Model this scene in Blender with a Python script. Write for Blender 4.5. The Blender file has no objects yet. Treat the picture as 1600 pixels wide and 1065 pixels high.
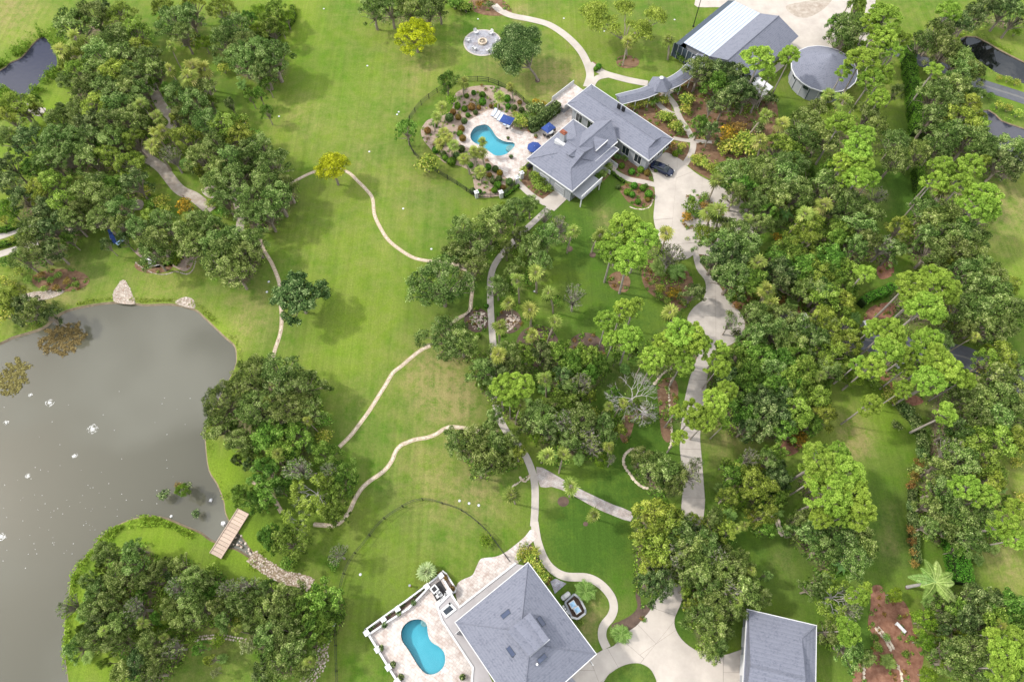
import bpy, math, random
import numpy as np
from mathutils import Vector, Matrix
from mathutils.geometry import delaunay_2d_cdt
random.seed(7); RNG = np.random.default_rng(11)
C = bpy.context.scene.collection
SC = bpy.context.scene
# ------------------------------------------------------------------ camera
FOC, TILT, CAMH = 1000.0, math.radians(26.0), 100.0
cam_d = bpy.data.cameras.new('camera'); cam = bpy.data.objects.new('camera', cam_d); C.objects.link(cam)
cam.location = (0, 0, CAMH); cam.rotation_euler = (TILT, 0, 0)
cam_d.sensor_width = 36; cam_d.lens = FOC / 1600 * 36; cam_d.clip_start = 1; cam_d.clip_end = 3000
SC.camera = cam
# ------------------------------------------------------------------ light
SUN = Vector((-98, 20, 100)).normalized()
sd = bpy.data.lights.new('sun', 'SUN'); sun = bpy.data.objects.new('sun', sd); C.objects.link(sun)
sd.energy = 3.1; sd.angle = math.radians(4.0); sd.color = (1.0, 0.955, 0.88)
sun.rotation_euler = SUN.to_track_quat('Z', 'Y').to_euler(); sun.location = (-60, 10, 90)
W = bpy.data.worlds.new('World'); SC.world = W; W.use_nodes = True
nt = W.node_tree; bg = nt.nodes['Background']
sky = nt.nodes.new('ShaderNodeTexSky'); sky.sky_type = 'NISHITA'; sky.sun_disc = False
sky.sun_elevation = math.asin(SUN.z); sky.sun_rotation = math.atan2(SUN.x, SUN.y)
sky.air_density = 1.0; sky.dust_density = 1.5
tc = nt.nodes.new('ShaderNodeTexCoord'); mp = nt.nodes.new('ShaderNodeMapping')
mp.inputs['Scale'].default_value = (1.6, 1.6, 2.2)
nz = nt.nodes.new('ShaderNodeTexNoise'); nz.inputs['Scale'].default_value = 4.2; nz.inputs['Detail'].default_value = 6
cr = nt.nodes.new('ShaderNodeValToRGB'); cr.color_ramp.elements[0].position = 0.43; cr.color_ramp.elements[1].position = 0.58
mx = nt.nodes.new('ShaderNodeMix'); mx.data_type = 'RGBA'; mx.inputs['B'].default_value = (17, 17, 16.7, 1)
nt.links.new(tc.outputs['Generated'], mp.inputs['Vector']); nt.links.new(mp.outputs[0], nz.inputs['Vector'])
nt.links.new(nz.outputs['Fac'], cr.inputs[0]); nt.links.new(cr.outputs[0], mx.inputs['Factor'])
nt.links.new(sky.outputs[0], mx.inputs['A']); nt.links.new(mx.outputs['Result'], bg.inputs['Color'])
bg.inputs['Strength'].default_value = 0.15
SC.view_settings.view_transform = 'Standard'; SC.view_settings.look = 'None'
SC.view_settings.exposure = 0.33; SC.view_settings.gamma = 1; SC.view_settings.use_curve_mapping = False
SC.cycles.max_bounces = 6; SC.cycles.diffuse_bounces = 3; SC.cycles.transparent_max_bounces = 8
SC.cycles.caustics_reflective = False; SC.cycles.caustics_refractive = False

# ------------------------------------------------------------------ helpers
ca, sa = math.cos(TILT), math.sin(TILT)
def U(px, py, z=0.0):
    dx = (px - 800) / FOC; dy = -(py - 532.5) / FOC
    wy = dy * ca + sa; wz = dy * sa - ca
    t = (CAMH - z) / -wz
    return Vector((dx * t, wy * t, z))
def depth(py, z=0.0):
    dy = -(py - 532.5) / FOC
    return (CAMH - z) / -(dy * sa - ca)
def M(px_r, py, z=0.0): return px_r * depth(py, z) / FOC
def P(x, y, z):                                   # world -> photo pixel (only used to word the labels)
    dz = (CAMH - z); d = dz * ca + y * sa; v = y * ca - dz * sa
    return 800 + FOC * x / d, 532.5 - FOC * v / d
def catmull(pts, closed=False, n=5):
    pts = [Vector(p) for p in pts]; out = []; N = len(pts)
    rng = range(N) if closed else range(N - 1)
    for i in rng:
        g = (lambda k: pts[k % N]) if closed else (lambda k: pts[max(0, min(N - 1, k))])
        a, b, c, d = g(i - 1), g(i), g(i + 1), g(i + 2)
        for j in range(n):
            t = j / n
            out.append(0.5 * ((2 * b) + (c - a) * t + (2 * a - 5 * b + 4 * c - d) * t * t + (3 * b - a - 3 * c + d) * t ** 3))
    if not closed: out.append(pts[-1])
    return out
def pxpoly(pts, z=0.0, smooth=0):
    w = [U(x, y, z) for x, y in pts]
    return catmull(w, True, smooth) if smooth else w
def inpoly(X, Y, poly):
    X = np.asarray(X); Y = np.asarray(Y); ins = np.zeros(X.shape, bool); n = len(poly)
    for i in range(n):
        x1, y1 = poly[i][0], poly[i][1]; x2, y2 = poly[(i + 1) % n][0], poly[(i + 1) % n][1]
        if y1 == y2: continue
        c = ((y1 > Y) != (y2 > Y)) & (X < (x2 - x1) * (Y - y1) / (y2 - y1) + x1); ins ^= c
    return ins
def props(o, label=None, cat=None, group=None, kind=None):
    if label: o['label'] = label
    if cat: o['category'] = cat
    if group: o['group'] = group
    if kind: o['kind'] = kind
    return o
def thing(name, label, cat, loc=(0, 0, 0), rz=0.0, group=None):
    o = bpy.data.objects.new(name, None); C.objects.link(o)
    o.location = loc; o.rotation_euler = (0, 0, rz); o.empty_display_size = .3
    return props(o, label, cat, group)
def link_mesh(name, me, parent=None, mat=None):
    o = bpy.data.objects.new(name, me); C.objects.link(o)
    if mat is not None and not me.materials: me.materials.append(mat)
    if parent is not None:
        o.parent = parent
    return o
def np_mesh(name, V, F4=None, F3=None, attr=None, smooth=False):
    me = bpy.data.meshes.new(name)
    V = np.asarray(V, np.float32); me.vertices.add(len(V)); me.vertices.foreach_set('co', V.ravel())
    loops = []; starts = []; tot = 0; cnt = []
    for F, k in ((F4, 4), (F3, 3)):
        if F is None or len(F) == 0: continue
        F = np.asarray(F, np.int32); loops.append(F.ravel()); starts.append(tot + np.arange(len(F)) * k); tot += F.size
        cnt.append(len(F))
    loops = np.concatenate(loops); starts = np.concatenate(starts)
    me.loops.add(len(loops)); me.loops.foreach_set('vertex_index', loops)
    me.polygons.add(len(starts)); me.polygons.foreach_set('loop_start', starts.astype(np.int32))
    if smooth: me.polygons.foreach_set('use_smooth', np.ones(len(starts), bool))
    if attr is not None:
        for an, (dom, arr) in attr.items():
            A = me.attributes.new(an, 'FLOAT', dom); A.data.foreach_set('value', np.asarray(arr, np.float32))
    me.update(calc_edges=True)
    return me
class MB:
    def __init__(s): s.v = []; s.f = []
    def poly(s, pts):
        b = len(s.v); s.v += [tuple(p) for p in pts]; s.f.append(tuple(range(b, b + len(pts)))); return s
    def hexa(s, p):                                # 8 points: bottom ring, top ring
        b = len(s.v); s.v += [tuple(q) for q in p]
        for f in ((0, 3, 2, 1), (4, 5, 6, 7), (0, 1, 5, 4), (1, 2, 6, 5), (2, 3, 7, 6), (3, 0, 4, 7)):
            s.f.append(tuple(b + i for i in f))
        return s
    def box(s, x0, x1, y0, y1, z0, z1, fr=None):
        q = [(x0, y0), (x1, y0), (x1, y1), (x0, y1)]
        if fr: q = [fr.xy(*a) for a in q]
        return s.hexa([(a[0], a[1], z0) for a in q] + [(a[0], a[1], z1) for a in q])
    def prism(s, ring, z0, z1, bottom=False):
        b = len(s.v); n = len(ring)
        s.v += [(p[0], p[1], z0) for p in ring] + [(p[0], p[1], z1) for p in ring]
        s.f.append(tuple(range(b + n, b + 2 * n)))
        if bottom: s.f.append(tuple(reversed(range(b, b + n))))
        for i in range(n):
            j = (i + 1) % n; s.f.append((b + i, b + j, b + n + j, b + n + i))
        return s
    def tube(s, p0, p1, r0, r1=None, n=6, cap=True):
        r1 = r0 if r1 is None else r1
        p0 = Vector(p0); p1 = Vector(p1); d = (p1 - p0)
        if d.length < 1e-6: return s
        d.normalize(); a = d.orthogonal().normalized(); c = d.cross(a); b = len(s.v)
        for p, r in ((p0, r0), (p1, r1)):
            for i in range(n):
                t = 2 * math.pi * i / n; s.v.append(tuple(p + (a * math.cos(t) + c * math.sin(t)) * r))
        for i in range(n):
            j = (i + 1) % n; s.f.append((b + i, b + j, b + n + j, b + n + i))
        if cap: s.f.append(tuple(range(b + n, b + 2 * n))); s.f.append(tuple(reversed(range(b, b + n))))
        return s
    def line(s, pts, r0, r1=None, n=6):
        r1 = r0 if r1 is None else r1; N = len(pts) - 1
        for i in range(N): s.tube(pts[i], pts[i + 1], r0 + (r1 - r0) * i / N, r0 + (r1 - r0) * (i + 1) / N, n)
        return s
    def lathe(s, c, prof, n=16):                    # prof: (r, z)
        b = len(s.v); m = len(prof)
        for r, z in prof:
            for i in range(n):
                t = 2 * math.pi * i / n; s.v.append((c[0] + r * math.cos(t), c[1] + r * math.sin(t), c[2] + z))
        for k in range(m - 1):
            for i in range(n):
                j = (i + 1) % n; s.f.append((b + k * n + i, b + k * n + j, b + (k + 1) * n + j, b + (k + 1) * n + i))
        s.f.append(tuple(range(b + (m - 1) * n, b + m * n)))
        return s
    def mesh(s, name, smooth=False):
        me = bpy.data.meshes.new(name); me.from_pydata(s.v, [], s.f)
        if smooth: me.polygons.foreach_set('use_smooth', [True] * len(me.polygons))
        me.update(); return me
    def build(s, name, mat, parent=None, smooth=False):
        return link_mesh(name, s.mesh(name, smooth), parent, mat)
class Frame:
    def __init__(s, o, ux, uy): s.o = Vector((o[0], o[1])); l = math.hypot(ux, uy); s.u = Vector((ux / l, uy / l)); s.w = Vector((-s.u.y, s.u.x))
    def flip(s): s.w = -s.w; return s
    def xy(s, x, y): p = s.o + s.u * x + s.w * y; return (p.x, p.y)
    def p(s, x, y, z): q = s.xy(x, y); return Vector((q[0], q[1], z))
def rect(o, a, b, z):                               # photo pixels of a corner and its two neighbours -> frame + sizes
    O, A, B = U(*o, z), U(*a, z), U(*b, z); f = Frame(O, A.x - O.x, A.y - O.y)
    d = Vector((B.x - O.x, B.y - O.y))
    if d.dot(f.w) < 0: f.flip()
    return f, (A - O).length, d.dot(f.w)
def ribbon(pts, width, z0, z1, smooth=6):
    w = catmull([U(x, y) for x, y in pts], False, smooth); L = []; R = []
    for i, p in enumerate(w):
        t = (w[min(i + 1, len(w) - 1)] - w[max(i - 1, 0)]).normalized(); n = Vector((-t.y, t.x, 0)) * width / 2
        L.append(p + n); R.append(p - n)
    b = MB(); n = len(w)
    b.v = [(p.x, p.y, z1) for p in L] + [(p.x, p.y, z1) for p in R] + [(p.x, p.y, z0) for p in L] + [(p.x, p.y, z0) for p in R]
    for i in range(n - 1):
        b.f.append((i, n + i, n + i + 1, i + 1)); b.f.append((i, i + 1, 2 * n + i + 1, 2 * n + i)); b.f.append((n + i, 3 * n + i, 3 * n + i + 1, n + i + 1))
    b.f.append((0, 2 * n, 3 * n, n)); b.f.append((n - 1, 2 * n - 1, 4 * n - 1, 3 * n - 1))
    return b
def cdt(outer, holes=(), extra=()):
    vs = []; es = []
    for ring in [outer] + list(holes):
        b = len(vs); vs += [Vector((p[0], p[1])) for p in ring]; n = len(ring)
        es += [(b + i, b + (i + 1) % n) for i in range(n)]
    vs += [Vector((p[0], p[1])) for p in extra]
    r = delaunay_2d_cdt(vs, es, [], 0, 1e-5)
    V = np.array([(v[0], v[1]) for v in r[0]]); F = np.array(r[2])
    c = V[F].mean(axis=1); keep = inpoly(c[:, 0], c[:, 1], outer)
    for h in holes: keep &= ~inpoly(c[:, 0], c[:, 1], h)
    return V, F[keep]
# ------------------------------------------------------------------ materials
def mat(name, col, rough=0.8, spec=0.3, noise=None, bump=None, metal=0.0, coord='Object', rand=0.0):
    """noise = (scale, amount, second colour, detail); bump = (scale, strength)"""
    m = bpy.data.materials.new(name); m.use_nodes = True; t = m.node_tree; b = t.nodes['Principled BSDF']
    b.inputs['Base Color'].default_value = (*col, 1); b.inputs['Roughness'].default_value = rough
    b.inputs['Specular IOR Level'].default_value = spec; b.inputs['Metallic'].default_value = metal
    t_c = t.nodes.new('ShaderNodeTexCoord'); out = None
    if noise:
        n = t.nodes.new('ShaderNodeTexNoise'); n.inputs['Scale'].default_value = noise[0]; n.inputs['Detail'].default_value = noise[3] if len(noise) > 3 else 5
        n.inputs['Roughness'].default_value = 0.65
        t.links.new(t_c.outputs[coord], n.inputs['Vector'])
        r = t.nodes.new('ShaderNodeValToRGB'); w = noise[1]
        r.color_ramp.elements[0].position = 0.5 - w; r.color_ramp.elements[1].position = 0.5 + w
        r.color_ramp.elements[0].color = (*col, 1); r.color_ramp.elements[1].color = (*noise[2], 1)
        t.links.new(n.outputs['Fac'], r.inputs[0]); out = r.outputs[0]
    if rand:
        oi = t.nodes.new('ShaderNodeObjectInfo'); mr = t.nodes.new('ShaderNodeMapRange')
        mr.inputs['To Min'].default_value = 1 - rand; mr.inputs['To Max'].default_value = 1 + rand
        hs = t.nodes.new('ShaderNodeHueSaturation'); t.links.new(oi.outputs['Random'], mr.inputs[0]); t.links.new(mr.outputs[0], hs.inputs['Value'])
        if out: t.links.new(out, hs.inputs['Color'])
        else: hs.inputs['Color'].default_value = (*col, 1)
        out = hs.outputs[0]
    if out: t.links.new(out, b.inputs['Base Color'])
    if bump:
        n2 = t.nodes.new('ShaderNodeTexNoise'); n2.inputs['Scale'].default_value = bump[0]; n2.inputs['Detail'].default_value = 4
        t.links.new(t_c.outputs[coord], n2.inputs['Vector'])
        bp = t.nodes.new('ShaderNodeBump'); bp.inputs['Strength'].default_value = bump[1]; bp.inputs['Distance'].default_value = 0.1
        t.links.new(n2.outputs['Fac'], bp.inputs['Height']); t.links.new(bp.outputs[0], b.inputs['Normal'])
    return m
def leafmat(name, ramp, trans=0.25, rough=0.6, vjit=0.22, hjit=0.02):
    m = bpy.data.materials.new(name); m.use_nodes = True; t = m.node_tree; b = t.nodes['Principled BSDF']
    at = t.nodes.new('ShaderNodeAttribute'); at.attribute_name = 'var'
    r = t.nodes.new('ShaderNodeValToRGB')
    els = r.color_ramp.elements
    while len(els) < len(ramp): els.new(0.5)
    for e, (p, c) in zip(els, ramp): e.position = p; e.color = (*c, 1)
    t.links.new(at.outputs['Fac'], r.inputs[0])
    oi = t.nodes.new('ShaderNodeObjectInfo')
    mr = t.nodes.new('ShaderNodeMapRange'); mr.inputs['To Min'].default_value = 1 - vjit; mr.inputs['To Max'].default_value = 1 + vjit
    mh = t.nodes.new('ShaderNodeMapRange'); mh.inputs['To Min'].default_value = 0.5 - hjit; mh.inputs['To Max'].default_value = 0.5 + hjit
    ml = t.nodes.new('ShaderNodeMath'); ml.operation = 'MULTIPLY'; ml.inputs[1].default_value = 7.31
    fr = t.nodes.new('ShaderNodeMath'); fr.operation = 'FRACT'
    t.links.new(oi.outputs['Random'], mr.inputs[0]); t.links.new(oi.outputs['Random'], ml.inputs[0]); t.links.new(ml.outputs[0], fr.inputs[0]); t.links.new(fr.outputs[0], mh.inputs[0])
    hs = t.nodes.new('ShaderNodeHueSaturation'); t.links.new(mr.outputs[0], hs.inputs['Value']); t.links.new(mh.outputs[0], hs.inputs['Hue']); t.links.new(r.outputs[0], hs.inputs['Color'])
    t.links.new(hs.outputs[0], b.inputs['Base Color']); b.inputs['Roughness'].default_value = rough; b.inputs['Specular IOR Level'].default_value = 0.08
    tr = t.nodes.new('ShaderNodeBsdfTranslucent'); mi = t.nodes.new('ShaderNodeMixShader'); mi.inputs[0].default_value = trans
    t.links.new(hs.outputs[0], tr.inputs['Color']); t.links.new(b.outputs[0], mi.inputs[1]); t.links.new(tr.outputs[0], mi.inputs[2])
    t.links.new(mi.outputs[0], t.nodes['Material Output'].inputs['Surface'])
    return m
MT = {}
MT['oak'] = leafmat('oak_leaves', [(0, (.018, .037, .006)), (.33, (.086, .146, .027)), (.68, (.22, .305, .073)), (1, (.48, .54, .22))], .32, vjit=.28, hjit=.02)
MT['olive'] = leafmat('olive_leaves', [(0, (.026, .046, .006)), (.33, (.13, .195, .023)), (.68, (.29, .375, .05)), (1, (.50, .57, .15))], .32, vjit=.28, hjit=.02)
MT['dark'] = leafmat('dark_leaves', [(0, (.010, .022, .005)), (.35, (.05, .09, .022)), (.7, (.135, .20, .055)), (1, (.40, .46, .2))], .25, vjit=.3)
MT['green'] = leafmat('green_leaves', [(0, (.02, .048, .006)), (.35, (.085, .165, .02)), (.7, (.19, .32, .045)), (1, (.40, .52, .13))], .3, vjit=.3, hjit=.02)
MT['pine'] = leafmat('pine_needles', [(0, (.06, .11, .012)), (.4, (.155, .255, .028)), (.75, (.28, .41, .055)), (1, (.42, .54, .11))], .3, vjit=.16, hjit=.012)
MT['sabal'] = leafmat('palm_fans', [(0, (.05, .07, .012)), (.4, (.16, .21, .035)), (.75, (.34, .39, .09)), (1, (.52, .48, .17))], .25)
MT['palm'] = leafmat('palm_leaves', [(0, (.04, .08, .015)), (.4, (.12, .21, .04)), (.75, (.24, .36, .09)), (1, (.40, .50, .18))], .25)
MT['yellow'] = leafmat('yellow_blossom', [(0, (.14, .18, .01)), (.4, (.33, .38, .012)), (.75, (.52, .55, .02)), (1, (.72, .74, .06))], .3, vjit=.08, hjit=.006)
MT['lime'] = leafmat('lime_leaves', [(0, (.05, .09, .008)), (.5, (.14, .24, .02)), (.85, (.26, .38, .035)), (1, (.42, .52, .09))], .3)
MT['red'] = leafmat('red_leaves', [(0, (.05, .035, .012)), (.4, (.15, .10, .025)), (.75, (.27, .17, .04)), (1, (.36, .27, .08))], .2)
MT['orange'] = leafmat('orange_leaves', [(0, (.08, .08, .01)), (.45, (.22, .17, .02)), (.8, (.5, .28, .02)), (1, (.7, .42, .03))], .2)
MT['croton'] = leafmat('croton_leaves', [(0, (.05, .09, .012)), (.5, (.16, .24, .03)), (.8, (.40, .42, .06)), (1, (.6, .55, .16))], .2)
MT['cream'] = leafmat('cream_leaves', [(0, (.12, .15, .05)), (.5, (.3, .36, .14)), (1, (.6, .62, .38))], .2)
MT['reed'] = leafmat('bank_plants', [(0, (.07, .12, .012)), (.5, (.17, .28, .025)), (1, (.33, .44, .06))], .3)
MT['bark'] = mat('bark', (.16, .13, .10), .9, .1, (3, .2, (.30, .26, .21)), rand=.15)
MT['palebark'] = mat('pale_bark', (.34, .31, .27), .9, .1, (4, .2, (.22, .19, .16)), rand=.1)
MT['dead'] = mat('dead_wood', (.44, .41, .40), .85, .1, (2, .2, (.30, .28, .27)))
MT['hedge'] = leafmat('hedge_leaves', [(0, (.02, .06, .006)), (.4, (.075, .19, .016)), (.75, (.15, .31, .03)), (1, (.28, .44, .07))], .3)
MT['palmbark'] = mat('palm_bark', (.34, .29, .22), .9, .1, (5, .2, (.22, .19, .15)))
MT['conc'] = mat('concrete', (.43, .385, .34), .85, .2, (.35, .16, (.345, .31, .275), 9), (9, .2))
MT['conc2'] = mat('aged_concrete', (.41, .37, .33), .85, .2, (.6, .18, (.31, .28, .25), 9), (9, .2))
MT['joint'] = mat('joint', (.20, .18, .16), .9, .1)
MT['asph'] = mat('asphalt', (.10, .105, .12), .9, .2, (.8, .2, (.075, .078, .088)))
MT['line'] = mat('road_paint', (.17, .165, .15), .8)
MT['white'] = mat('white_paint', (.52, .52, .52), .6, .3, (2, .2, (.50, .50, .50)))
MT['whiter'] = mat('white_metal', (.40, .44, .52), .5, .4, (.7, .25, (.34, .38, .46)))
MT['siding'] = mat('grey_siding', (.30, .31, .33), .8, .2, (1, .2, (.25, .26, .28)))
MT['bluewall'] = mat('dark_screen', (.035, .05, .07), .6, .4)
MT['glass'] = mat('window_glass', (.02, .028, .035), .08, .6)
MT['skylight'] = mat('skylight_glass', (.045, .06, .11), .15, .6)
MT['brick'] = mat('brick_red', (.26, .09, .05), .9, .2, (9, .2, (.18, .06, .04)))
MT['blue'] = mat('blue_canvas', (.028, .06, .21), .8, .2, (2, .2, (.022, .045, .16)))
MT['lblue'] = mat('light_blue_canvas', (.33, .52, .72), .8, .2)
MT['black'] = mat('black_metal', (.012, .012, .013), .5, .4)
MT['mulch'] = mat('mulch', (.11, .06, .035), .95, .1, (1.3, .2, (.21, .135, .085), 8), (12, .6))
MT['redmulch'] = mat('red_mulch', (.13, .058, .036), .95, .1, (1.4, .2, (.25, .135, .09), 8), (12, .6))
MT['darkmulch'] = mat('dark_mulch', (.07, .05, .04), .95, .1, (1.2, .2, (.13, .09, .07), 8), (12, .6))
MT['gravel'] = mat('pink_gravel', (.36, .29, .24), .95, .1, (2.2, .2, (.24, .17, .13), 9), (14, .7))
MT['sand'] = mat('sand_path', (.40, .36, .31), .95, .1, (.8, .2, (.24, .19, .15), 9), (8, .6))
MT['stone'] = mat('pale_stone', (.60, .53, .42), .9, .2, (1.3, .15, (.33, .26, .20)), rand=.1)
MT['whitestone'] = mat('white_stone', (.56, .50, .44), .9, .2, (2.3, .12, (.28, .20, .15)))
MT['wood'] = mat('weathered_boards', (.47, .37, .30), .85, .2, (3, .2, (.38, .29, .23)), rand=.1)
MT['soil'] = mat('bank_soil', (.28, .22, .15), .95, .1, (1.5, .2, (.14, .11, .07)))
MT['carpaint'] = mat('dark_blue_paint', (.006, .012, .04), .18, .5)
MT['rubber'] = mat('rubber', (.015, .015, .015), .8, .2)
MT['chrome'] = mat('silver_rim', (.5, .5, .52), .3, .6, metal=.9)
MT['plaster'] = mat('pool_plaster', (.13, .37, .43), .7, .3, (.5, .3, (.19, .45, .50)))
MT['terracotta'] = mat('terracotta', (.42, .16, .08), .8, .2)
MT['pathbed'] = mat('path_gravel', (.34, .27, .18), .95, .1, (4, .2, (.42, .35, .27)))
MT['hedgecore'] = mat('hedge_twigs', (.02, .035, .01), .95, .1)
def roofmat():
    m = bpy.data.materials.new('grey_shingles'); m.use_nodes = True; t = m.node_tree; b = t.nodes['Principled BSDF']
    c = t.nodes.new('ShaderNodeTexCoord'); L = t.links.new
    n = t.nodes.new('ShaderNodeTexNoise'); n.inputs['Scale'].default_value = 1.1; n.inputs['Detail'].default_value = 8; n.inputs['Roughness'].default_value = .75
    L(c.outputs['Object'], n.inputs['Vector'])
    mp = t.nodes.new('ShaderNodeMapping'); mp.inputs['Rotation'].default_value = (0, 0, math.radians(40)); mp.inputs['Scale'].default_value = (2.5, 4, 4)
    n3 = t.nodes.new('ShaderNodeTexNoise'); n3.inputs['Scale'].default_value = 1.3; n3.inputs['Detail'].default_value = 5
    L(c.outputs['Object'], mp.inputs[0]); L(mp.outputs[0], n3.inputs['Vector'])
    ad = t.nodes.new('ShaderNodeMath'); ad.operation = 'ADD'; L(n.outputs['Fac'], ad.inputs[0]); L(n3.outputs['Fac'], ad.inputs[1])
    r = t.nodes.new('ShaderNodeValToRGB'); r.color_ramp.elements[0].position = .72; r.color_ramp.elements[1].position = 1.25
    r.color_ramp.elements[0].color = (.10, .107, .138, 1); r.color_ramp.elements[1].color = (.155, .162, .20, 1)
    mu = t.nodes.new('ShaderNodeMath'); mu.operation = 'MULTIPLY'; mu.inputs[1].default_value = 1.0
    L(ad.outputs[0], mu.inputs[0]); L(mu.outputs[0], r.inputs[0])
    sx = t.nodes.new('ShaderNodeSeparateXYZ'); L(c.outputs['Object'], sx.inputs[0])
    w = t.nodes.new('ShaderNodeMath'); w.operation = 'MULTIPLY'; w.inputs[1].default_value = 16; L(sx.outputs[2], w.inputs[0])
    fr = t.nodes.new('ShaderNodeMath'); fr.operation = 'FRACT'; L(w.outputs[0], fr.inputs[0])
    w2 = t.nodes.new('ShaderNodeMath'); w2.operation = 'MULTIPLY'; w2.inputs[1].default_value = 6.2; L(sx.outputs[2], w2.inputs[0])
    f2 = t.nodes.new('ShaderNodeMath'); f2.operation = 'FRACT'; L(w2.outputs[0], f2.inputs[0])
    m2 = t.nodes.new('ShaderNodeMapRange'); m2.inputs['To Min'].default_value = .9; m2.inputs['To Max'].default_value = 1.08; L(f2.outputs[0], m2.inputs[0])
    h2 = t.nodes.new('ShaderNodeHueSaturation'); L(m2.outputs[0], h2.inputs['Value']); L(r.outputs[0], h2.inputs['Color']); L(h2.outputs[0], b.inputs['Base Color'])
    bp = t.nodes.new('ShaderNodeBump'); bp.inputs['Strength'].default_value = .5; bp.inputs['Distance'].default_value = .03; L(fr.outputs[0], bp.inputs['Height'])
    L(bp.outputs[0], b.inputs['Normal']); b.inputs['Roughness'].default_value = .85; b.inputs['Specular IOR Level'].default_value = .25
    return m
MT['roof'] = roofmat()
def pavermat(name, c1, c2, mortar, sc, rot=0.6):
    m = bpy.data.materials.new(name); m.use_nodes = True; t = m.node_tree; b = t.nodes['Principled BSDF']; L = t.links.new
    c = t.nodes.new('ShaderNodeTexCoord'); mp = t.nodes.new('ShaderNodeMapping'); mp.inputs['Rotation'].default_value = (0, 0, rot)
    L(c.outputs['Object'], mp.inputs[0]); br = t.nodes.new('ShaderNodeTexBrick'); L(mp.outputs[0], br.inputs['Vector'])
    br.inputs['Scale'].default_value = sc; br.inputs['Color1'].default_value = (*c1, 1); br.inputs['Color2'].default_value = (*c2, 1); br.inputs['Mortar'].default_value = (*mortar, 1)
    br.inputs['Mortar Size'].default_value = .02; br.inputs['Brick Width'].default_value = .8; br.inputs['Row Height'].default_value = .5; br.inputs['Bias'].default_value = -.3
    n = t.nodes.new('ShaderNodeTexNoise'); n.inputs['Scale'].default_value = .9; n.inputs['Detail'].default_value = 8; n.inputs['Roughness'].default_value = .75; L(c.outputs['Object'], n.inputs['Vector'])
    r = t.nodes.new('ShaderNodeValToRGB'); r.color_ramp.elements[0].position = .35; r.color_ramp.elements[1].position = .6
    r.color_ramp.elements[0].color = (.66, .56, .52, 1); r.color_ramp.elements[1].color = (1, 1, 1, 1); L(n.outputs['Fac'], r.inputs[0])
    x = t.nodes.new('ShaderNodeMix'); x.data_type = 'RGBA'; x.blend_type = 'MULTIPLY'; x.inputs['Factor'].default_value = 1
    L(br.outputs['Color'], x.inputs['A']); L(r.outputs[0], x.inputs['B']); L(x.outputs['Result'], b.inputs['Base Color']); b.inputs['Roughness'].default_value = .8
    return m
MT['trav'] = pavermat('travertine', (.54, .50, .47), (.43, .39, .36), (.30, .27, .25), 1.3)
MT['paver'] = pavermat('grey_pavers', (.40, .37, .35), (.30, .28, .27), (.2, .18, .17), 2.2, .5)
MT['apron'] = pavermat('blue_grey_pavers', (.30, .31, .35), (.25, .26, .30), (.18, .18, .2), 2.2, -.6)
def watermat(name, col, rough, bsc, bst, spec=.5):
    m = mat(name, col, rough, spec, bump=(bsc, bst), coord='Object'); return m
MT['pond'] = watermat('pond_water', (.080, .078, .056), .06, .9, .03, .55)
MT['canal'] = watermat('canal_water', (.022, .023, .04), .1, 1.2, .1, .4)
MT['blackw'] = watermat('black_water', (.004, .005, .005), .05, .8, .06, .6)
def poolwater():
    m = bpy.data.materials.new('pool_water'); m.use_nodes = True; t = m.node_tree; L = t.links.new
    for n in list(t.nodes):
        if n.type == 'BSDF_PRINCIPLED': t.nodes.remove(n)
    tr = t.nodes.new('ShaderNodeBsdfTransparent'); tr.inputs[0].default_value = (.58, .90, .97, 1)
    gl = t.nodes.new('ShaderNodeBsdfGlossy'); gl.inputs['Roughness'].default_value = .05
    fr = t.nodes.new('ShaderNodeFresnel'); fr.inputs['IOR'].default_value = 1.33
    n = t.nodes.new('ShaderNodeTexNoise'); n.inputs['Scale'].default_value = 2; bp = t.nodes.new('ShaderNodeBump'); bp.inputs['Strength'].default_value = .2
    c = t.nodes.new('ShaderNodeTexCoord'); L(c.outputs['Object'], n.inputs['Vector']); L(n.outputs['Fac'], bp.inputs['Height']); L(bp.outputs[0], gl.inputs['Normal'])
    mi = t.nodes.new('ShaderNodeMixShader'); L(fr.outputs[0], mi.inputs[0]); L(tr.outputs[0], mi.inputs[1]); L(gl.outputs[0], mi.inputs[2])
    L(mi.outputs[0], t.nodes['Material Output'].inputs['Surface']); return m
MT['poolw'] = poolwater()
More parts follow.
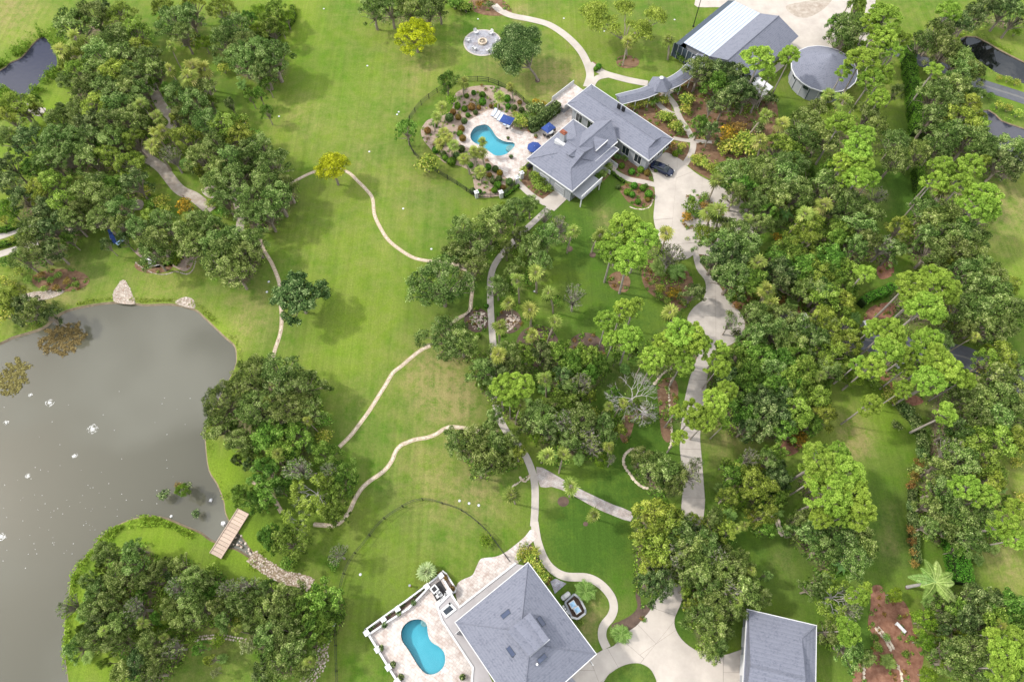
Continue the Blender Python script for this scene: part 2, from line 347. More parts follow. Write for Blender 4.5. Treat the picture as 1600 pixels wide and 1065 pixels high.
# ------------------------------------------------------------------ vegetation survey: photo x, y of the crown, its radius, kind
VEG = """
114,38,30,o 142,23,24,o 162,15,18,d 188,25,22,y 210,48,24,y 183,60,26,o 157,84,26,o 193,86,26,o 218,76,20,y 228,93,22,o 112,94,20,y 124,112,22,y 152,114,24,o 183,112,24,y 210,115,22,o 238,108,20,o
269,33,26,o 294,23,20,o 253,13,18,y 284,52,18,o 318,66,14,l 299,6,16,y 345,12,20,y 368,43,24,o 384,71,26,o 350,60,22,o 375,88,22,o 400,82,34,o 425,88,30,o 411,106,22,o 107,62,17,s 94,70,15,s
299,104,18,s 286,122,18,s 314,101,16,s 276,148,22,o 299,162,26,o 320,142,20,o 286,178,18,o 106,127,16,o 137,137,24,o 167,142,26,o 198,137,22,o 220,142,18,o 152,165,24,y 182,165,24,o 213,162,16,o
228,167,14,s 243,182,13,s 258,200,13,s 248,213,14,s 208,188,26,o 175,193,26,o 142,188,22,d 119,177,20,o 25,162,22,y 12,182,16,y 46,218,24,d 15,215,18,o 84,215,22,o 89,188,20,o 112,218,20,o 142,215,24,o
175,218,24,o 208,218,18,y 76,248,22,o 106,243,22,o 137,246,24,o 167,243,20,y 15,259,20,d 51,262,16,g 203,256,22,y 241,228,16,s 266,243,18,v 292,215,24,y 324,193,26,o 355,198,28,y 375,215,24,y 337,225,24,o
314,243,24,o 362,248,24,o 390,241,24,o 340,262,20,o 408,233,26,o 425,253,24,o 15,285,22,d 33,308,20,d 15,328,24,l 63,295,20,y 84,285,22,y 101,316,24,y 76,328,24,d 51,359,24,o 84,356,24,d 109,343,20,o 127,328,20,o
137,300,24,o 157,285,20,o 167,311,22,o 157,341,20,o 188,326,22,o 190,351,16,o 177,293,20,g 210,285,22,d 218,356,20,o 236,343,16,y 51,387,22,o 81,389,20,d 33,404,18,o 253,345,20,o 243,377,26,o 236,397,22,o
291,364,24,o 312,346,22,o 304,383,24,o 335,381,24,o 330,354,18,o 365,371,22,o 345,412,28,o 368,427,22,o 350,391,26,o 380,397,24,o 395,376,22,o 253,316,12,c 291,323,14,O 340,285,24,o 368,280,26,o 350,313,18,o
388,311,24,o 390,335,20,o 415,285,28,o 433,308,26,o 415,333,24,o 448,290,18,o 
463,463,48,D 690,447,48,o 718,356,20,o 716,392,22,o 742,383,30,o 738,410,22,o 764,352,27,o 782,338,18,o 698,523,36,o 722,535,26,o 804,326,19,o 828,318,14,o 852,336,12,v 830,388,24,o 856,368,21,o 844,408,18,o 876,350,15,v 806,368,11,v 800,424,14,o 812,400,12,g
778,447,16,o 788,326,12,l 840,427,17,s 812,440,14,s 801,468,14,s 868,456,14,s 831,485,18,s 779,503,16,s 836,516,14,s 858,510,15,s 897,463,22,v 891,359,13,s 930,364,14,s
975,350,32,p 1003,365,30,p 958,385,26,p 985,400,30,p 973,480,20,p 948,500,20,p 993,475,15,p 985,526,24,p 958,528,16,p 1044,364,15,s 1047,400,26,v 1030,415,18,a 1059,420,20,a 1082,458,18,d 1054,458,11,O 1031,451,8,c
1061,488,17,s 1062,518,28,p 1084,524,26,p 1042,530,22,p 1099,366,22,l 1080,321,12,g 1102,308,8,g 1118,326,18,s 1135,336,18,s 1120,283,14,s 1073,340,9,O
1152,270,26,o 1188,270,34,o 1223,277,28,o 1211,298,26,o 1164,289,22,g 1235,258,26,o 1150,303,18,o 1178,317,20,o 1197,326,18,g 1127,354,18,o 1150,361,24,o 1131,380,26,o 1164,385,26,o 1141,403,28,d 1117,406,20,d 1145,432,30,o
1174,441,28,g 1190,352,18,o 1185,408,16,s 1204,449,16,s 1195,474,16,s 1228,335,14,a 1216,345,12,a 1222,318,7,O 1213,372,8,O 1260,324,15,s 1289,319,16,s 1265,352,24,y 1235,392,26,g 1252,380,24,y 1218,404,22,g 1253,418,28,g 1277,427,26,y 1225,425,26,d
1263,451,24,o 1286,399,22,g 1282,455,24,o 1189,89,30,p 1236,84,18,p 1203,118,12,p 1093,108,24,o 1126,113,22,d 1147,117,26,d 1121,133,24,g 1151,139,26,d 1133,157,22,d 1168,150,18,d 1186,147,18,v 1201,157,12,d 1111,166,11,v
1074,157,11,c 1057,141,8,g 1071,172,9,c 1036,157,9,c 1039,183,10,c 1057,199,11,c 1093,195,15,g 1111,204,14,d 1137,211,15,O 1151,202,13,r 1165,218,14,c 1147,230,15,c 1130,232,12,c 1170,235,15,c 1184,201,11,d 1184,178,14,s 1224,192,14,s
1255,190,24,o 1273,173,20,o 1255,216,26,o 1285,211,26,o 1219,227,22,y 1198,221,16,s 1238,239,20,g 1295,150,14,s 1323,162,18,s 1316,190,24,p 1349,211,26,p 1339,232,26,p
1384,23,30,p 1363,33,20,p 1384,58,24,p 1412,58,14,p 1351,91,28,p 1363,119,22,p 1384,112,16,p 1320,109,14,p 1396,76,18,p 1376,150,18,p 1320,250,20,p 1346,256,22,p 1462,109,18,P 1485,15,20,p 1475,259,22,p 1518,256,24,p
1330,43,26,o 1316,62,20,o 1465,51,24,o 1478,78,26,o 1442,66,20,o 1498,91,22,o 1516,112,20,o 1501,112,22,o 1493,134,24,o 1522,150,14,o 1462,142,24,o 1512,163,20,y 1478,162,26,o 1457,183,24,o 1500,188,28,y 1525,200,20,y 1483,208,26,o
1518,218,24,o 1540,225,16,o 1465,228,24,o 1400,221,20,o 1440,236,18,o 1400,249,22,o 1495,38,24,d 1518,25,20,d 1543,13,20,d 1574,13,24,d 1592,25,20,o 1356,178,20,o 1368,197,18,o 1401,142,12,o 1587,51,8,l 1579,233,24,o 1569,254,24,d 1592,254,22,d 1540,238,18,o
1215,310,22,o 1246,300,26,o 1289,285,24,o 1327,321,28,o 1312,298,24,o 1352,330,22,o 1342,354,24,o 1357,376,22,o 1338,385,20,o 1372,306,16,v 1408,354,16,y 1383,384,20,v 1398,391,18,o 1342,275,22,p 1322,275,14,p 1362,277,16,p 1314,359,20,g 1306,373,18,g
1465,280,20,p 1476,297,17,s 1504,285,24,p 1542,303,28,p 1530,321,26,p 1548,331,18,p 1449,328,20,o 1459,346,26,o 1482,338,22,o 1447,368,22,o 1474,366,26,o 1504,361,26,o 1522,376,24,o 1457,392,24,o 1489,389,26,o 1518,399,22,o 1530,417,22,o 1507,422,22,o
1550,430,22,o 1524,445,26,o 1552,450,24,o 1578,446,16,y 1524,480,28,o 1500,488,24,o 1555,480,26,o 1585,485,24,o 1567,508,22,o 1537,505,24,o 1502,512,18,o 1425,443,28,p 1465,438,32,p 1450,478,32,p 1485,450,24,p 1428,470,24,p 1355,425,19,P
1296,404,26,g 1317,422,24,g 1220,435,24,d 1286,427,22,g 1311,442,24,g 1255,447,26,g 1289,463,26,y 1312,468,20,y 1223,493,24,o 1250,513,24,o 1215,520,24,o 1286,493,20,y 1296,520,22,y 1322,513,18,y 1276,530,22,o 1334,497,14,a 1367,511,18,p 1393,513,26,p 1456,528,22,p 1205,457,15,s
1388,545,28,p 1365,570,22,p 1342,566,14,p 1410,553,22,p 1466,558,28,p 1484,578,28,p 1456,593,26,p 1415,606,16,p 1509,591,18,p 1362,629,20,p 1479,644,22,P 1334,593,18,l 1388,620,12,c
1215,563,26,g 1243,550,24,g 1225,590,26,g 1258,581,26,g 1301,555,24,y 1296,578,18,o 1215,616,24,d 1248,611,26,g 1215,644,24,d 1246,639,24,y 1279,624,22,y 1289,646,18,y 1272,660,14,g 1213,708,16,g 1215,744,20,d 1249,687,13,O
1285,720,32,p 1320,738,34,p 1300,772,34,p 1335,765,30,p 1345,795,28,p 1275,750,22,p 1310,705,20,p
1504,619,24,o 1545,563,18,y 1567,557,24,y 1560,588,26,o 1592,576,22,o 1530,623,26,o 1562,618,26,o 1592,614,22,o 1522,652,26,o 1494,672,26,o 1555,649,26,o 1590,649,22,o 1524,687,28,y 1487,704,24,v 1558,684,26,y 1588,687,22,y 1464,733,24,o 1500,718,28,o 1538,718,26,y
1472,766,26,o 1512,758,24,p 1545,775,22,p 1588,794,20,p 1453,789,18,o 1483,794,24,o 1547,745,20,y 1499,815,28,o 1475,822,20,o 1512,843,26,o 1528,808,22,o 1452,822,14,o 1578,818,22,p 1590,840,20,p 1557,822,14,p 1286,808,18,p 1318,805,20,p
1312,833,30,o 1344,843,26,o 1263,833,26,o 1289,858,24,o 1332,871,26,o 1251,815,20,o 1309,881,16,a 1271,922,16,o 1286,906,14,o 1310,930,34,h 1330,950,18,v 1345,930,16,p 1327,985,22,p 1354,918,12,p 1300,990,16,o 1327,1012,24,o 1348,1023,16,o 1398,927,13,l 1446,972,20,l 1443,1003,18,l
1388,1033,15,a 1451,1054,15,l 1490,950,22,g 1520,939,24,d 1479,937,16,d 1504,967,26,d 1474,965,14,d 1570,947,28,g 1550,967,26,g 1590,962,22,g 1548,935,20,d 1517,1018,28,o 1495,1038,26,o 1530,1048,24,o 1485,1018,18,o 1580,1023,28,p 1568,1046,26,p 1588,996,22,p 1552,991,14,p
1141,504,14,v 1180,493,24,o 1203,513,26,o 1178,524,22,o 1239,535,22,o 1152,565,26,g 1180,552,24,g 1169,585,28,g 1205,580,24,o 1245,600,20,g 1135,586,20,d 1158,608,26,g 1183,622,26,d 1210,603,26,g 1230,597,20,g 1163,644,24,g 1192,650,28,d 1166,668,20,d 1223,667,20,g 1252,655,20,g
1093,535,22,p 1048,548,22,p 1023,558,24,p 1068,566,20,p 1124,569,20,p 1127,544,15,p 1121,627,24,p 1138,608,18,p 1085,645,24,p 1104,655,20,p 1062,681,14,p 1056,641,13,p 1146,606,9,p 1132,661,11,p
765,555,16,s 791,550,20,o 755,578,22,o 778,580,22,d 803,573,18,o 785,605,24,p 810,598,26,p 797,622,16,p 824,553,18,g 846,553,22,d 857,593,15,s 874,553,22,g 895,566,22,g 880,588,18,d 917,558,20,g 935,568,18,g 907,600,22,v 890,608,16,o 922,583,16,g
822,634,17,a 806,640,13,s 846,651,24,o 824,660,16,d 872,633,26,g 882,659,26,v 857,674,18,d 907,657,28,o 917,682,24,v 892,692,18,o 943,664,20,o 950,685,16,o 927,697,18,v 955,718,10,v 992,615,42,b 1008,640,24,b 848,705,17,s 878,720,14,s 895,761,17,s 805,770,16,s 933,798,14,s
740,687,28,o 717,692,22,o 772,692,22,o 762,715,26,o 750,735,14,o 796,716,14,o 763,672,14,o 1019,733,26,o 1005,714,18,o 1039,733,26,o 1057,750,22,o 1077,740,20,v 1087,725,14,v
1171,749,24,y 1146,741,20,g 1188,763,24,y 1207,749,20,d 1215,778,16,g 1137,776,16,y 1193,805,20,y 1195,826,14,g 1140,805,14,a 1115,812,18,o 1132,824,18,y 1171,715,18,v 1200,720,18,o
1024,798,26,y 1044,822,28,y 1015,830,24,y 1063,837,28,o 1024,855,28,y 1049,868,28,v 1018,880,20,y 1078,856,28,o 1029,912,24,d 1012,905,18,d 1098,851,26,o 1093,887,28,o 1117,871,26,v 1073,902,20,o 1104,912,26,o 1127,890,24,o 1152,880,24,o 1139,922,28,v 1166,922,26,o 1188,932,18,o 1115,939,26,o 1144,948,20,o 1197,900,10,o
1095,959,24,o 1113,980,24,o 1108,1018,16,o 1122,1008,16,o 1132,988,14,o
345,630,34,o 390,590,34,o 435,583,30,o 472,600,28,o 400,640,34,o 450,640,34,o 342,668,26,o 482,640,20,o 422,682,28,g 375,692,22,o 465,678,22,g 440,705,24,g 415,735,24,g 505,708,20,g 466,733,26,v 540,745,22,g 527,765,20,g 490,766,36,h 515,735,16,v 415,771,20,g 378,771,16,g 397,780,16,g
451,850,28,g 420,838,18,g 462,812,26,h 522,803,18,g 527,866,18,v 522,881,8,g 452,880,12,g
415,919,16,o 446,931,24,o 415,954,26,o 440,960,24,o 471,954,26,g 506,937,26,g 515,955,20,g 484,985,26,g 451,990,28,o 504,978,20,g 420,995,24,o 460,1018,26,o 436,1038,24,o 413,1048,22,d 474,1043,16,o
167,866,24,o 208,856,18,o 208,883,26,o 188,901,28,o 230,906,20,o 253,888,20,o 279,884,18,o 142,907,18,o 152,924,22,o 106,947,16,v 147,949,24,o 177,937,26,o 211,950,22,v 157,974,26,d 190,972,26,o 142,995,22,o 117,1012,18,o 183,1003,26,o 233,1005,22,o 218,1035,26,d 248,1028,24,o 193,1050,24,o 236,1056,24,o 269,1013,18,v
279,917,22,v 304,904,24,o 326,907,18,o 299,936,26,o 269,947,20,o 284,967,22,o 309,954,24,o 342,947,22,o 355,922,18,v 368,939,22,o 350,967,18,o 385,914,20,v 390,947,24,o 395,972,20,o 388,1010,16,C 337,1051,9,C 342,1000,11,l 302,998,8,g
582,10,22,o 610,8,22,o 638,13,20,o 669,13,22,o 686,6,16,o 648,51,33,Y 519,263,33,Y 1051,64,12,s 1061,82,8,g 1066,92,7,g
405,20,20,l 430,14,18,g 448,28,14,l 424,44,18,g 402,48,16,l 440,44,12,l 388,30,14,g 759,843,11,l 666,894,16,S 915,922,20,a 971,990,19,a 907,972,5,g 
698.6,127,17,g 635,202,16,g 668,258,17,c 706,157,10,l 722,123,11,s 684.5,164.5,11,s 676,181,10,s 777,147,11,s 802,135,8,s 695,202,11,s 688,218,11,s 703,225,11,s 700,211,10,s 732,247,12,s 754,225,9,s 757,241,12,s 743,240,11,s 751,262,12,s 
840,172,12,d 852,182,9,d 862,175,9,d 845,195,8,d 835,203,7,d 828,171,8,d 838,161,7,O 848,164,6,O 812,188,9,c 818,194,9,c 822,183,9,g 808,195,6,g 806,180,6,c 830,190,8,d 870,172,7,d
841,273,9,c 837,284,8,g 847,283,9,g 843,293,8,g 856,296,8,g 833,275,8,g 818,268,7,c 906,305,7,d 915,300,7,g 925,294,7,g 934,286,7,g 941,270,10,a 949,261,8,g 934,277,7,g 976,232,9,g 965,244,8,a 978,244,8,a 996,246,8,l
1048,227,8,r 1066,229,7,c 1060,238,5,g 996,161,10,c 1007,159,10,c 990,166,8,c 1019,159,9,g 1028,157,7,g 1035,184,9,c 1048,183,8,c 1054,198,9,c 1062,207,7,g 1071,157,11,g 1089,250,10,c 1087,251,8,c 1099,256,9,c 1109,263,9,c 1116,270,8,g
909,98,0,x 820,862,11,c 829,874,11,c 840,889,11,c 850,902,9,c 813,869,8,c 835,862,9,c 845,896,8,c 275,400,8,l 277,408,8,l 276,390,7,l 258,773,9,d 307,803,7,d 284,767,12,l 292,762,9,d 280,760,7,r
710,5,12,g 720,10,9,g 728,13,9,g 748,8,6,O 766,9,7,d 1340,8,14,g 1345,75,14,g 1308,35,14,g 1318,76,12,g 880,50,0,x
1400,665,8,d 1417,640,10,d 1430,655,9,d 1436,672,9,d 1440,690,9,d 1440,708,9,d 1436,725,9,r 1428,742,9,r 1423,758,8,r 1423,775,8,d 1423,792,8,d 1425,810,8,d 1424,828,8,r 1425,845,8,r 1427,862,7,r 1428,880,7,r 1405,625,8,g 1395,615,9,c 1382,602,8,l 1352,585,10,g 1365,600,9,g
772,602,15,o 797,690,17,o 810,708,14,y 772,652,16,o 813,366,14,o 792,386,13,o 775,628,10,g 1440,538,22,p 1402,528,20,p 1325,536,20,y 1300,548,18,o 1345,520,12,l 1470,530,16,o 1420,575,14,p 1290,505,16,o 1100,322,8,r 1088,335,8,g 1078,333,7,g 1140,490,6,g 1147,463,6,c 1150,478,6,r 1218,470,8,r 1385,995,6,g 1365,995,6,g 1370,1010,7,g 1415,1020,6,g 1180,650,10,g 1030,462,7,g 1042,470,6,g 1072,475,6,g
65,430,6,r 80,437,6,g 92,430,6,g 105,440,6,r 70,452,6,g 118,445,6,g 30,425,8,c 20,445,8,c 45,437,7,g 88,450,6,r 5,440,10,c 10,410,9,g 30,398,7,g 5,345,9,c 25,352,6,c 20,375,6,c
20,470,22,y 40,478,22,d 60,484,20,o 10,490,18,c 78,492,14,d 45,500,10,c 30,455,12,y 350,330,10,g 395,290,10,o 330,320,8,c
1530,115,7,c 1575,125,6,c 1588,130,6,c 1560,122,5,c 1560,165,7,c 1590,178,8,c 1575,170,7,c 1548,150,6,g 230,300,10,c 260,330,10,c 238,318,10,g 180,260,10,c 215,250,10,g 1150,520,8,d
"""
def parse(s):
    out = []
    for w in s.split():
        x, y, r, k = w.split(','); 
        if float(r) > 0: out.append((float(x), float(y), float(r), k))
    return out
VEG = parse(VEG)
BALLS = """668,204,5.5,R 680,196,3.8,b 725.6,170,5,b 737,167,6,R 754,159,6,b 754,148,5,b 740,145,4,b 729,150,4,b 792.5,154,6,b 776.5,166,5,B 794,166,4.5,b 767,166,3.2,R 716,183,5,R 725.6,189,5,d 721,201,5.5,R
718.5,209,5,b 723,216,5.5,R 696,247,5,b 721,232.6,6,d 702,184,7,d 689,220,7,b 681,234,6,b 705.6,252.5,7,b 774,264,5.5,d 781,270,5,O 779.6,279.5,5.5,d 778,289,6,b 762,261,6,b 748,276,5.5,d 772.5,297,5,b 738.5,298,5,d 749,299,4,b 796,284,6,d
708,175,5,R 743,176,4,d 812,160,4,R 804,168,4.5,d 783,152,4,R 815,172,5,d 715,165,5,b 731,180,4,b 693,240,5,d 713,243,6,d 735,258,5,b 770,283,5,d 786,293,4.5,R 790,300,4,d 720,246,5,b 765,273,4,R 748,168,4,R
971.5,259,5,b 987,268,5.5,b 1001,265,5.5,b 991,290,5.5,b 1004.5,293.5,5.5,b 980,300,5.5,b 988,304,5,b 1014,303,6.5,b 997,315,5,b 1055,240,5,B 966,292,4,d 1009,290,3.5,d 1011,270,5,R 1012,312,4,R 1025,266,3.5,d 
1081,311,5,b 1096,316,5,b 935,104,5,b 931,108,4,b 746,481,3.5,b 760,478,4,b 747,524,5,b 784,522,4,b 700.5,252,4,d"""
BALLS = parse(BALLS)
# ------------------------------------------------------------------ water outlines
POND = [(-30,545),(4,533),(18,526),(38,520),(66,511),(84,496),(101,485),(132,477),(177,471),(210,473),(228,475),(269,474),(304,482),(319,494),(337,511),(355,528),(367,539),(370,555),(368,572),(352,605),(333,640),(322,668),(322,695),(327,733),(340,755),(350,781),(353,800),(362,818),(380,840),(396,862),(410,872),(404,880),(388,871),(368,859),(355,857),(340,850),(325,843),(312,833),(290,824),(262,812),(240,807),(222,808),(205,812),(185,820),(165,833),(152,845),(140,862),(125,880),(115,895),(110,910),(108,930),(103,955),(101,985),(101,1010),(104,1040),(107,1065),(110,1140),(-100,1200),(-350,1100),(-380,800),(-250,600),(-120,560)]
CANAL = [(-80,150),(-60,135),(0,109),(14,98),(33,89),(51,68),(67,57),(80,68),(86,79),(89,101),(80,112),(71,119),(55,136),(38,152),(18,145),(0,138),(-40,160)]
BLACK1 = [(1500,60),(1526,57),(1562,77),(1600,96),(1650,120),(1650,145),(1600,131),(1576,122),(1554,112),(1528,94),(1510,78)]
BLACK2 = [(1536,172),(1556,178),(1566,188),(1600,200),(1650,215),(1650,265),(1570,250),(1545,225)]
POOL1 = [(735,211),(741,200),(750,196),(760,195),(768,202),(776,214),(788,221),(802,223),(804,228),(797,236),(788,242),(774,243),(762,235),(750,227),(738.5,221)]
POOL2 = [(560 + x / 5.195, 860 + y / 5.195) for x, y in [(345,680),(355,630),(385,590),(430,562),(490,555),(530,570),(555,600),(562,660),(575,710),(600,745),(650,775),(690,815),(705,870),(695,930),(660,975),(610,1000),(560,1000),(520,975),(480,925),(440,860),(400,795),(360,740)]]
pond_w = pxpoly(POND, 0, 3); canal_w = pxpoly(CANAL, 0, 3); bl1_w = pxpoly(BLACK1, 0, 2); bl2_w = pxpoly(BLACK2, 0, 2)
TER_Z = 0.7
pool1_w = pxpoly(POOL1, .06, 3); pool2_w = pxpoly(POOL2, TER_Z, 3)
DRY = [(780,95,45,.7),(640,130,40,.5),(850,110,38,1),(890,115,25,1),(865,150,30,1),(790,165,20,.6),(665,100,30,.6),(470,180,45,.6),(560,250,25,.3),(655,285,70,.5),(690,560,60,.8),(700,610,50,1),(650,590,40,.5),(720,640,35,.7),(690,760,60,.8),(760,770,40,.8),(640,720,40,.4),(560,640,50,.3),(1333,660,30,1),(1345,690,22,1.2),(1330,700,18,1),(1585,320,45,1.2),(1560,380,40,.6),(1130,690,35,.8),(1150,665,20,.8),(945,335,14,.9),(940,348,12,.8),(1390,850,22,.8),(1395,800,18,.5),(600,395,40,.2),(860,780,10,.9),(925,955,22,1.2),(915,990,15,1),(60,470,50,.7),(100,440,40,1),(250,450,70,.7),(390,480,50,.7),(10,20,60,1.3),(40,60,15,.8),(380,515,30,.6),(560,200,60,.35),(620,60,30,.4),(730,150,20,.3),(460,560,80,.3),(1570,780,50,1),(1560,850,40,.8),(1580,900,25,.8),(1450,620,30,.6),(1400,600,20,.6),(1520,160,20,.5),(970,590,30,.5),(520,960,20,.3),(330,1000,50,.7),(745,920,30,.2),(815,135,18,.4),(815,20,20,1.3),(1370,305,20,.7),(300,800,40,0.0),(1010,40,60,.25),(490,330,60,.15),(1225,880,25,.5),(1560,100,20,.6)]
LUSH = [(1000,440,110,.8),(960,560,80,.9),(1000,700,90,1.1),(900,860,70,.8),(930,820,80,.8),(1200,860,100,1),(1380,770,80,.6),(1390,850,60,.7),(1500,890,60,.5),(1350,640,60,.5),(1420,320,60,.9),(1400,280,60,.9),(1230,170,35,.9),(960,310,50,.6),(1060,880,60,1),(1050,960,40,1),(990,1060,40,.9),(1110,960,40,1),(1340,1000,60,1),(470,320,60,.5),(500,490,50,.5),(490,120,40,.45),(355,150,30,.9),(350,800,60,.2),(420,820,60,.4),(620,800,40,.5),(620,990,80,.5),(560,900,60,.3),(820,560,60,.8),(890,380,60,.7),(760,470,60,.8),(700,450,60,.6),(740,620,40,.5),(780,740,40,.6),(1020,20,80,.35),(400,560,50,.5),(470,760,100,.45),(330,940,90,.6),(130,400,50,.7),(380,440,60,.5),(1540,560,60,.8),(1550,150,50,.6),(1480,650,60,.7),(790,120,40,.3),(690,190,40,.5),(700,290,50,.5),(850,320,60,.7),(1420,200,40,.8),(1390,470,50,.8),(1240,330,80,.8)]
YELLOWGREEN = [(440,40,70,.6),(520,150,100,.35),(240,830,90,1.0),(130,950,40,1),(150,1020,40,1),(390,860,50,.8),(50,60,60,.6),(90,170,40,.9),(40,240,60,.9),(430,590,40,.5),(520,550,60,.5),(570,450,110,.25),(240,460,60,.5),(360,540,40,.9),(350,740,40,.9),(1370,650,50,.8),(1570,430,50,.6),(1580,140,30,.8),(330,520,30,1)]  # stronger yellow-green areas of the lawn
def blobs(X, Y, L):
    v = np.zeros(X.shape)
    for px, py, r, a in L:
        c = U(px, py); rr = M(r, py); v += a * np.exp(-((X - c.x) ** 2 + ((Y - c.y) * .85) ** 2) / rr ** 2)
    return v
def turf_attr(X, Y):
    lit = np.zeros(X.shape)
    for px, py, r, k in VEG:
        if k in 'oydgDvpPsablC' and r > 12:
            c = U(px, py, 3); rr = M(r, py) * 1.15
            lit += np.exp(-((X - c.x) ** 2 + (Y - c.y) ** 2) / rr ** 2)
    return blobs(X, Y, DRY), blobs(X, Y, LUSH), blobs(X, Y, YELLOWGREEN), np.clip(lit - .8, 0, 1.2)
# ------------------------------------------------------------------ ground
def grassmat(base='attr'):
    m = bpy.data.materials.new('lawn_grass'); m.use_nodes = True; t = m.node_tree; b = t.nodes['Principled BSDF']; L = t.links.new
    c = t.nodes.new('ShaderNodeTexCoord')
    def noise(s, d=6, rg=.65, vec=None, dist=0):
        n = t.nodes.new('ShaderNodeTexNoise'); n.inputs['Scale'].default_value = s; n.inputs['Detail'].default_value = d; n.inputs['Roughness'].default_value = rg; n.inputs['Distortion'].default_value = dist
        L(vec or c.outputs['Object'], n.inputs['Vector']); return n.outputs['Fac']
    def math_(op, a, bb, clamp=False):
        n = t.nodes.new('ShaderNodeMath'); n.operation = op; n.use_clamp = clamp
        for i, v in enumerate((a, bb)):
            if isinstance(v, (int, float)): n.inputs[i].default_value = v
            else: L(v, n.inputs[i])
        return n.outputs[0]
    def mix(f, A, B):
        n = t.nodes.new('ShaderNodeMix'); n.data_type = 'RGBA'
        for s, v in (('Factor', f), ('A', A), ('B', B)):
            if isinstance(v, tuple): n.inputs[s].default_value = (*v, 1)
            elif isinstance(v, (int, float)): n.inputs[s].default_value = v
            else: L(v, n.inputs[s])
        return n.outputs['Result']
    def attr(n): a = t.nodes.new('ShaderNodeAttribute'); a.attribute_name = n; return a.outputs['Fac']
    big = noise(.045, 7, .7); mid = noise(.35, 7, .75); fine = noise(3.2, 5, .8)
    def rng(v, a, bb): n = t.nodes.new('ShaderNodeMapRange'); L(v, n.inputs[0]); n.inputs[1].default_value = a; n.inputs[2].default_value = bb; return n.outputs[0]
    col = mix(rng(big, .42, .58), (.060, .126, .011), (.115, .168, .019))
    col = mix(math_('MULTIPLY', rng(mid, .40, .66), .6), col, (.175, .175, .055))
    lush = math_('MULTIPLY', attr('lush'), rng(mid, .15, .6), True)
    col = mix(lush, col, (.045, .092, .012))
    yellowgreen = math_('MULTIPLY', attr('yellowgreen'), .65, True); col = mix(yellowgreen, col, (.155, .235, .018))
    dry = math_('MULTIPLY', attr('dry'), rng(noise(.5, 8, .8), .38, .62), True)
    col = mix(math_('MULTIPLY', dry, .5), col, (.30, .215, .115))
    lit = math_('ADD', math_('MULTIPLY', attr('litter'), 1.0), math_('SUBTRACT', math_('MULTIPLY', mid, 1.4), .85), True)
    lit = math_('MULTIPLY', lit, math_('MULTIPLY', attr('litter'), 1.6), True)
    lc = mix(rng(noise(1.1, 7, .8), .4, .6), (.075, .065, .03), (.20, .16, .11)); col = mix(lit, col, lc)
    # mowing stripes and wheel tracks
    for ang, s, w in ((4, 1.0, .045), (12, 1.7, .035), (-55, .9, .05), (82, .8, .04)):
        mp = t.nodes.new('ShaderNodeMapping'); mp.inputs['Rotation'].default_value = (0, 0, math.radians(ang)); mp.inputs['Scale'].default_value = (s, .028, 1)
        L(c.outputs['Object'], mp.inputs[0]); n = noise(1.4, 3, .6, mp.outputs[0], .15)
        f = math_('MULTIPLY', rng(n, .35, .65), w * 8); hs = t.nodes.new('ShaderNodeHueSaturation')
        v = math_('ADD', math_('MULTIPLY', rng(n, .3, .7), w * 2.4), 1 - w * 1.2); L(v, hs.inputs['Value']); L(col, hs.inputs['Color']); col = hs.outputs[0]
    for (cx_, cy_, rr_) in ((650, 960, 24), (650, 1010, 24)):
        q_ = U(cx_, cy_); mp = t.nodes.new('ShaderNodeMapping'); mp.inputs['Location'].default_value = (-q_.x, -q_.y, 0); L(c.outputs['Object'], mp.inputs[0]); ln = t.nodes.new('ShaderNodeVectorMath'); ln.operation = 'LENGTH'; L(mp.outputs[0], ln.inputs[0])
        sn = math_('SINE', math_('MULTIPLY', ln.outputs['Value'], 5.2), 0); mk_ = t.nodes.new('ShaderNodeMapRange'); L(ln.outputs['Value'], mk_.inputs[0]); mk_.inputs[1].default_value = rr_; mk_.inputs[2].default_value = rr_ - 4; mk_.inputs[3].default_value = 0; mk_.inputs[4].default_value = .03
        hs = t.nodes.new('ShaderNodeHueSaturation'); L(math_('ADD', math_('MULTIPLY', sn, mk_.outputs[0]), 1.0), hs.inputs['Value']); L(col, hs.inputs['Color']); col = hs.outputs[0]; break
    hs = t.nodes.new('ShaderNodeHueSaturation'); v = math_('ADD', math_('ADD', math_('MULTIPLY', fine, 1.1), math_('MULTIPLY', noise(9, 3, .8), .7)), .12); L(v, hs.inputs['Value']); L(col, hs.inputs['Color']); col = hs.outputs[0]
    L(col, b.inputs['Base Color']); b.inputs['Roughness'].default_value = .95; b.inputs['Specular IOR Level'].default_value = .1
    bp = t.nodes.new('ShaderNodeBump'); bp.inputs['Strength'].default_value = .7; bp.inputs['Distance'].default_value = .12; L(noise(5, 4, .7), bp.inputs['Height']); L(bp.outputs[0], b.inputs['Normal'])
    return m
MT['grass'] = grassmat()
gx, gy = np.meshgrid(np.arange(-140, 141, 1.25), np.arange(-66, 170, 1.25)); gx = gx + RNG.uniform(-.2, .2, gx.shape); gy = gy + RNG.uniform(-.2, .2, gy.shape)
extra = list(zip(gx.ravel(), gy.ravel())) + [(x, y) for x in np.arange(-700, 701, 50) for y in np.arange(-650, 751, 50) if not (-150 < x < 150 and -76 < y < 180)]
OUT = [(-720, -670), (720, -670), (720, 770), (-720, 770)]
HOLES = [pond_w, canal_w, bl1_w, bl2_w, pxpoly(POOL1, 0, 3), [(p.x, p.y) for p in pool2_w]]
Vg, Fg = cdt(OUT, HOLES, extra)
dr, lu, su, li = turf_attr(Vg[:, 0], Vg[:, 1])
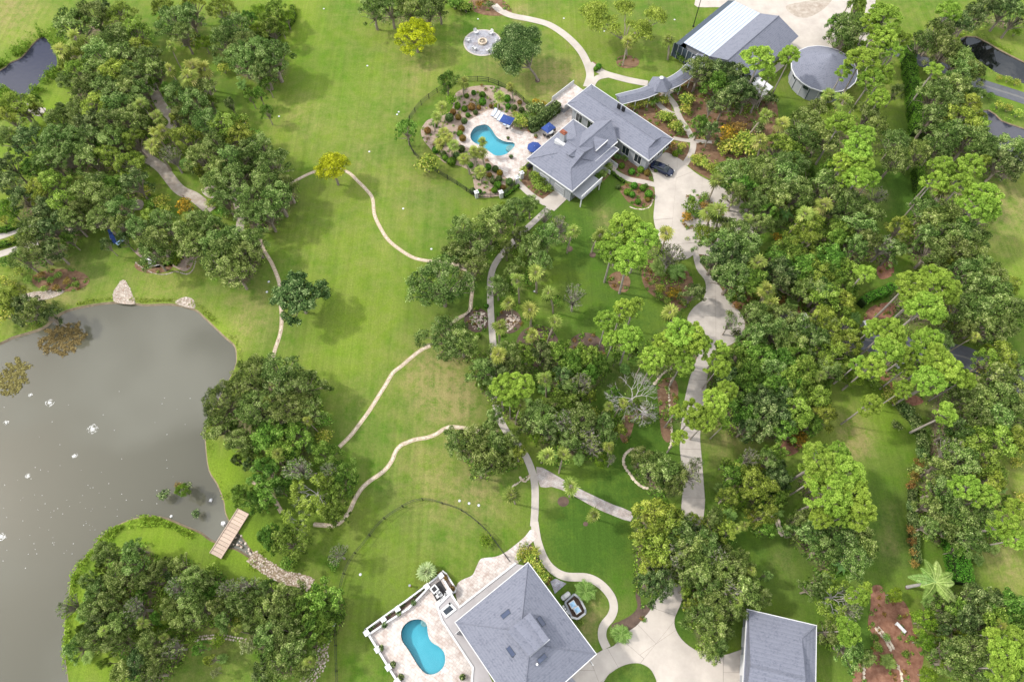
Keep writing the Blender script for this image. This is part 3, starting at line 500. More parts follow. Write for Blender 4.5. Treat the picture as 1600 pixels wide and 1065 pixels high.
me = np_mesh('ground', np.c_[Vg, np.zeros(len(Vg))], None, Fg, {'dry': ('POINT', dr), 'lush': ('POINT', lu), 'yellowgreen': ('POINT', su), 'litter': ('POINT', li)})
props(link_mesh('ground', me, None, MT['grass']), kind='structure')
def area2(p): return sum(p[i][0] * p[(i + 1) % len(p)][1] - p[(i + 1) % len(p)][0] * p[i][1] for i in range(len(p)))
def inset(ring, d):
    s = 1 if area2(ring) > 0 else -1; n = len(ring); out = []
    for i in range(n):
        a, b = Vector(ring[i - 1][:2]), Vector(ring[(i + 1) % n][:2]); t = (b - a).normalized(); nn = Vector((-t.y, t.x)) * s
        out.append((ring[i][0] + nn.x * d, ring[i][1] + nn.y * d))
    return out
def water(name, ring, m, wz, depth_, bank=.5):
    lo = inset(ring, bank); n = len(ring); b = MB()
    b.v = [(p[0], p[1], 0) for p in ring] + [(p[0], p[1], -depth_) for p in lo]
    for i in range(n): j = (i + 1) % n; b.f.append((i, j, n + j, n + i))
    props(b.build(name + '_bank', MT['soil'], None), kind='structure')
    V, F = cdt([(p[0], p[1]) for p in ring]); me = np_mesh(name, np.c_[V, np.full(len(V), wz)], None, F)
    props(link_mesh(name, me, None, m), kind='structure')
water('pond', pond_w, MT['pond'], -.35, .9, .7); water('canal', canal_w, MT['canal'], -.2, .7, .35)
water('ditch', bl1_w, MT['blackw'], -.2, .6, .35); water('lake', bl2_w, MT['canal'], -.2, .6, .35)
# ------------------------------------------------------------------ flat setting: beds, paths, drives
def sheet(name, poly, z, m, smooth=4, z0=-.02, kind='structure', parent=None, raw=False):
    w = poly if raw else pxpoly(poly, 0, smooth)
    if name in ('mulch_bed', 'planting_bed'): BEDS.append(w)
    V, F = cdt([(p[0], p[1]) for p in w]); n = len(w)
    b = MB(); b.v = [(v[0], v[1], z) for v in V]; b.f = [tuple(int(i) for i in f) for f in F]
    k = len(b.v); b.v += [(p[0], p[1], z) for p in w] + [(p[0], p[1], z0) for p in w]
    for i in range(n): j = (i + 1) % n; b.f.append((k + i, k + j, k + n + j, k + n + i))
    return props(b.build(name, m, parent), kind=kind)
B = 0.03; BEDS = []
sheet('mulch_bed', [(1048,138),(1062,130),(1090,122),(1130,130),(1172,150),(1190,158),(1212,160),(1216,190),(1214,214),(1190,240),(1165,250),(1130,252),(1112,262),(1120,284),(1095,272),(1076,258),(1082,235),(1082,210),(1068,188),(1060,168)], B, MT['mulch'])
sheet('mulch_bed', [(955,238),(975,225),(1000,240),(1012,262),(1020,282),(1000,281),(978,274),(962,258)], B, MT['mulch'])
sheet('mulch_bed', [(968,294),(985,287),(1008,288),(1020,294),(1023,306),(1018,318),(1003,324),(985,318),(975,308)], B, MT['mulch'])
sheet('mulch_bed', [(978,168),(995,152),(1030,146),(1045,156),(1053,180),(1068,200),(1075,216),(1062,222),(1030,206),(1000,186)], B, MT['mulch'])
sheet('mulch_bed', [(1048,230),(1062,222),(1074,224),(1076,236),(1066,252),(1050,246),(1036,240)], B, MT['mulch'])
sheet('mulch_bed', [(815,288),(823,262),(845,275),(872,298),(868,306),(850,312),(832,305)], B, MT['mulch'])
sheet('mulch_bed', [(895,308),(915,304),(940,286),(960,262),(950,252),(930,264),(900,296)], B, MT['mulch'])
sheet('mulch_bed', [(996,914),(1000,930),(1004,945),(1024,939),(1018,955),(1006,974),(993,982),(978,996),(962,998),(955,977),(968,970),(986,960),(996,947),(993,930)], B, MT['darkmulch'])
sheet('mulch_bed', [(1218,658),(1240,655),(1256,668),(1252,700),(1230,712),(1216,700)], B, MT['redmulch'])
sheet('mulch_bed', [(1362,917),(1377,915),(1388,935),(1408,936),(1420,952),(1428,985),(1443,1023),(1436,1065),(1440,1130),(1326,1130),(1332,1065),(1334,1038),(1357,1031),(1365,998),(1356,975),(1360,947)], B, MT['redmulch'])
sheet('mulch_bed', [(1372,585),(1385,580),(1402,606),(1440,622),(1436,632),(1400,634),(1384,616)], B, MT['redmulch'])
sheet('mulch_bed', [(1360,480),(1395,472),(1398,490),(1372,505),(1350,500)], B, MT['redmulch'])
sheet('mulch_bed', [(1370,418),(1392,408),(1396,428),(1376,436)], B, MT['redmulch'])
sheet('mulch_bed', [(1196,452),(1215,446),(1245,455),(1258,478),(1235,494),(1205,482),(1150,482),(1138,468),(1124,446),(1150,450)], B, MT['redmulch'])
sheet('mulch_bed', [(1003,412),(1025,404),(1060,412),(1082,436),(1080,470),(1060,486),(1040,474),(1008,450)], B, MT['mulch'])
sheet('mulch_bed', [(955,428),(972,424),(985,438),(978,456),(958,452),(950,440)], B, MT['mulch'])
sheet('mulch_bed', [(1028,600),(1050,590),(1060,610),(1050,660),(1046,690),(1034,680),(1030,640)], B, MT['mulch'])
sheet('mulch_bed', [(965,655),(990,650),(985,680),(972,690)], B, MT['mulch'])
sheet('mulch_bed', [(1067,322),(1080,300),(1096,302),(1118,312),(1130,340),(1118,372),(1100,398),(1082,396),(1070,372),(1064,345)], B, MT['mulch'])
sheet('mulch_bed', [(963,93),(972,87),(985,87),(998,94),(996,103),(980,107),(966,103)], B, MT['mulch'])
sheet('mulch_bed', [(728,8),(760,-10),(785,0),(800,18),(780,25),(750,22)], B, MT['mulch'])
sheet('mulch_bed', [(926,96),(941,104),(940,111),(932,114),(928,110)], B, MT['mulch'], 0)
sheet('mulch_bed', [(805,866),(826,846),(836,858),(842,880),(862,902),(854,914)], B, MT['darkmulch'], 0)
for cx, cy, r in ((745,500,20),(795,502,20),(840,540,34),(915,548,30)):
    sheet('mulch_bed', [(cx + r * math.cos(a), cy + r * .95 * math.sin(a)) for a in np.linspace(0, 6.28, 9)[:-1]], B, MT['darkmulch'])
for cx, cy, r in ((890,389,5),(926,398,5),(915,818,4),(880,783,9),(1418,917,4),(840,126,4)):
    sheet('tree_ring', [(cx + r * math.cos(a), cy + r * .9 * math.sin(a)) for a in np.linspace(0, 6.28, 9)[:-1]], B - .004, MT['darkmulch'])
for cx, cy, rx, ry in ((95,438,45,18),(240,415,30,12)):
    sheet('planting_bed', [(cx + rx * math.cos(a), cy + ry * math.sin(a)) for a in np.linspace(0, 6.28, 11)[:-1]], B, MT['mulch'])
sheet('planting_bed', [(210,392),(222,404),(245,418),(268,416),(288,424),(300,415),(303,395),(296,378),(280,380),(255,378),(225,385)], B, MT['gravel'])
GB = [(657.5,204),(662,195),(668,188),(680,184),(694,180),(706,171.5),(708,158),(713,145),(731,137),(750,134),(769,134),(785,137),(800,143),(818,158),(826,172),(832,200),(826,208),(800,215),(795,250),(790,280),(786,304),(745,308),(741,291),(736,270),(725,262),(713,258),(694,254),(684,244),(673,233),(661,218)]
# sandy tracks in the left wood, rock beaches
props(ribbon([(225,110),(238,137),(253,167),(272,190),(250,215),(225,240),(252,262),(279,295),(304,308),(330,330)], 2.2, 0, .03).build('sandy_track', MT['sand'], None), kind='structure')
props(ribbon([(362,290),(372,320),(376,345),(372,370)], 1.6, 0, .034).build('sandy_track', MT['sand'], None), kind='structure')
props(ribbon([(-10,372),(10,366),(40,354),(60,348)], 1.5, 0, .04).build('footpath', MT['conc2'], None), kind='structure')
props(ribbon([(-10,400),(10,394),(36,386),(60,378)], 1.5, 0, .044).build('footpath', MT['conc2'], None), kind='structure')
sheet('shore_sand', [(30,468),(38,460),(60,455),(97,452),(98,458),(80,466),(55,470)], B, MT['sand'])
sheet('shore_sand', [(192,437),(182,448),(177,458),(180,472),(210,475),(207,460),(200,445)], B, MT['sand'])
sheet('shore_sand', [(274,473),(288,464),(302,468),(303,482)], B, MT['sand'])
sheet('shore_sand', [(42,162),(60,168),(72,170),(62,182),(45,174)], B, MT['conc2'])
for i in range(5):
    px, py = [(330,300),(190,350),(110,360),(215,320),(345,255)][i]; r = [14,10,8,12,8][i]
    sheet('sandy_clearing', [(px + r * math.cos(a) * random.uniform(.7, 1.3), py + r * .7 * math.sin(a)) for a in np.linspace(0, 6.28, 9)[:-1]], B - .006, MT['sand'])
# asphalt roads
def road(pts, w, z=.04):
    props(ribbon(pts, w, -.02, z).build('road', MT['asph'], None), kind='structure')
    for s in (-.12, .12):
        props(ribbon([(x, y + s * 6) for x, y in pts], .12, z - .01, z + .004).build('centre_line', MT['line'], None), kind='structure')
road([(1380,70),(1430,92),(1480,110),(1532,132),(1600,154),(1680,185)], 3.6)
road([(1215,498),(1240,504),(1275,514),(1350,530),(1430,545),(1500,556),(1535,570),(1600,600),(1700,650)], 4.4)
sheet('gravel_yard', [(1085,8),(1130,-30),(1330,-40),(1330,15),(1310,60),(1300,80),(1270,90),(1240,100),(1215,60),(1180,20),(1130,12)], B + .008, MT['conc'])
sheet('asphalt_patch', [(1228,10),(1262,2),(1300,-6),(1290,12),(1262,28),(1240,24)], B + .016, MT['sand'])
props(ribbon([(1362,-10),(1358,25),(1352,50),(1345,80)], 2.0, 0, .05).build('footpath', MT['conc2'], None), kind='structure')
# concrete drives poured in slabs: each slab is a piece with an open joint round it
def slabs(name, poly, lines, z, m, smooth=4, gap=.035):
    base = sheet(name, poly, z - .02, MT['joint'], smooth)
    ring = [Vector((p.x, p.y)) for p in pxpoly(poly, 0, smooth)]; V, F = cdt(ring)
    import bmesh
    bm = bmesh.new(); vs = [bm.verts.new((v[0], v[1], 0)) for v in V]
    for f in F: bm.faces.new([vs[i] for i in f])
    bmesh.ops.dissolve_limit(bm, angle_limit=.01, verts=bm.verts[:], edges=bm.edges[:])
    cuts = set()
    for (a, b) in lines:
        A, Bp = U(*a), U(*b); n = (Bp - A).normalized(); n = Vector((-n.y, n.x, 0))
        r = bmesh.ops.bisect_plane(bm, geom=bm.verts[:] + bm.edges[:] + bm.faces[:], plane_co=A, plane_no=n, dist=1e-4)
        cuts |= {e for e in r['geom_cut'] if isinstance(e, bmesh.types.BMEdge)}
    bmesh.ops.split_edges(bm, edges=[e for e in bm.edges if e in cuts])
    bm.verts.ensure_lookup_table(); seen = set(); k = 0
    for f0 in bm.faces[:]:
        if f0 in seen: continue
        st = [f0]; comp = []; seen.add(f0)
        while st:
            f = st.pop(); comp.append(f)
            for e in f.edges:
                for g in e.link_faces:
                    if g not in seen: seen.add(g); st.append(g)
        ar = sum(f.calc_area() for f in comp)
        if ar < .3: continue
        cen = Vector((0, 0, 0)); 
        for f in comp: cen += f.calc_center_median() * f.calc_area()
        cen /= ar; sc = 1 - gap / math.sqrt(ar) * 1.2
        idx = {}; b = MB()
        for f in comp:
            for v in f.verts:
                if v.index not in idx or True:
                    pass
        vl = list({v for f in comp for v in f.verts}); idx = {v: i for i, v in enumerate(vl)}
        b.v = [tuple(cen + (v.co - cen) * sc + Vector((0, 0, z))) for v in vl]; n = len(vl); b.v += [(q[0], q[1], z - .03) for q in b.v[:n]]
        for f in comp: b.f.append(tuple(idx[v] for v in f.verts))
        for f in comp:
            fv = list(f.verts)
            for i, v in enumerate(fv):
                w2 = fv[(i + 1) % len(fv)]; e = bm.edges.get((v, w2))
                if e is not None and len(e.link_faces) == 1: b.f.append((idx[w2], idx[v], n + idx[v], n + idx[w2]))
        b.build('slab', m, base); k += 1
    bm.free(); return base
slabs('driveway', [(1008,252),(1020,249),(1034,241),(1044,239),(1066,251),(1073,259),(1094,275),(1120,288),(1150,305),(1172,328),(1184,360),(1172,388),(1128,402),(1089,397),(1072,405),(1050,402),(1036,386),(1026,362),(1021,340),(1023,316),(1023,296),(1019,272)],
      [((1000,300),(1100,262)),((1010,345),(1180,330)),((1010,385),(1180,372)),((1060,240),(1045,410)),((1098,270),(1090,400)),((1140,290),(1140,400))], .05, MT['conc'], 3)
slabs('driveway', [(1083,396),(1092,398),(1096,413),(1113,434),(1124,446),(1136,466),(1150,480),(1160,494),(1164,508),(1158,526),(1141,539),(1124,545),(1112,560),(1105,590),(1103,614),(1098,640),(1094,680),(1096,710),(1100,761),(1101,793),(1092,850),(1076,905),(1044,912),(1050,870),(1060,830),(1066,771),(1068,745),(1062,700),(1065,655),(1070,622),(1080,582),(1092,550),(1090,535),(1078,515),(1074,496),(1084,480),(1098,468),(1103,450),(1100,436),(1088,420)],
      [((1000,y),(1200,y + 3)) for y in (436,462,492,525,558,592,628,664,700,738,776,815,855,892)] + [((1117,400),(1119,560))], .054, MT['conc2'], 3)
slabs('driveway', [(1042,910),(1075,903),(1070,925),(1062,947),(1054,967),(1057,985),(1070,1003),(1094,1018),(1125,1024),(1165,1012),(1175,1015),(1190,1130),(880,1130),(880,1070),(895,1053),(932,1020),(955,1010),(962,1005),(975,990),(993,978),(1004,966),(1014,955),(1022,940),(1036,925)],
      [((1016,948),(1058,962)),((1003,982),(1025,1005)),((1025,1005),(1054,985)),((985,1010),(1025,1045)),((950,1014),(968,1045)),((1025,1005),(1000,1036)),((1080,1008),(1062,1065)),((1020,1048),(1160,1050)),((1097,1018),(1097,1130)),((1130,1020),(1130,1130)),((1030,1085),(1160,1085)),((930,1050),(960,1130))], .058, MT['conc'], 3)
V_ = pxpoly([(920,1120),(945,1062),(958,1048),(972,1040),(986,1036),(1000,1036),(1014,1043),(1022,1055),(1026,1070),(1028,1120)], 0, 4)
b = MB().prism([(p.x, p.y) for p in reversed(V_)], 0, .12); o = props(b.build('lawn_island', MT['grass'], None), kind='structure')
for an, v in (('lush', 1.0), ('dry', .1), ('yellowgreen', 0), ('litter', 0)):
    A = o.data.attributes.new(an, 'FLOAT', 'POINT'); A.data.foreach_set('value', [v] * len(o.data.vertices))
sheet('paved_apron', [(879,1068),(892,1056),(905,1070),(925,1110),(890,1130)], .062, MT['apron'], 0)
# walks
def walk(pts, w, z, m='conc', name='walkway'): return props(ribbon(pts, w, -.02, z).build(name, MT[m], None), kind='structure')
walk([(772,8),(782,17),(800,25),(830,31),(858,39),(884,56),(905,77),(917,98),(922,118),(917,136)], 1.7, .06)
walk([(921,100),(932,108),(945,115),(965,121),(985,126),(1012,131)], 1.7, .064)
walk([(922,140),(928,127),(936,121),(950,118)], 1.4, .068)
walk([(1035,143),(1044,152),(1055,165),(1062,184),(1076,206),(1083,223),(1080,240),(1070,257)], 1.25, .06)
walk([(1027,160),(1034,168),(1046,176),(1058,180)], 1.1, .064)
walk([(1052,216),(1068,219),(1086,221),(1112,222)], .9, .068)
walk([(950,258),(962,270),(983,280),(1003,284),(1024,289)], 1.15, .064)
walk([(808,284),(822,298),(836,309),(852,318)], 1.2, .064)
walk([(866,318),(848,334),(820,360),(795,385),(775,410),(767,432),(766,460),(767,490),(769,520),(771,545),(772,590),(776,640),(792,675),(812,698),(826,722),(835,752),(836,790),(834,822)], 1.15, .06, 'conc2')
walk([(835,815),(840,845),(850,872),(863,889),(884,900),(917,902),(938,912),(954,930),(959,947),(955,962),(943,978),(941,995),(948,1012)], 1.2, .068)
walk([(1196,120),(1207,112),(1222,100)], 1.4, .06)
props(ribbon([(1057,138),(1045,145),(1033,152)], 1.0, 0, .05).build('walkway', MT['conc'], None), kind='structure')
sheet('paver_path', [(838,729),(860,737),(882,750),(905,763),(930,775),(958,788),(986,799),(985,814),(958,805),(930,793),(905,779),(885,768),(862,760),(844,760)], .056, MT['paver'], 2)
sheet('paver_path', [(860,908),(868,903),(885,911),(867,927)], .06, MT['apron'], 0)
sheet('patio', [(831,826),(820,838),(806,850),(790,862),(775,869),(758,871),(750,874),(744,886),(738,898),(725,904),(716,910),(712,921),(714,936),(725,944),(806,884),(826,852),(840,838)], .072, MT['trav'], 3)
sheet('patio', [(842,316),(868,297),(893,304),(866,330)], .07, MT['conc'], 0)
# upper pool patio with a hole for the pool
PAT = [(727,192),(745,182),(762,173),(775,172),(788,175),(796,186),(799.5,199),(812,205),(824,206),(835,208),(848,200),(862,186),(872,172),(890,160),(905,172),(890,200),(860,228),(826,252),(806,278),(798,284),(780,266),(764,251),(741,235),(722,227),(712,214),(722,206),(722,198)]
def holed(name, outer, hole, z, m, z0=-.02):
    V, F = cdt([(p[0], p[1]) for p in outer], [[(p[0], p[1]) for p in hole]]); b = MB(); b.v = [(v[0], v[1], z) for v in V]; b.f = [tuple(int(i) for i in f) for f in F]
    for w in (outer, hole):
        k = len(b.v); n = len(w); b.v += [(p[0], p[1], z) for p in w] + [(p[0], p[1], z0) for p in w]
        for i in range(n): j = (i + 1) % n; b.f.append((k + i, k + j, k + n + j, k + n + i))
    return props(b.build(name, m, None), kind='structure')
holed('gravel_bed', pxpoly(GB, 0, 4), pool1_w, B, MT['gravel'])
holed('patio', pxpoly(PAT, 0, 3), pool1_w, .06, MT['trav'])
def pool(ring, ztop, label, shallow_dir, ledges):
    c = sum((Vector((p[0], p[1], 0)) for p in ring), Vector()) / len(ring)
    t = thing('swimming_pool', label, 'pool', (c.x, c.y, ztop))
    R = [(p[0] - c.x, p[1] - c.y) for p in ring]; d = Vector(shallow_dir).normalized(); b = MB(); n = len(R); ext = max(abs(p[0] * d.x + p[1] * d.y) for p in R)
    fl = lambda p: -.55 - .8 * (1 - min(1, max(0, (p[0] * d.x + p[1] * d.y) / ext + .25) / 1.0))
    V, F = cdt(R, (), [(x, y) for x in np.arange(-9, 9, .8) for y in np.arange(-9, 9, .8) if inpoly(np.array([x]), np.array([y]), R)[0]])
    b.v = [(v[0], v[1], fl(v)) for v in V]; b.f = [tuple(int(i) for i in f) for f in F]
    k = len(b.v); b.v += [(p[0], p[1], -.001) for p in R] + [(p[0], p[1], fl(p)) for p in R]
    for i in range(n): j = (i + 1) % n; b.f.append((k + i, k + j, k + n + j, k + n + i))
    b.build('basin', MT['plaster'], t)
    V, F = cdt(R); link_mesh('water_surface', np_mesh('water_surface', np.c_[V, np.full(len(V), -.12)], None, F), t, MT['poolw'])
    O = inset(R, -.28); b = MB()
    for i in range(n):
        j = (i + 1) % n; b.hexa([(R[i][0], R[i][1], -.1), (R[j][0], R[j][1], -.1), (O[j][0], O[j][1], -.1), (O[i][0], O[i][1], -.1), (R[i][0], R[i][1], .02), (R[j][0], R[j][1], .02), (O[j][0], O[j][1], .02), (O[i][0], O[i][1], .02)])
    b.build('coping', MT['trav'], t)
    for px, py, r_ in ledges:
        q_ = U(px, py, ztop) - Vector((c.x, c.y, ztop)); MB().lathe((q_.x, q_.y, 0), [(r_, -.5), (r_, -.2), (r_ * .55, -.19), (r_ * .5, -.17)], 18).build('step', MT['trav'], t)
    return t
pool(pool1_w, .06, 'kidney shaped blue swimming pool in the patio above the upper house', (1, -.6), [(797, 230.5, .85)])
t2 = pool(pool2_w, TER_Z, 'long bean shaped blue swimming pool on the white terrace of the lower house', (.6, -1), [(663, 972, .55)])
# ------------------------------------------------------------------ vegetation builders (each kind is modelled once per variant, copies share the meshes)
def norm(a): return a / np.maximum(1e-9, np.linalg.norm(a, axis=1, keepdims=True))
def leaf_mesh(name, Cn, N, S, asp, var, T=None):
    """diamond leaves: centres, normals, sizes, aspect, colour value"""
    n = len(Cn); N = norm(N)
    if T is None: T = RNG.normal(size=(n, 3))
    T = norm(T - N * (T * N).sum(1, keepdims=True)); Bv = np.cross(N, T)
    S = S[:, None]; a = T * S; b = Bv * S * asp
    V = np.stack([Cn - a, Cn - b * 1.0 + a * .1, Cn + a, Cn + b + a * .1], 1).reshape(-1, 3)
    F = np.arange(n * 4).reshape(-1, 4)
    return np_mesh(name, V, F, None, {'var': ('FACE', var)})
def clump_points(cl, per, up=.35, fill=.35):
    """cl: (x,y,z,r,flat,var) ; leaves on and inside each clump, mostly its upper shell"""
    P_, N_, Vv = [], [], []
    for x, y, z, r, fl, v in cl:
        n = int(per * r * r); d = norm(RNG.normal(size=(n, 3))); d[:, 2] = np.where(d[:, 2] < -.25, -d[:, 2], d[:, 2])
        rad = r * (1 - fill * RNG.random(n) ** 1.5 + np.clip(RNG.normal(size=n), -.5, 2.2) * .13) * (1 + .24 * np.sin(d[:, 0] * 7 + x * 3) * np.cos(d[:, 1] * 6 + y * 2))
        p = d * rad[:, None]; p[:, 2] *= fl; P_.append(p + np.array([x, y, z])); N_.append(d * .8 + np.array([0, 0, up]) + RNG.normal(size=(n, 3)) * .45)
        Vv.append(np.clip(v + RNG.normal(size=n) * .24 + .02, 0, 1))
    return np.concatenate(P_), np.concatenate(N_), np.concatenate(Vv)
def limb_pts(a, b, sag, k=4):
    a, b = Vector(a), Vector(b); o = []
    for i in range(k + 1):
        t = i / k; p = a.lerp(b, t); p.z += sag * math.sin(t * math.pi); o.append(p + Vector((random.uniform(-.12, .12), random.uniform(-.12, .12), 0)) * (0 < i < k))
    return o
PROTO = {}
def broadleaf(key, R, H, ncl, per, leaf, mk, sparse=0, bark='bark', asp=.55, clr=(.75, 1.35), flat=.75, seed=1):
    random.seed(seed); cl = []; th0 = random.random() * 6; lob = [random.uniform(.55, 1.22) for _ in range(9)]
    tries = 0
    while len(cl) < ncl and tries < 4000:
        tries += 1; a = random.random() * 2 * math.pi; q = math.sqrt(random.random()); rr = random.uniform(*clr) * R / 4.2
        lim = lob[int(a / 6.2832 * 9) % 9] * (R - rr * .7); d = q * lim
        x, y = d * math.cos(a), d * math.sin(a); z = H * (.56 + .36 * (1 - (d / R) ** 2)) + random.uniform(-.10, .06) * H
        if any((x - c[0]) ** 2 + (y - c[1]) ** 2 + ((z - c[2]) * 1.4) ** 2 < (.62 * (rr + c[3]) * .98) ** 2 for c in cl): continue
        cl.append((x, y, z, rr, flat, random.uniform(.15, .68)))
    keep = [c for c in cl if random.random() > sparse * .55]
    P_, N_, Vv = clump_points(keep, per / ((R / 4.2) ** 2) * (1 - sparse * .45)); n = len(P_)
    cm = leaf_mesh(key + '_crown', P_, N_, RNG.uniform(leaf * .6, leaf * 1.25, n), asp, Vv); cm.materials.append(MT[mk])
    b = MB(); h0 = H * .28; tp = [Vector((0, 0, -.1)), Vector((.1, .05, h0 * .5)), Vector((0, .1, h0))]; b.line(tp, .34 * H / 8, .25 * H / 8, 7)
    for k, c in enumerate(cl):
        if sparse < .5 and k % 2: continue
        mid = Vector((c[0] * .45, c[1] * .45, h0 + (c[2] - h0) * .55)); e = Vector((c[0] * .95, c[1] * .95, c[2] + (c[3] * flat * .5 if sparse > .5 else 0)))
        b.line(limb_pts(tp[2], mid, .2, 2) + limb_pts(mid, e, .15, 3)[1:], .13 * H / 8, .035, 4)
        if sparse > .5 or k % 4 == 0:
            for _ in range(5 if sparse > .5 else 2):
                d = Vector((random.uniform(-1, 1), random.uniform(-1, 1), random.uniform(.1, .9))).normalized() * c[3] * random.uniform(.8, 1.15)
                b.line([e, e + d * .5 + Vector((0, 0, .1)), e + d], .045, .015, 3)
    tm = b.mesh(key + '_trunk'); tm.materials.append(MT[bark])
    PROTO[key] = dict(R=R, H=H, zc=H * .72, parts=[('trunk', tm), ('crown', cm)])
def pine(key, R, H, ncl, seed, per=620):
    random.seed(seed); cl = []; tries = 0; lob = [random.uniform(.6, 1.1) for _ in range(6)]
    while len(cl) < ncl and tries < 5000:
        tries += 1; a = random.random() * 6.283; rr = random.uniform(.42, .72); d = math.sqrt(random.random()) * (R - rr) * lob[int(a / 6.284 * 6)]
        x, y = d * math.cos(a), d * math.sin(a); z = H * .80 + (1 - (d / R) ** 2) * H * .17 + random.uniform(-1.1, .3)
        if any((x - c[0]) ** 2 + (y - c[1]) ** 2 + (z - c[2]) ** 2 < (.92 * (rr + c[3]) * .75) ** 2 for c in cl): continue
        cl.append((x, y, z, rr, .85, random.uniform(.3, .65)))
    P_, N_, Vv = [], [], []
    T_ = []
    for x, y, z, r, fl, v in cl:
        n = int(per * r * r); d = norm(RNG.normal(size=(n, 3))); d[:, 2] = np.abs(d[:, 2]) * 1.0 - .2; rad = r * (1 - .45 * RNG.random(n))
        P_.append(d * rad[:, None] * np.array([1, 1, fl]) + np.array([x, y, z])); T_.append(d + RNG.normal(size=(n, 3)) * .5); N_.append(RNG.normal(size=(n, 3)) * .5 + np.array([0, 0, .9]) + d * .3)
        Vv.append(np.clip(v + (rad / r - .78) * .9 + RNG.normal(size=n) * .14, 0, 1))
    P_ = np.concatenate(P_); n = len(P_)
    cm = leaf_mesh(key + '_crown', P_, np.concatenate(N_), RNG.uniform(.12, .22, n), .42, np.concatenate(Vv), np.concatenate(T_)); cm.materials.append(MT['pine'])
    b = MB(); top = Vector((.25, -.15, H * .9)); tr = [Vector((0, 0, -.1)), Vector((.12, 0, H * .35)), Vector((.25, -.1, H * .65)), top]; b.line(tr, .24, .1, 7)
    for k, c in enumerate(cl):
        if k % 2 and len(cl) > 24: continue
        s = tr[2].lerp(top, random.random()); b.line(limb_pts(s, (c[0], c[1], c[2] - .15), .15, 3), .06, .025, 4)
    tm = b.mesh(key + '_trunk'); tm.materials.append(MT['palebark'])
    PROTO[key] = dict(R=R, H=H, zc=H * .9, parts=[('trunk', tm), ('crown', cm)])
def fan(V, F, var, base, d, r, k=9, v=.5):
    """one palmate leaf: narrow folded segments spread round the tip of a stalk"""
    d = d.normalized(); side = d.cross(Vector((0, 0, 1))); side = side.normalized() if side.length > .05 else Vector((1, 0, 0)); up = side.cross(d).normalized()
    for i in range(k):
        t = (i / (k - 1) - .5) * math.radians(210); q = (d * math.cos(t) + side * math.sin(t)) * r * (1 - .18 * abs(t)); q2 = q + Vector((0, 0, -.28 * r * (.6 + abs(t) * .3))) ; w = up.cross(q).normalized() * r * .10
        b0 = len(V); m = base + q * .55; V += [base, m - w + up * .03, base + q2, m + w]; F.append((b0, b0 + 1, b0 + 2, b0 + 3)); var.append(min(1, max(0, v + random.uniform(-.14, .14))))
def sabal(key, R, H, n, seed, mk='sabal', lean=.5, old=.25, k=9):
    random.seed(seed); V, F, var = [], [], []; c = Vector((lean, lean * .5, H))
    for i in range(n):
        a = i * 2.39996 + random.uniform(-.2, .2); el = math.radians(random.uniform(-35, 88) if i > n * old else random.uniform(-70, -35)); st = R * random.uniform(.30, .5) * (1 - .45 * max(0, math.sin(el)))
        d = Vector((math.cos(a) * math.cos(el), math.sin(a) * math.cos(el), math.sin(el))); fan(V, F, var, c + d * st, d, R * random.uniform(.5, .66), k, (.12 if i <= n * old and random.random() < .4 else .9 if i <= n * old else .42 + .3 * math.sin(el)) + random.uniform(-.12, .12))
    cm = np_mesh(key + '_crown', [tuple(v) for v in V], F, None, {'var': ('FACE', var)}); cm.materials.append(MT[mk])
    b = MB(); b.line([Vector((0, 0, -.1)), Vector((lean * .15, lean * .1, H * .35)), Vector((lean * .55, lean * .3, H * .7)), c], .2, .17, 7)
    for i in range(n):
        a = i * 2.39996; el = math.radians(random.uniform(-30, 60)); d = Vector((math.cos(a) * math.cos(el), math.sin(a) * math.cos(el), math.sin(el))) * R * .5; b.tube(c, c + d, .025, .015, 3, False)
    tm = b.mesh(key + '_trunk'); tm.materials.append(MT['palmbark'])
    PROTO[key] = dict(R=R, H=H, zc=H, parts=[('trunk', tm), ('crown', cm)])
def frond_geo(V, F, var, base, az, L, rise, droop, w, k=14, v=.5, wid=.05, narrow=.13):
    pts = []
    for i in range(k + 1):
        t = i / k; h = L * (t - .12 * t * t); z = rise * L * t - droop * L * t * t; pts.append(base + Vector((math.cos(az) * h, math.sin(az) * h, z)))
    side = Vector((-math.sin(az), math.cos(az), 0))
    for i in range(k):
        p, q = pts[i], pts[i + 1]; d = (q - p)
        for s in (-1, 1):
            ll = w * math.sin(math.pi * min(1, (i + .8) / (k + .8)) ** .75) + .08; tip = p + d * 1.2 + side * s * ll + Vector((0, 0, -.35 * ll)); m = p.lerp(tip, .5)
            b0 = len(V); ww = d.normalized() * narrow; V += [p, m - ww + Vector((0, 0, .04)), tip, m + ww + Vector((0, 0, .04))]; F.append((b0, b0 + 1, b0 + 2, b0 + 3)); var.append(min(1, max(0, v + random.uniform(-.15, .15))))
        b0 = len(V); ww = side * wid * (1 - i / k * .7); V += [p - ww, q - ww, q + ww, p + ww]; F.append((b0, b0 + 1, b0 + 2, b0 + 3)); var.append(.85)
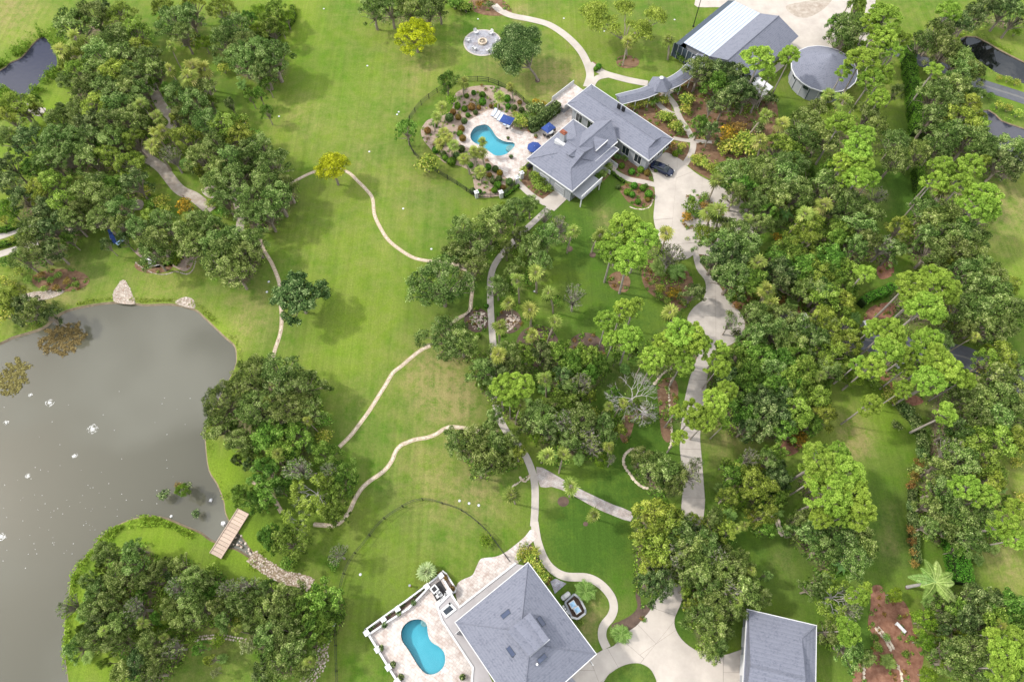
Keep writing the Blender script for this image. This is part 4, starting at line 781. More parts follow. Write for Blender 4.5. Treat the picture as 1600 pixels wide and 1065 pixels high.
def areca(key, R, H, n, seed, mk='palm', v=.5):
    random.seed(seed); V, F, var = [], [], []
    for i in range(n):
        a = i * 2.39996; b0 = Vector((math.cos(a * 3) * .25, math.sin(a * 3) * .25, H * random.uniform(.25, .5))); frond_geo(V, F, var, b0, a, R * random.uniform(.75, 1.05), random.uniform(.5, 1.3), random.uniform(.45, .95), R * .22, 10, v + random.uniform(-.12, .2), .04, .1)
    cm = np_mesh(key + '_fronds', [tuple(v_) for v_ in V], F, None, {'var': ('FACE', var)}); cm.materials.append(MT[mk])
    b = MB()
    for i in range(6): a = i * 1.05; b.tube((math.cos(a) * .2, math.sin(a) * .2, -.05), (math.cos(a) * .3, math.sin(a) * .3, H * .45), .06, .04, 5)
    tm = b.mesh(key + '_stems'); tm.materials.append(MT['palmbark'])
    PROTO[key] = dict(R=R, H=H, zc=H * .6, parts=[('stem', tm), ('crown', cm)])
def bush(key, R, H, ncl, mk, leaf, seed, per=260, asp=.5):
    random.seed(seed); cl = []
    for i in range(ncl):
        a = i * 2.4; d = math.sqrt((i + .3) / ncl) * R * .62; rr = R * random.uniform(.34, .5); cl.append((d * math.cos(a), d * math.sin(a), H * .35 + (1 - (d / R) ** 2) * H * .35 * random.uniform(.7, 1.2), rr, .85, random.uniform(.3, .65)))
    P_, N_, Vv = clump_points(cl, per / (R * R), .5, .3); n = len(P_); cm = leaf_mesh(key + '_foliage', P_, N_, RNG.uniform(leaf * .6, leaf * 1.3, n), asp, Vv); cm.materials.append(MT[mk])
    b = MB()
    for i in range(5): a = i * 1.3; b.tube((0, 0, -.05), (math.cos(a) * R * .4, math.sin(a) * R * .4, H * .5), .04, .02, 4)
    tm = b.mesh(key + '_stems'); tm.materials.append(MT['bark'])
    PROTO[key] = dict(R=R, H=H, zc=H * .5, parts=[('stem', tm), ('foliage', cm)])
def ball(key, mk, seed):
    n = 900; d = norm(RNG.normal(size=(n, 3))); d[:, 2] = np.maximum(d[:, 2], -.5); p = d * (.5 * RNG.uniform(.9, 1.03, n))[:, None] + np.array([0, 0, .42])
    cm = leaf_mesh(key + '_foliage', p, d + RNG.normal(size=(n, 3)) * .3, RNG.uniform(.04, .075, n), .6, np.clip(RNG.normal(.5, .18, n), 0, 1)); cm.materials.append(MT[mk])
    b = MB().lathe((0, 0, 0), [(.05, -.03), (.3, .1), (.43, .3), (.44, .5), (.33, .75), (.1, .86)], 12); tm = b.mesh(key + '_core'); tm.materials.append(MT['hedgecore'])
    PROTO[key] = dict(R=.5, H=.9, zc=.42, parts=[('stem', tm), ('foliage', cm)])
def bare(key, R, H, seed, leaves=0, mk='dead', depth_=5):
    random.seed(seed); b = MB(); tips = []
    def grow(p, d, L, r, k):
        q = p + d * L; m = p.lerp(q, .5) + Vector((random.uniform(-1, 1), random.uniform(-1, 1), random.uniform(-.5, .5))) * L * .12
        b.line([p, m, q], r, r * .7, 5 if k < 2 else 3)
        if k >= depth_: tips.append(q); return
        for i in range(3 if k in (1, 2) else 2 + (random.random() < .45)):
            v = Vector((random.uniform(-1, 1), random.uniform(-1, 1), random.uniform(-.35, .5))); nd = (d * .75 + v * .85 + Vector((q.x, q.y, 0)).normalized() * .25 if q.length > 0 else d); grow(q, nd.normalized(), L * random.uniform(.62, .85), r * .62, k + 1)
    h0 = H * .32; b.line([Vector((0, 0, -.1)), Vector((.1, 0, h0))], .26, .2, 7)
    for i in range(7):
        a = i * 6.283 / 7 + random.uniform(-.3, .3); grow(Vector((.1, 0, h0)), Vector((math.cos(a), math.sin(a), random.uniform(.25, .9))).normalized(), R * .34, .085, 1)
    tm = b.mesh(key + '_branches'); tm.materials.append(MT[mk]); parts = [('branches', tm)]
    mxr = sorted((v[0] ** 2 + v[1] ** 2) ** .5 for v in b.v)[int(len(b.v) * .97)]
    if leaves:
        cl = [(t.x, t.y, t.z, random.uniform(.3, .6), .8, random.uniform(.3, .7)) for t in random.sample(tips, min(leaves, len(tips)))]; P_, N_, Vv = clump_points(cl, 220, .4, .5); n = len(P_)
        cm = leaf_mesh(key + '_tufts', P_, N_, RNG.uniform(.09, .18, n), .5, Vv); cm.materials.append(MT['olive']); parts.append(('foliage', cm))
    PROTO[key] = dict(R=mxr, H=H, zc=H * .6, parts=parts)
SM = (.45, .95)
for i in range(5): broadleaf(f'oak{i}', 4.2, 8.5, 46, 330, .155, 'oak', .22, seed=20 + i, clr=SM)
for i in range(4): broadleaf(f'olive{i}', 4.2, 8.5, 46, 330, .15, 'olive', .2, seed=30 + i, clr=SM)
for i in range(2): broadleaf(f'dark{i}', 4.2, 8, 42, 340, .16, 'dark', .15, seed=40 + i, clr=SM)
for i in range(3): broadleaf(f'green{i}', 4.2, 7.5, 40, 300, .18, 'green', .05, seed=50 + i, clr=SM)
for i in range(2): broadleaf(f'sparse{i}', 4.2, 8.5, 40, 150, .18, 'oak', .8, 'palebark', seed=60 + i, clr=(.4, .8))
for i in range(2): broadleaf(f'bigoak{i}', 6.5, 9.5, 95, 640, .155, 'oak', .2, seed=70 + i, clr=(.33, .65))
broadleaf('bigdark', 6.0, 8.5, 80, 560, .20, 'dark', .0, seed=83, clr=(.42, .66))
for i in range(2): broadleaf(f'limetree{i}', 3.2, 5, 18, 200, .14, 'lime', 0, seed=85 + i)
broadleaf('cream', 2.6, 4, 14, 110, .16, 'cream', .2, seed=88)
for i in range(2): broadleaf(f'yellowtree{i}', 4.6, 7, 64, 420, .14, 'yellow', 0, seed=92 + i, clr=(.5, .8))
for i in range(4): pine(f'pine{i}', 3.6, 13.5, 46, 100 + i)
pine('pinesmall', 2.4, 11.5, 16, 110)
for i in range(4): sabal(f'sabal{i}', 2.1, 6.5 + (i % 2) * 1.5, 24, 120 + i, lean=.3 + .35 * i, k=8)
sabal('silverpalm', 2.2, 2.2, 40, 130, 'cream', .1, 0)
for i in range(2): sabal(f'gardenpalm{i}', 1.7, 4.6, 24, 135 + i, 'sabal', .8, .15, 8)
for i in range(3): areca(f'areca{i}', 2.3, 2.8, 26, 140 + i)
for i, k in enumerate(('green', 'green', 'dark', 'croton', 'lime', 'red', 'orange')): bush(f'bush_{k}{i}', 1.2, 1.7, 9, k, .13, 150 + i)
for i, k in enumerate(('green', 'red', 'croton', 'dark', 'lime', 'orange')): ball(f'ball_{k}', 'hedge' if k == 'green' else k, 170 + i)
for i in range(2): bare(f'bare{i}', 4.6, 9, 180 + i)
bare('halfbare', 4.2, 9, 184, 150)
def keyfor(k, r, i):
    if k == 'o': return (f'bigoak{i % 2}' if r >= 33 else f'oak{i % 5}')
    if k == 'D': return 'bigdark'
    if k == 'y': return f'olive{i % 4}'
    if k == 'd': return f'dark{i % 2}' if r > 13 else 'bush_dark2'
    if k == 'g': return f'green{i % 3}' if r > 13 else f'bush_green{i % 2}'
    if k == 'v': return f'sparse{i % 2}'
    if k == 'b': return f'bare{i % 2}'
    if k == 'h': return 'halfbare'
    if k == 'p': return f'pine{i % 4}' if r > 15 else 'pinesmall'
    if k == 'P': return 'pinesmall'
    if k == 's': return f'sabal{i % 4}' if r > 12.5 else f'gardenpalm{i % 2}'
    if k == 'S': return 'silverpalm'
    if k == 'a': return f'areca{i % 3}'
    if k == 'l': return f'limetree{i % 2}' if r > 11 else 'bush_lime4'
    if k == 'C': return 'cream'
    if k == 'Y': return f'yellowtree{i % 2}'
    if k == 'c': return 'bush_croton3'
    if k == 'r': return 'bush_red5'
    if k == 'O': return 'bush_orange6'
KN = {'oak': ('live_oak', 'greyish green live oak', 'tree', 'live oaks'), 'bigoak': ('live_oak', 'spreading grey green live oak', 'tree', 'live oaks'), 'olive': ('laurel_oak', 'olive green bushy oak', 'tree', 'olive green oaks'), 'bigdark': ('dark_oak', 'lone dark leafy oak', 'tree', 'dark broadleaf trees'),
 'dark': ('dark_broadleaf_tree', 'dark green dense tree', 'tree', 'dark broadleaf trees'), 'green': ('broadleaf_tree', 'mid green leafy tree', 'tree', 'mid green broadleaf trees'), 'sparse': ('thin_oak', 'thin oak with pale limbs showing', 'tree', 'thin oaks with pale limbs'),
 'bare': ('dead_tree', 'bare pale dead tree', 'tree', 'bare trees'), 'halfbare': ('dying_tree', 'dying tree with few leaves', 'tree', 'bare trees'), 'pine': ('slash_pine', 'bright yellow green pine', 'tree', 'tall pines'), 'pinesmall': ('slender_pine', 'small bright tufted pine', 'tree', 'tall pines'),
 'sabal': ('cabbage_palm', 'pale green fan palm', 'palm', 'fan palms'), 'gardenpalm': ('garden_palm', 'slender fan palm', 'palm', 'palms round the upper pool'), 'silverpalm': ('silver_palm', 'pale silvery low palm', 'palm', None), 'areca': ('feather_palm', 'clumping feather palm', 'palm', 'feather palms'),
 'limetree': ('lime_green_tree', 'small bright lime green tree', 'tree', 'lime green small trees'), 'bush_lime': ('shrub', 'bright lime green shrub', 'shrub', 'garden shrubs'), 'cream': ('pale_tropical_tree', 'cream and green tropical tree', 'tree', 'cream green trees'), 'yellowtree': ('yellow_blossom_tree', 'yellow blossoming tree', 'tree', None),
 'bush_croton': ('croton_bush', 'yellow green mottled bush', 'shrub', 'garden shrubs'), 'bush_red': ('red_leaved_bush', 'reddish brown bush', 'shrub', 'garden shrubs'), 'bush_orange': ('orange_flowering_bush', 'orange flowering bush', 'shrub', 'garden shrubs'), 'bush_green': ('shrub', 'mid green shrub', 'shrub', 'garden shrubs'), 'bush_dark': ('dark_shrub', 'dark green shrub', 'shrub', 'garden shrubs'),
 'ball_green': ('round_shrub', 'clipped green ball shrub', 'shrub', 'ball shrubs'), 'ball_dark': ('round_shrub', 'dark green ball shrub', 'shrub', 'ball shrubs'), 'ball_red': ('round_shrub', 'reddish ball shrub', 'shrub', 'ball shrubs'), 'ball_lime': ('round_shrub', 'bright yellow green ball shrub', 'shrub', 'ball shrubs'), 'ball_croton': ('round_shrub', 'mottled yellow ball shrub', 'shrub', 'ball shrubs'), 'ball_orange': ('round_shrub', 'orange ball shrub', 'shrub', 'ball shrubs')}
LM = [('the round grey roof', 1288, 108), ('the white roofed barn', 1150, 50), ('the fire pit circle', 754, 67), ("the upper house's garage end", 1030, 230), ("the upper house's chimney", 880, 211), ('the upper pool', 768, 218), ('the parked blue car', 1035, 263), ('the wooden footbridge', 358, 832), ('the blue lounge chairs', 183, 374),
 ('the pale rock beach', 193, 458), ('the top left canal', 45, 105), ('the black ditch', 1565, 95), ('the driveway bulb', 1125, 500), ('the bare dead tree', 993, 619), ('the lower house', 820, 990), ('the lower pool', 660, 1005), ('the corner garage roof', 1220, 1010), ('the royal palm', 1450, 910), ('the grey paver path', 925, 775),
 ('the long lawn stone path', 610, 380), ('the pond plant islets', 275, 768), ('the small lawn arch garden', 770, 500), ('the six sided walkway kiosk', 1031, 127), ('the straight clipped hedge', 1420, 150), ('the lawn beside the long driveway', 1370, 720), ('the red mulch garden', 1400, 990), ('the open field at the right edge', 1575, 370), ('the sandy track', 290, 295),
 ('the grey asphalt road end', 1280, 512), ('the lone dark oak', 463, 463), ('the peninsula tip', 235, 815), ('the bubbling water patch', 145, 668), ('the two lawn palms', 908, 375), ('the driveway island bed', 1095, 345), ('the wall of the fenced lawn', 620, 800), ('the rocky creek', 430, 893), ('the narrow grass alley', 1400, 300), ('the white shade canopy', 1187, 138), ('the straight stretch of driveway', 1083, 720), ('the wide tree shadowed drive', 1060, 870)]
LABQ = []
def autolabel(o, desc, px, py): LABQ.append((o, desc, px, py))
ORD = ['nearest', 'second nearest', 'third nearest', 'fourth nearest', 'fifth nearest', 'sixth nearest', 'seventh nearest', 'eighth nearest', 'ninth nearest', 'tenth nearest', 'eleventh nearest', 'twelfth nearest', 'thirteenth nearest', 'fourteenth nearest', 'fifteenth nearest', 'sixteenth nearest', 'seventeenth nearest']
def flush_labels():
    g = {}
    for o, d, x, y in LABQ:
        L = min(LM, key=lambda l: math.hypot(l[1] - x, l[2] - y)); dx, dy = x - L[1], y - L[2]; a = math.degrees(math.atan2(-dy, dx)) % 360
        q = ['right', 'upper right', 'top', 'upper left', 'left', 'lower left', 'bottom', 'lower right'][int((a + 22.5) // 45) % 8]
        ph = {'top': 'above', 'bottom': 'below'}.get(q, None); g.setdefault((d, L[0], q, ph), []).append((math.hypot(dx, dy), o))
    for (d, L, q, ph), lst in g.items():
        lst.sort(key=lambda t: t[0])
        for i, (_, o) in enumerate(lst):
            where = (f'{ph} {L}' if ph else f'{q} of {L}'); n = f'{ORD[min(i, 16)]} ' if len(lst) > 1 else ''
            w_ = f'{d}, {n}{where}'.split(); dd_ = d.split()
            while len(w_) > 16 and len(dd_) > 2: dd_.pop(0); w_ = (' '.join(dd_) + f', {n}{where}').split()
            o['label'] = ' '.join(w_)
ROOTS = {}
def plant(key, px, py, r, zs=None, rz=None, base=None, loc=None, label=None):
    pr = PROTO[key]; s = r if loc is not None else M(r, py, 0) * (1 - .0) / pr['R']
    for _ in range(3):
        z = pr['zc'] * ((.45 * s + .55) if zs is None else zs)
        if loc is None: s = M(r, py, z) / pr['R']
    sz = (.45 * s + .55) if zs is None else zs
    if key.startswith('bush'): r = r * 1.25; s = s * 1.25
    if key.startswith(('ball', 'bush', 'areca', 'silver')): sz = s; z = pr['zc'] * s
    c = U(px, py, z)
    if loc is not None: c = Vector(loc)
    stem_ = ''.join(ch for ch in key if not ch.isdigit()); nm, desc, cat, grp = KN[stem_]
    o = bpy.data.objects.new(nm, None); C.objects.link(o); o.empty_display_size = .3
    o.location = (c.x, c.y, .0); q1 = random.uniform(.86, 1.16) if key.startswith(('oak', 'olive', 'dark', 'green', 'bigoak', 'sparse')) else 1; o.scale = (s * q1, s / q1, sz); o.rotation_euler = (0, 0, random.random() * 6.283 if rz is None else rz)
    o['category'] = cat
    if grp: o['group'] = grp
    for pn, me_ in pr['parts']:
        p = bpy.data.objects.new(pn, me_); C.objects.link(p); p.parent = o
    if label: o['label'] = label
    else: autolabel(o, desc, px, py)
    return o
# ------------------------------------------------------------------ buildings
def hip_roof(fr, a, b, ze, k, m, parent, g0=1.0, g1=1.0, name='roof', axis='x', trim=True):
    """roof over [0,a]x[0,b]; g = share of the half width taken by the hip at each end (1 full hip, less = small gable above the hip)"""
    bb = MB(); X = (lambda x, y, z: fr.p(x, y, z)) if axis == 'x' else (lambda x, y, z: fr.p(y, x, z))
    A, Bw = (a, b) if axis == 'x' else (b, a); h = Bw / 2; zr = ze + h * k; q0, q1 = g0 * h, g1 * h
    L = [X(0, 0, ze), X(A, 0, ze), X(A, Bw, ze), X(0, Bw, ze)]; r0, r1 = X(q0, h, zr), X(A - q1, h, zr)
    a0, a1, a2, a3 = X(q0, q0, ze + q0 * k), X(A - q1, q1, ze + q1 * k), X(A - q1, Bw - q1, ze + q1 * k), X(q0, Bw - q0, ze + q0 * k)
    faces = [[L[0], L[1]] + ([a1] if g1 < 1 else []) + [r1, r0] + ([a0] if g0 < 1 else []), [L[2], L[3]] + ([a3] if g0 < 1 else []) + [r0, r1] + ([a2] if g1 < 1 else [])]
    faces += [[L[1], L[2], a2, a1], [a1, a2, r1]] if g1 < 1 else [[L[1], L[2], r1]]
    faces += [[L[3], L[0], a0, a3], [a3, a0, r0]] if g0 < 1 else [[L[3], L[0], r0]]
    for f in faces: bb.poly(f)
    bb.poly([p - Vector((0, 0, .02)) for p in reversed(L)])
    ro = bb.build(name, m, parent)
    if trim:
        t = MB(); w = .11
        for x0, x1, y0, y1 in ((-w, a + w, -w, .0), (-w, a + w, b, b + w), (-w, 0, 0, b), (a, a + w, 0, b)): t.box(x0, x1, y0, y1, ze - .22, ze + .05, fr)
        t.build('fascia', MT['white'], ro)
    rc = MB(); rc.tube(r0 + Vector((0, 0, .02)), r1 + Vector((0, 0, .02)), .11, .11, 6)
    for c_, e in ((L[0], a0), (L[1], a1), (L[2], a2), (L[3], a3)): MB().tube(c_ + Vector((0, 0, .02)), e + Vector((0, 0, .02)), .07, .07, 5).build('hip_cap', MT['roof'], ro)
    rc.build('ridge_cap', MT['roof'], ro)
    return ro, (r0, r1)
def window(fr, side, pos, w, z0, z1, a, b, parent, d=0.0, gl='glass'):
    """window on wall: side 0:y=d 1:x=a-d 2:y=b-d 3:x=d ; proud frame, recessed pane"""
    def bx(m, p0, p1, q0, q1, zz0, zz1):            # p along wall, q outwards
        if side == 0: m.box(p0, p1, d - q1, d - q0, zz0, zz1, fr)
        elif side == 2: m.box(p0, p1, b - d + q0, b - d + q1, zz0, zz1, fr)
        elif side == 1: m.box(a - d + q0, a - d + q1, p0, p1, zz0, zz1, fr)
        else: m.box(d - q1, d - q0, p0, p1, zz0, zz1, fr)
    pane = MB(); bx(pane, pos, pos + w, .0, .03, z0, z1); o = pane.build('window', MT[gl], parent)
    f = MB(); t = .1
    bx(f, pos - t, pos + w + t, .0, .07, z1, z1 + t); bx(f, pos - t, pos + w + t, .0, .09, z0 - t, z0); bx(f, pos - t, pos, .0, .07, z0, z1); bx(f, pos + w, pos + w + t, 0, .07, z0, z1)
    bx(f, pos + w / 2 - .03, pos + w / 2 + .03, .03, .06, z0, z1)
    f.build('window_frame', MT['white'], o); return o
def walls(fr, a, b, ze, ins, parent, m='siding', z0=0.0): return MB().box(ins, a - ins, ins, b - ins, z0, ze - .03, fr).build('wall', MT[m], parent)
# --- upper house
UH = thing('house', 'large grey roofed house with joined hip roofs beside the upper pool', 'house')
ZE = 4.6
fA, aA, bA = rect((886,162), (1014,250.6), (924,132), ZE)
hip_roof(fA, aA, bA, ZE, .36, MT['roof'], UH, .35, .45); walls(fA, aA, bA, ZE, .9, UH)
fB, aB, bB = rect((823,249), (894,299), (893,185), ZE)
hip_roof(fB, aB, bB, ZE + .004, .36, MT['roof'], UH, .6, .45); walls(fB, aB, bB, ZE, .9, UH)
# entrance cross roof: ridge between the two wings, slopes down to the entrance side
g0, g1 = U(889, 243, 6.95), U(955, 187, 6.95); fC = Frame((g0.x, g0.y), g1.x - g0.x, g1.y - g0.y); LC = (g1 - g0).length
e0 = U(929, 252, 5.0); dC = (Vector((e0.x, e0.y)) - fC.o).dot(fC.w); sC = -1 if dC < 0 else 1; dC = abs(dC)
b = MB(); q = lambda x, y, z: fC.p(x, y * sC, z)
xe0 = (Vector((e0.x, e0.y)) - fC.o).dot(fC.u); e1 = U(965, 221, 5.0); xe1 = (Vector((e1.x, e1.y)) - fC.o).dot(fC.u)
R0, R1, E0, E1, N0, N1 = q(0, 0, 6.95), q(LC, 0, 6.95), q(xe0, dC, 5), q(xe1, dC, 5), q(1.2, -dC * .8, 5.4), q(LC - 1.2, -dC * .8, 5.4)
b.poly([R0, E0, E1, R1]).poly([R1, N1, N0, R0]).poly([R0, N0, E0]).poly([R1, E1, N1]); rC = b.build('entrance_roof', MT['roof'], UH)
MB().tube(R0, R1, .1).build('ridge_cap', MT['roof'], rC); MB().tube(R0, E0, .07).build('hip_cap', MT['roof'], rC); MB().tube(R1, E1, .07).build('hip_cap', MT['roof'], rC)
MB().hexa([E0 + Vector((0, 0, -.2)), E1 + Vector((0, 0, -.2)), q(xe1, dC + .16, 4.8), q(xe0, dC + .16, 4.8), E0 + Vector((0, 0, .04)), E1 + Vector((0, 0, .04)), q(xe1, dC + .16, 5.04), q(xe0, dC + .16, 5.04)]).build('fascia', MT['white'], rC)
MB().hexa([q(xe0 + .5, dC - .9, 0), q(xe1 - .5, dC - .9, 0), q(LC * .75, 0, 0), q(LC * .25, 0, 0), q(xe0 + .5, dC - .9, 4.95), q(xe1 - .5, dC - .9, 4.95), q(LC * .75, 0, 5.2), q(LC * .25, 0, 5.2)]).build('wall', MT['siding'], UH)
# small gable over the entrance
ga, gb, gc, gd = U(926, 212, 6.8), U(950, 219, 6.5), U(931, 236, 6.1), U(944, 209, 6.0)
b = MB(); pe = gb + Vector((0, 0, 0)); b.poly([ga, gb, gc]).poly([ga, gc + Vector((0, 0, -1.0)), gc]).poly([gc, gc + Vector((0, 0, -1.2)), gb + Vector((0, 0, -1.4)), gb]).poly([ga, gb, gb + Vector((0, 0, -1.4)), ga + Vector((0, 0, -.8))]); gbl = b.build('gable', MT['roof'], UH)
MB().tube(gc, gb, .1, .1, 4).build('fascia', MT['white'], gbl)
c = U(880, 212, 7.3); fc = Frame((c.x, c.y), fA.u.x, fA.u.y); MB().box(-.55, .55, -.4, .4, 5.2, 8.1, fc).build('chimney', MT['siding'], UH); ch = MB().box(-.62, .62, -.47, .47, 8.1, 8.3, fc).build('chimney_cap', MT['brick'], UH); MB().box(-.4, .4, -.25, .25, 8.3, 8.5, fc).build('flue', MT['brick'], ch)
s0, s1 = U(868, 219, 5.8), U(892, 234, 5.8); fs = Frame((s0.x, s0.y), s1.x - s0.x, s1.y - s0.y); MB().box(0, (s1 - s0).length, -.35, .35, 5.3, 6.15, fs).build('roof_cricket', MT['white'], UH)
for px, py in ((967.5, 164.5), (974.5, 168.5)):
    c = U(px, py, 6.2); f = Frame((c.x, c.y), fA.u.x, fA.u.y); MB().box(-.35, .35, -.15, .15, 5.4, 6.45, f).build('roof_vent', MT['black'], UH)
sgnA = 0
for i in range(6):
    window(fA, 0, 2.0 + i * 3.1, 1.6, 1.0, 3.0, aA, bA, UH, .9)
for i in range(3): window(fA, 1, 2.0 + i * 2.6, 1.5, 1.2, 3.2, aA, bA, UH, .9)
for i in range(2): window(fB, 1, 1.8 + i * 3.6, 2.0, 1.2, 3.3, aB, bB, UH, .9)
for i in range(2):
    x = aB * .25 + i * aB * .33; g = MB().box(x, x + 2.4, .86 - .06, .9, .05, 2.5, fB).build('garage_door', MT['white'], UH)
    for z in (.6, 1.2, 1.8): MB().box(x + .1, x + 2.3, .78, .80, z, z + .5, fB).build('door_panel', MT['siding'], g)
# balcony on the lower right side of wing B
bl = MB().box(aB - .9, aB + 1.6, 1.2, bB * .52, 2.2, 2.4, fB).build('balcony', MT['siding'], UH)
r = MB()
for y in np.arange(1.2, bB * .52 + .01, (bB * .52 - 1.2) / 8): r.box(aB + 1.5, aB + 1.58, y - .04, y + .04, 2.4, 3.4, fB)
r.box(aB + 1.46, aB + 1.62, 1.1, bB * .52 + .1, 3.35, 3.47, fB).box(aB + 1.5, aB + 1.56, 1.1, bB * .52 + .1, 2.85, 2.93, fB); r.build('railing', MT['white'], bl)
for y in (1.3, bB * .5): MB().box(aB + 1.35, aB + 1.55, y - .1, y + .1, 0, 2.2, fB).build('post', MT['white'], bl)
# entry stairs: landing, steps, railings
st = thing('entry_stairs', 'white front stairs with a landing below the entrance roof of the upper house', 'stairs', U(944, 252))
p0, p1 = U(937, 246, 1.2), U(958, 262, 0); f = Frame((p0.x, p0.y), fA.u.x, fA.u.y)
def child_mb(par, b, name, m):
    L = par.location; b.v = [(x - L.x, y - L.y, z - L.z) for x, y, z in b.v]; return b.build(name, m, par)
child_mb(st, MB().box(-1.6, 1.4, -1.6, 1.6, 0, 1.3, f), 'landing', MT['white'])
for i in range(7): child_mb(st, MB().box(1.4 + i * .34, 1.74 + i * .34, -1.1, 1.1, 0, 1.15 - i * .16, f), 'step', MT['trav'])
for s in (-1, 1): child_mb(st, MB().box(-1.6, 1.4, s * 1.6 - .06, s * 1.6 + .06, 1.3, 2.2, f).box(1.4, 3.8, s * 1.15 - .06, s * 1.15 + .06, .2, 1.25, f), 'railing', MT['white'])
# rear deck + stairs next to wing A
dk = thing('rear_deck', 'pale raised deck with stairs at the back corner of the upper house', 'deck', U(884, 165))
p0 = U(877, 158, 1.4); f = Frame((p0.x, p0.y), fA.w.x, fA.w.y)
child_mb(dk, MB().box(-1.2, bA * .75, -1.9, 1.5, 1.2, 1.4, f), 'deck_floor', MT['trav'])
child_mb(dk, MB().box(-1.1, bA * .7, -1.8, 1.4, 0, 1.2, f), 'deck_skirt', MT['siding'])
for i in range(7): child_mb(dk, MB().box(-1.5 - i * .32, -1.18 - i * .32, -1.0, 1.3, 0, 1.2 - i * .16, f), 'step', MT['wood'])
for s in (-1.95, 1.5): child_mb(dk, MB().box(-1.2, bA * .75, s, s + .1, 1.4, 2.3, f), 'railing', MT['white'])
for s in (-1.1, 1.35): child_mb(dk, MB().box(-3.6, -1.2, s, s + .08, .7, 1.5, f), 'railing', MT['white'])
# --- covered walkway with the six sided kiosk
def roof_ribbon(pts, w, ze, zr, name, label, cat):
    L = [U(x, y, ze) for x, y in pts]; w3 = catmull(L, False, 4); t = thing(name, label, cat, (L[0].x, L[0].y, 0)); b = MB(); n = len(w3); o = t.location
    for i, p in enumerate(w3):
        d = (w3[min(i + 1, n - 1)] - w3[max(i - 1, 0)]).normalized(); s = Vector((-d.y, d.x, 0)) * w / 2; p = p - o; p.z = 0
        b.v += [tuple(p + s + Vector((0, 0, ze))), tuple(p + Vector((0, 0, zr))), tuple(p - s + Vector((0, 0, ze)))]
    for i in range(n - 1):
        k = i * 3; b.f += [(k, k + 1, k + 4, k + 3), (k + 1, k + 2, k + 5, k + 4), (k + 3, k + 5, k + 2, k)]
    b.build('roof', MT['roof'], t); wd = MB()
    for s_ in (0, 2):
        for i in range(n - 1): a_, c_ = Vector(b.v[i * 3 + s_]), Vector(b.v[i * 3 + 3 + s_]); wd.tube(a_, c_, .07, .07, 4)
        wd.build('fascia', MT['white'], t); wd = MB()
    for i in range(1, n, 4):
        for s_ in (0, 2):
            q_ = Vector(b.v[i * 3 + s_]).lerp(Vector(b.v[i * 3 + 1]), .15); MB().box(q_.x - .08, q_.x + .08, q_.y - .08, q_.y + .08, 0, ze).build('post', MT['white'], t)
    return t
roof_ribbon([(966,156),(985,151),(1005,146),(1022,139)], 3.0, 3.0, 3.7, 'covered_walkway', 'curved grey roofed walkway between the upper house and the kiosk', 'walkway roof')
roof_ribbon([(1040,133),(1054,127),(1068,118),(1082,105),(1096,92),(1108,84)], 3.1, 3.0, 3.7, 'covered_walkway', 'longer grey roofed walkway from the kiosk up to the barn', 'walkway roof')
c = U(1031, 133, 3.2); ks = thing('kiosk', 'six sided grey roofed kiosk in the middle of the covered walkway', 'kiosk', (c.x, c.y, 0))
MB().lathe((0, 0, 0), [(2.6, 3.3), (2.55, 3.4), (.35, 5.0)], 6).build('roof', MT['roof'], ks)
MB().lathe((0, 0, 0), [(.42, 4.85), (.4, 5.1), (.5, 5.15), (.08, 5.4)], 6).build('cupola', MT['white'], ks)
for i in range(6): a = i * math.pi / 3; MB().tube((2.3 * math.cos(a), 2.3 * math.sin(a), 0), (2.3 * math.cos(a), 2.3 * math.sin(a), 3.3), .1, .1, 6).build('post', MT['white'], ks)
# --- barn
BN = thing('barn', 'long barn with a white metal roof and grey shingle ridge at the top', 'barn')
fb, ab, bb_ = rect((1068,67), (1147,2), (1114,86), 3.6)
npan = 9
zf = lambda y: 3.6 + .06 * y
for i in range(npan):
    y0, y1 = bb_ * i / npan + .03, bb_ * (i + 1) / npan - .03; b = MB().hexa([fb.p(0, y0, zf(y0)), fb.p(ab, y0, zf(y0)), fb.p(ab, y1, zf(y1)), fb.p(0, y1, zf(y1)), fb.p(0, y0, zf(y0) + .08), fb.p(ab, y0, zf(y0) + .08), fb.p(ab, y1, zf(y1) + .08), fb.p(0, y1, zf(y1) + .08)])
    pn = b.build('roof_panel', MT['whiter'], BN); MB().hexa([fb.p(0, y1, zf(y1) + .02), fb.p(ab, y1, zf(y1) + .02), fb.p(ab, y1 + .06, zf(y1) + .02), fb.p(0, y1 + .06, zf(y1) + .02), fb.p(0, y1, zf(y1) + .14), fb.p(ab, y1, zf(y1) + .14), fb.p(ab, y1 + .06, zf(y1) + .14), fb.p(0, y1 + .06, zf(y1) + .14)]).build('seam', MT['siding'], pn)
rp = U(1217, 25, 6.4); ep = U(1248, 57, 3.8); yr = (Vector((rp.x, rp.y)) - fb.o).dot(fb.w); ye = (Vector((ep.x, ep.y)) - fb.o).dot(fb.w); xr = (Vector((rp.x, rp.y)) - fb.o).dot(fb.u); xe = (Vector((ep.x, ep.y)) - fb.o).dot(fb.u)
yb = bb_ + .05; x1 = min(ab, xr); xs = -1.0
b = MB().poly([fb.p(0, yb, zf(bb_) + .1), fb.p(ab, yb, zf(bb_) + .1), fb.p(xr, yr, 6.4), fb.p(xs, yr, 6.4)]).poly([fb.p(xs, yr, 6.4), fb.p(xr, yr, 6.4), fb.p(xe, ye, 3.8), fb.p(xs, ye, 3.8)]).poly([fb.p(0, yb, zf(bb_) + .1), fb.p(xs, yr, 6.4), fb.p(xs, ye, 3.8)]).poly([fb.p(ab, yb, zf(bb_) + .1), fb.p(xe, ye, 3.8), fb.p(xr, yr, 6.4)])
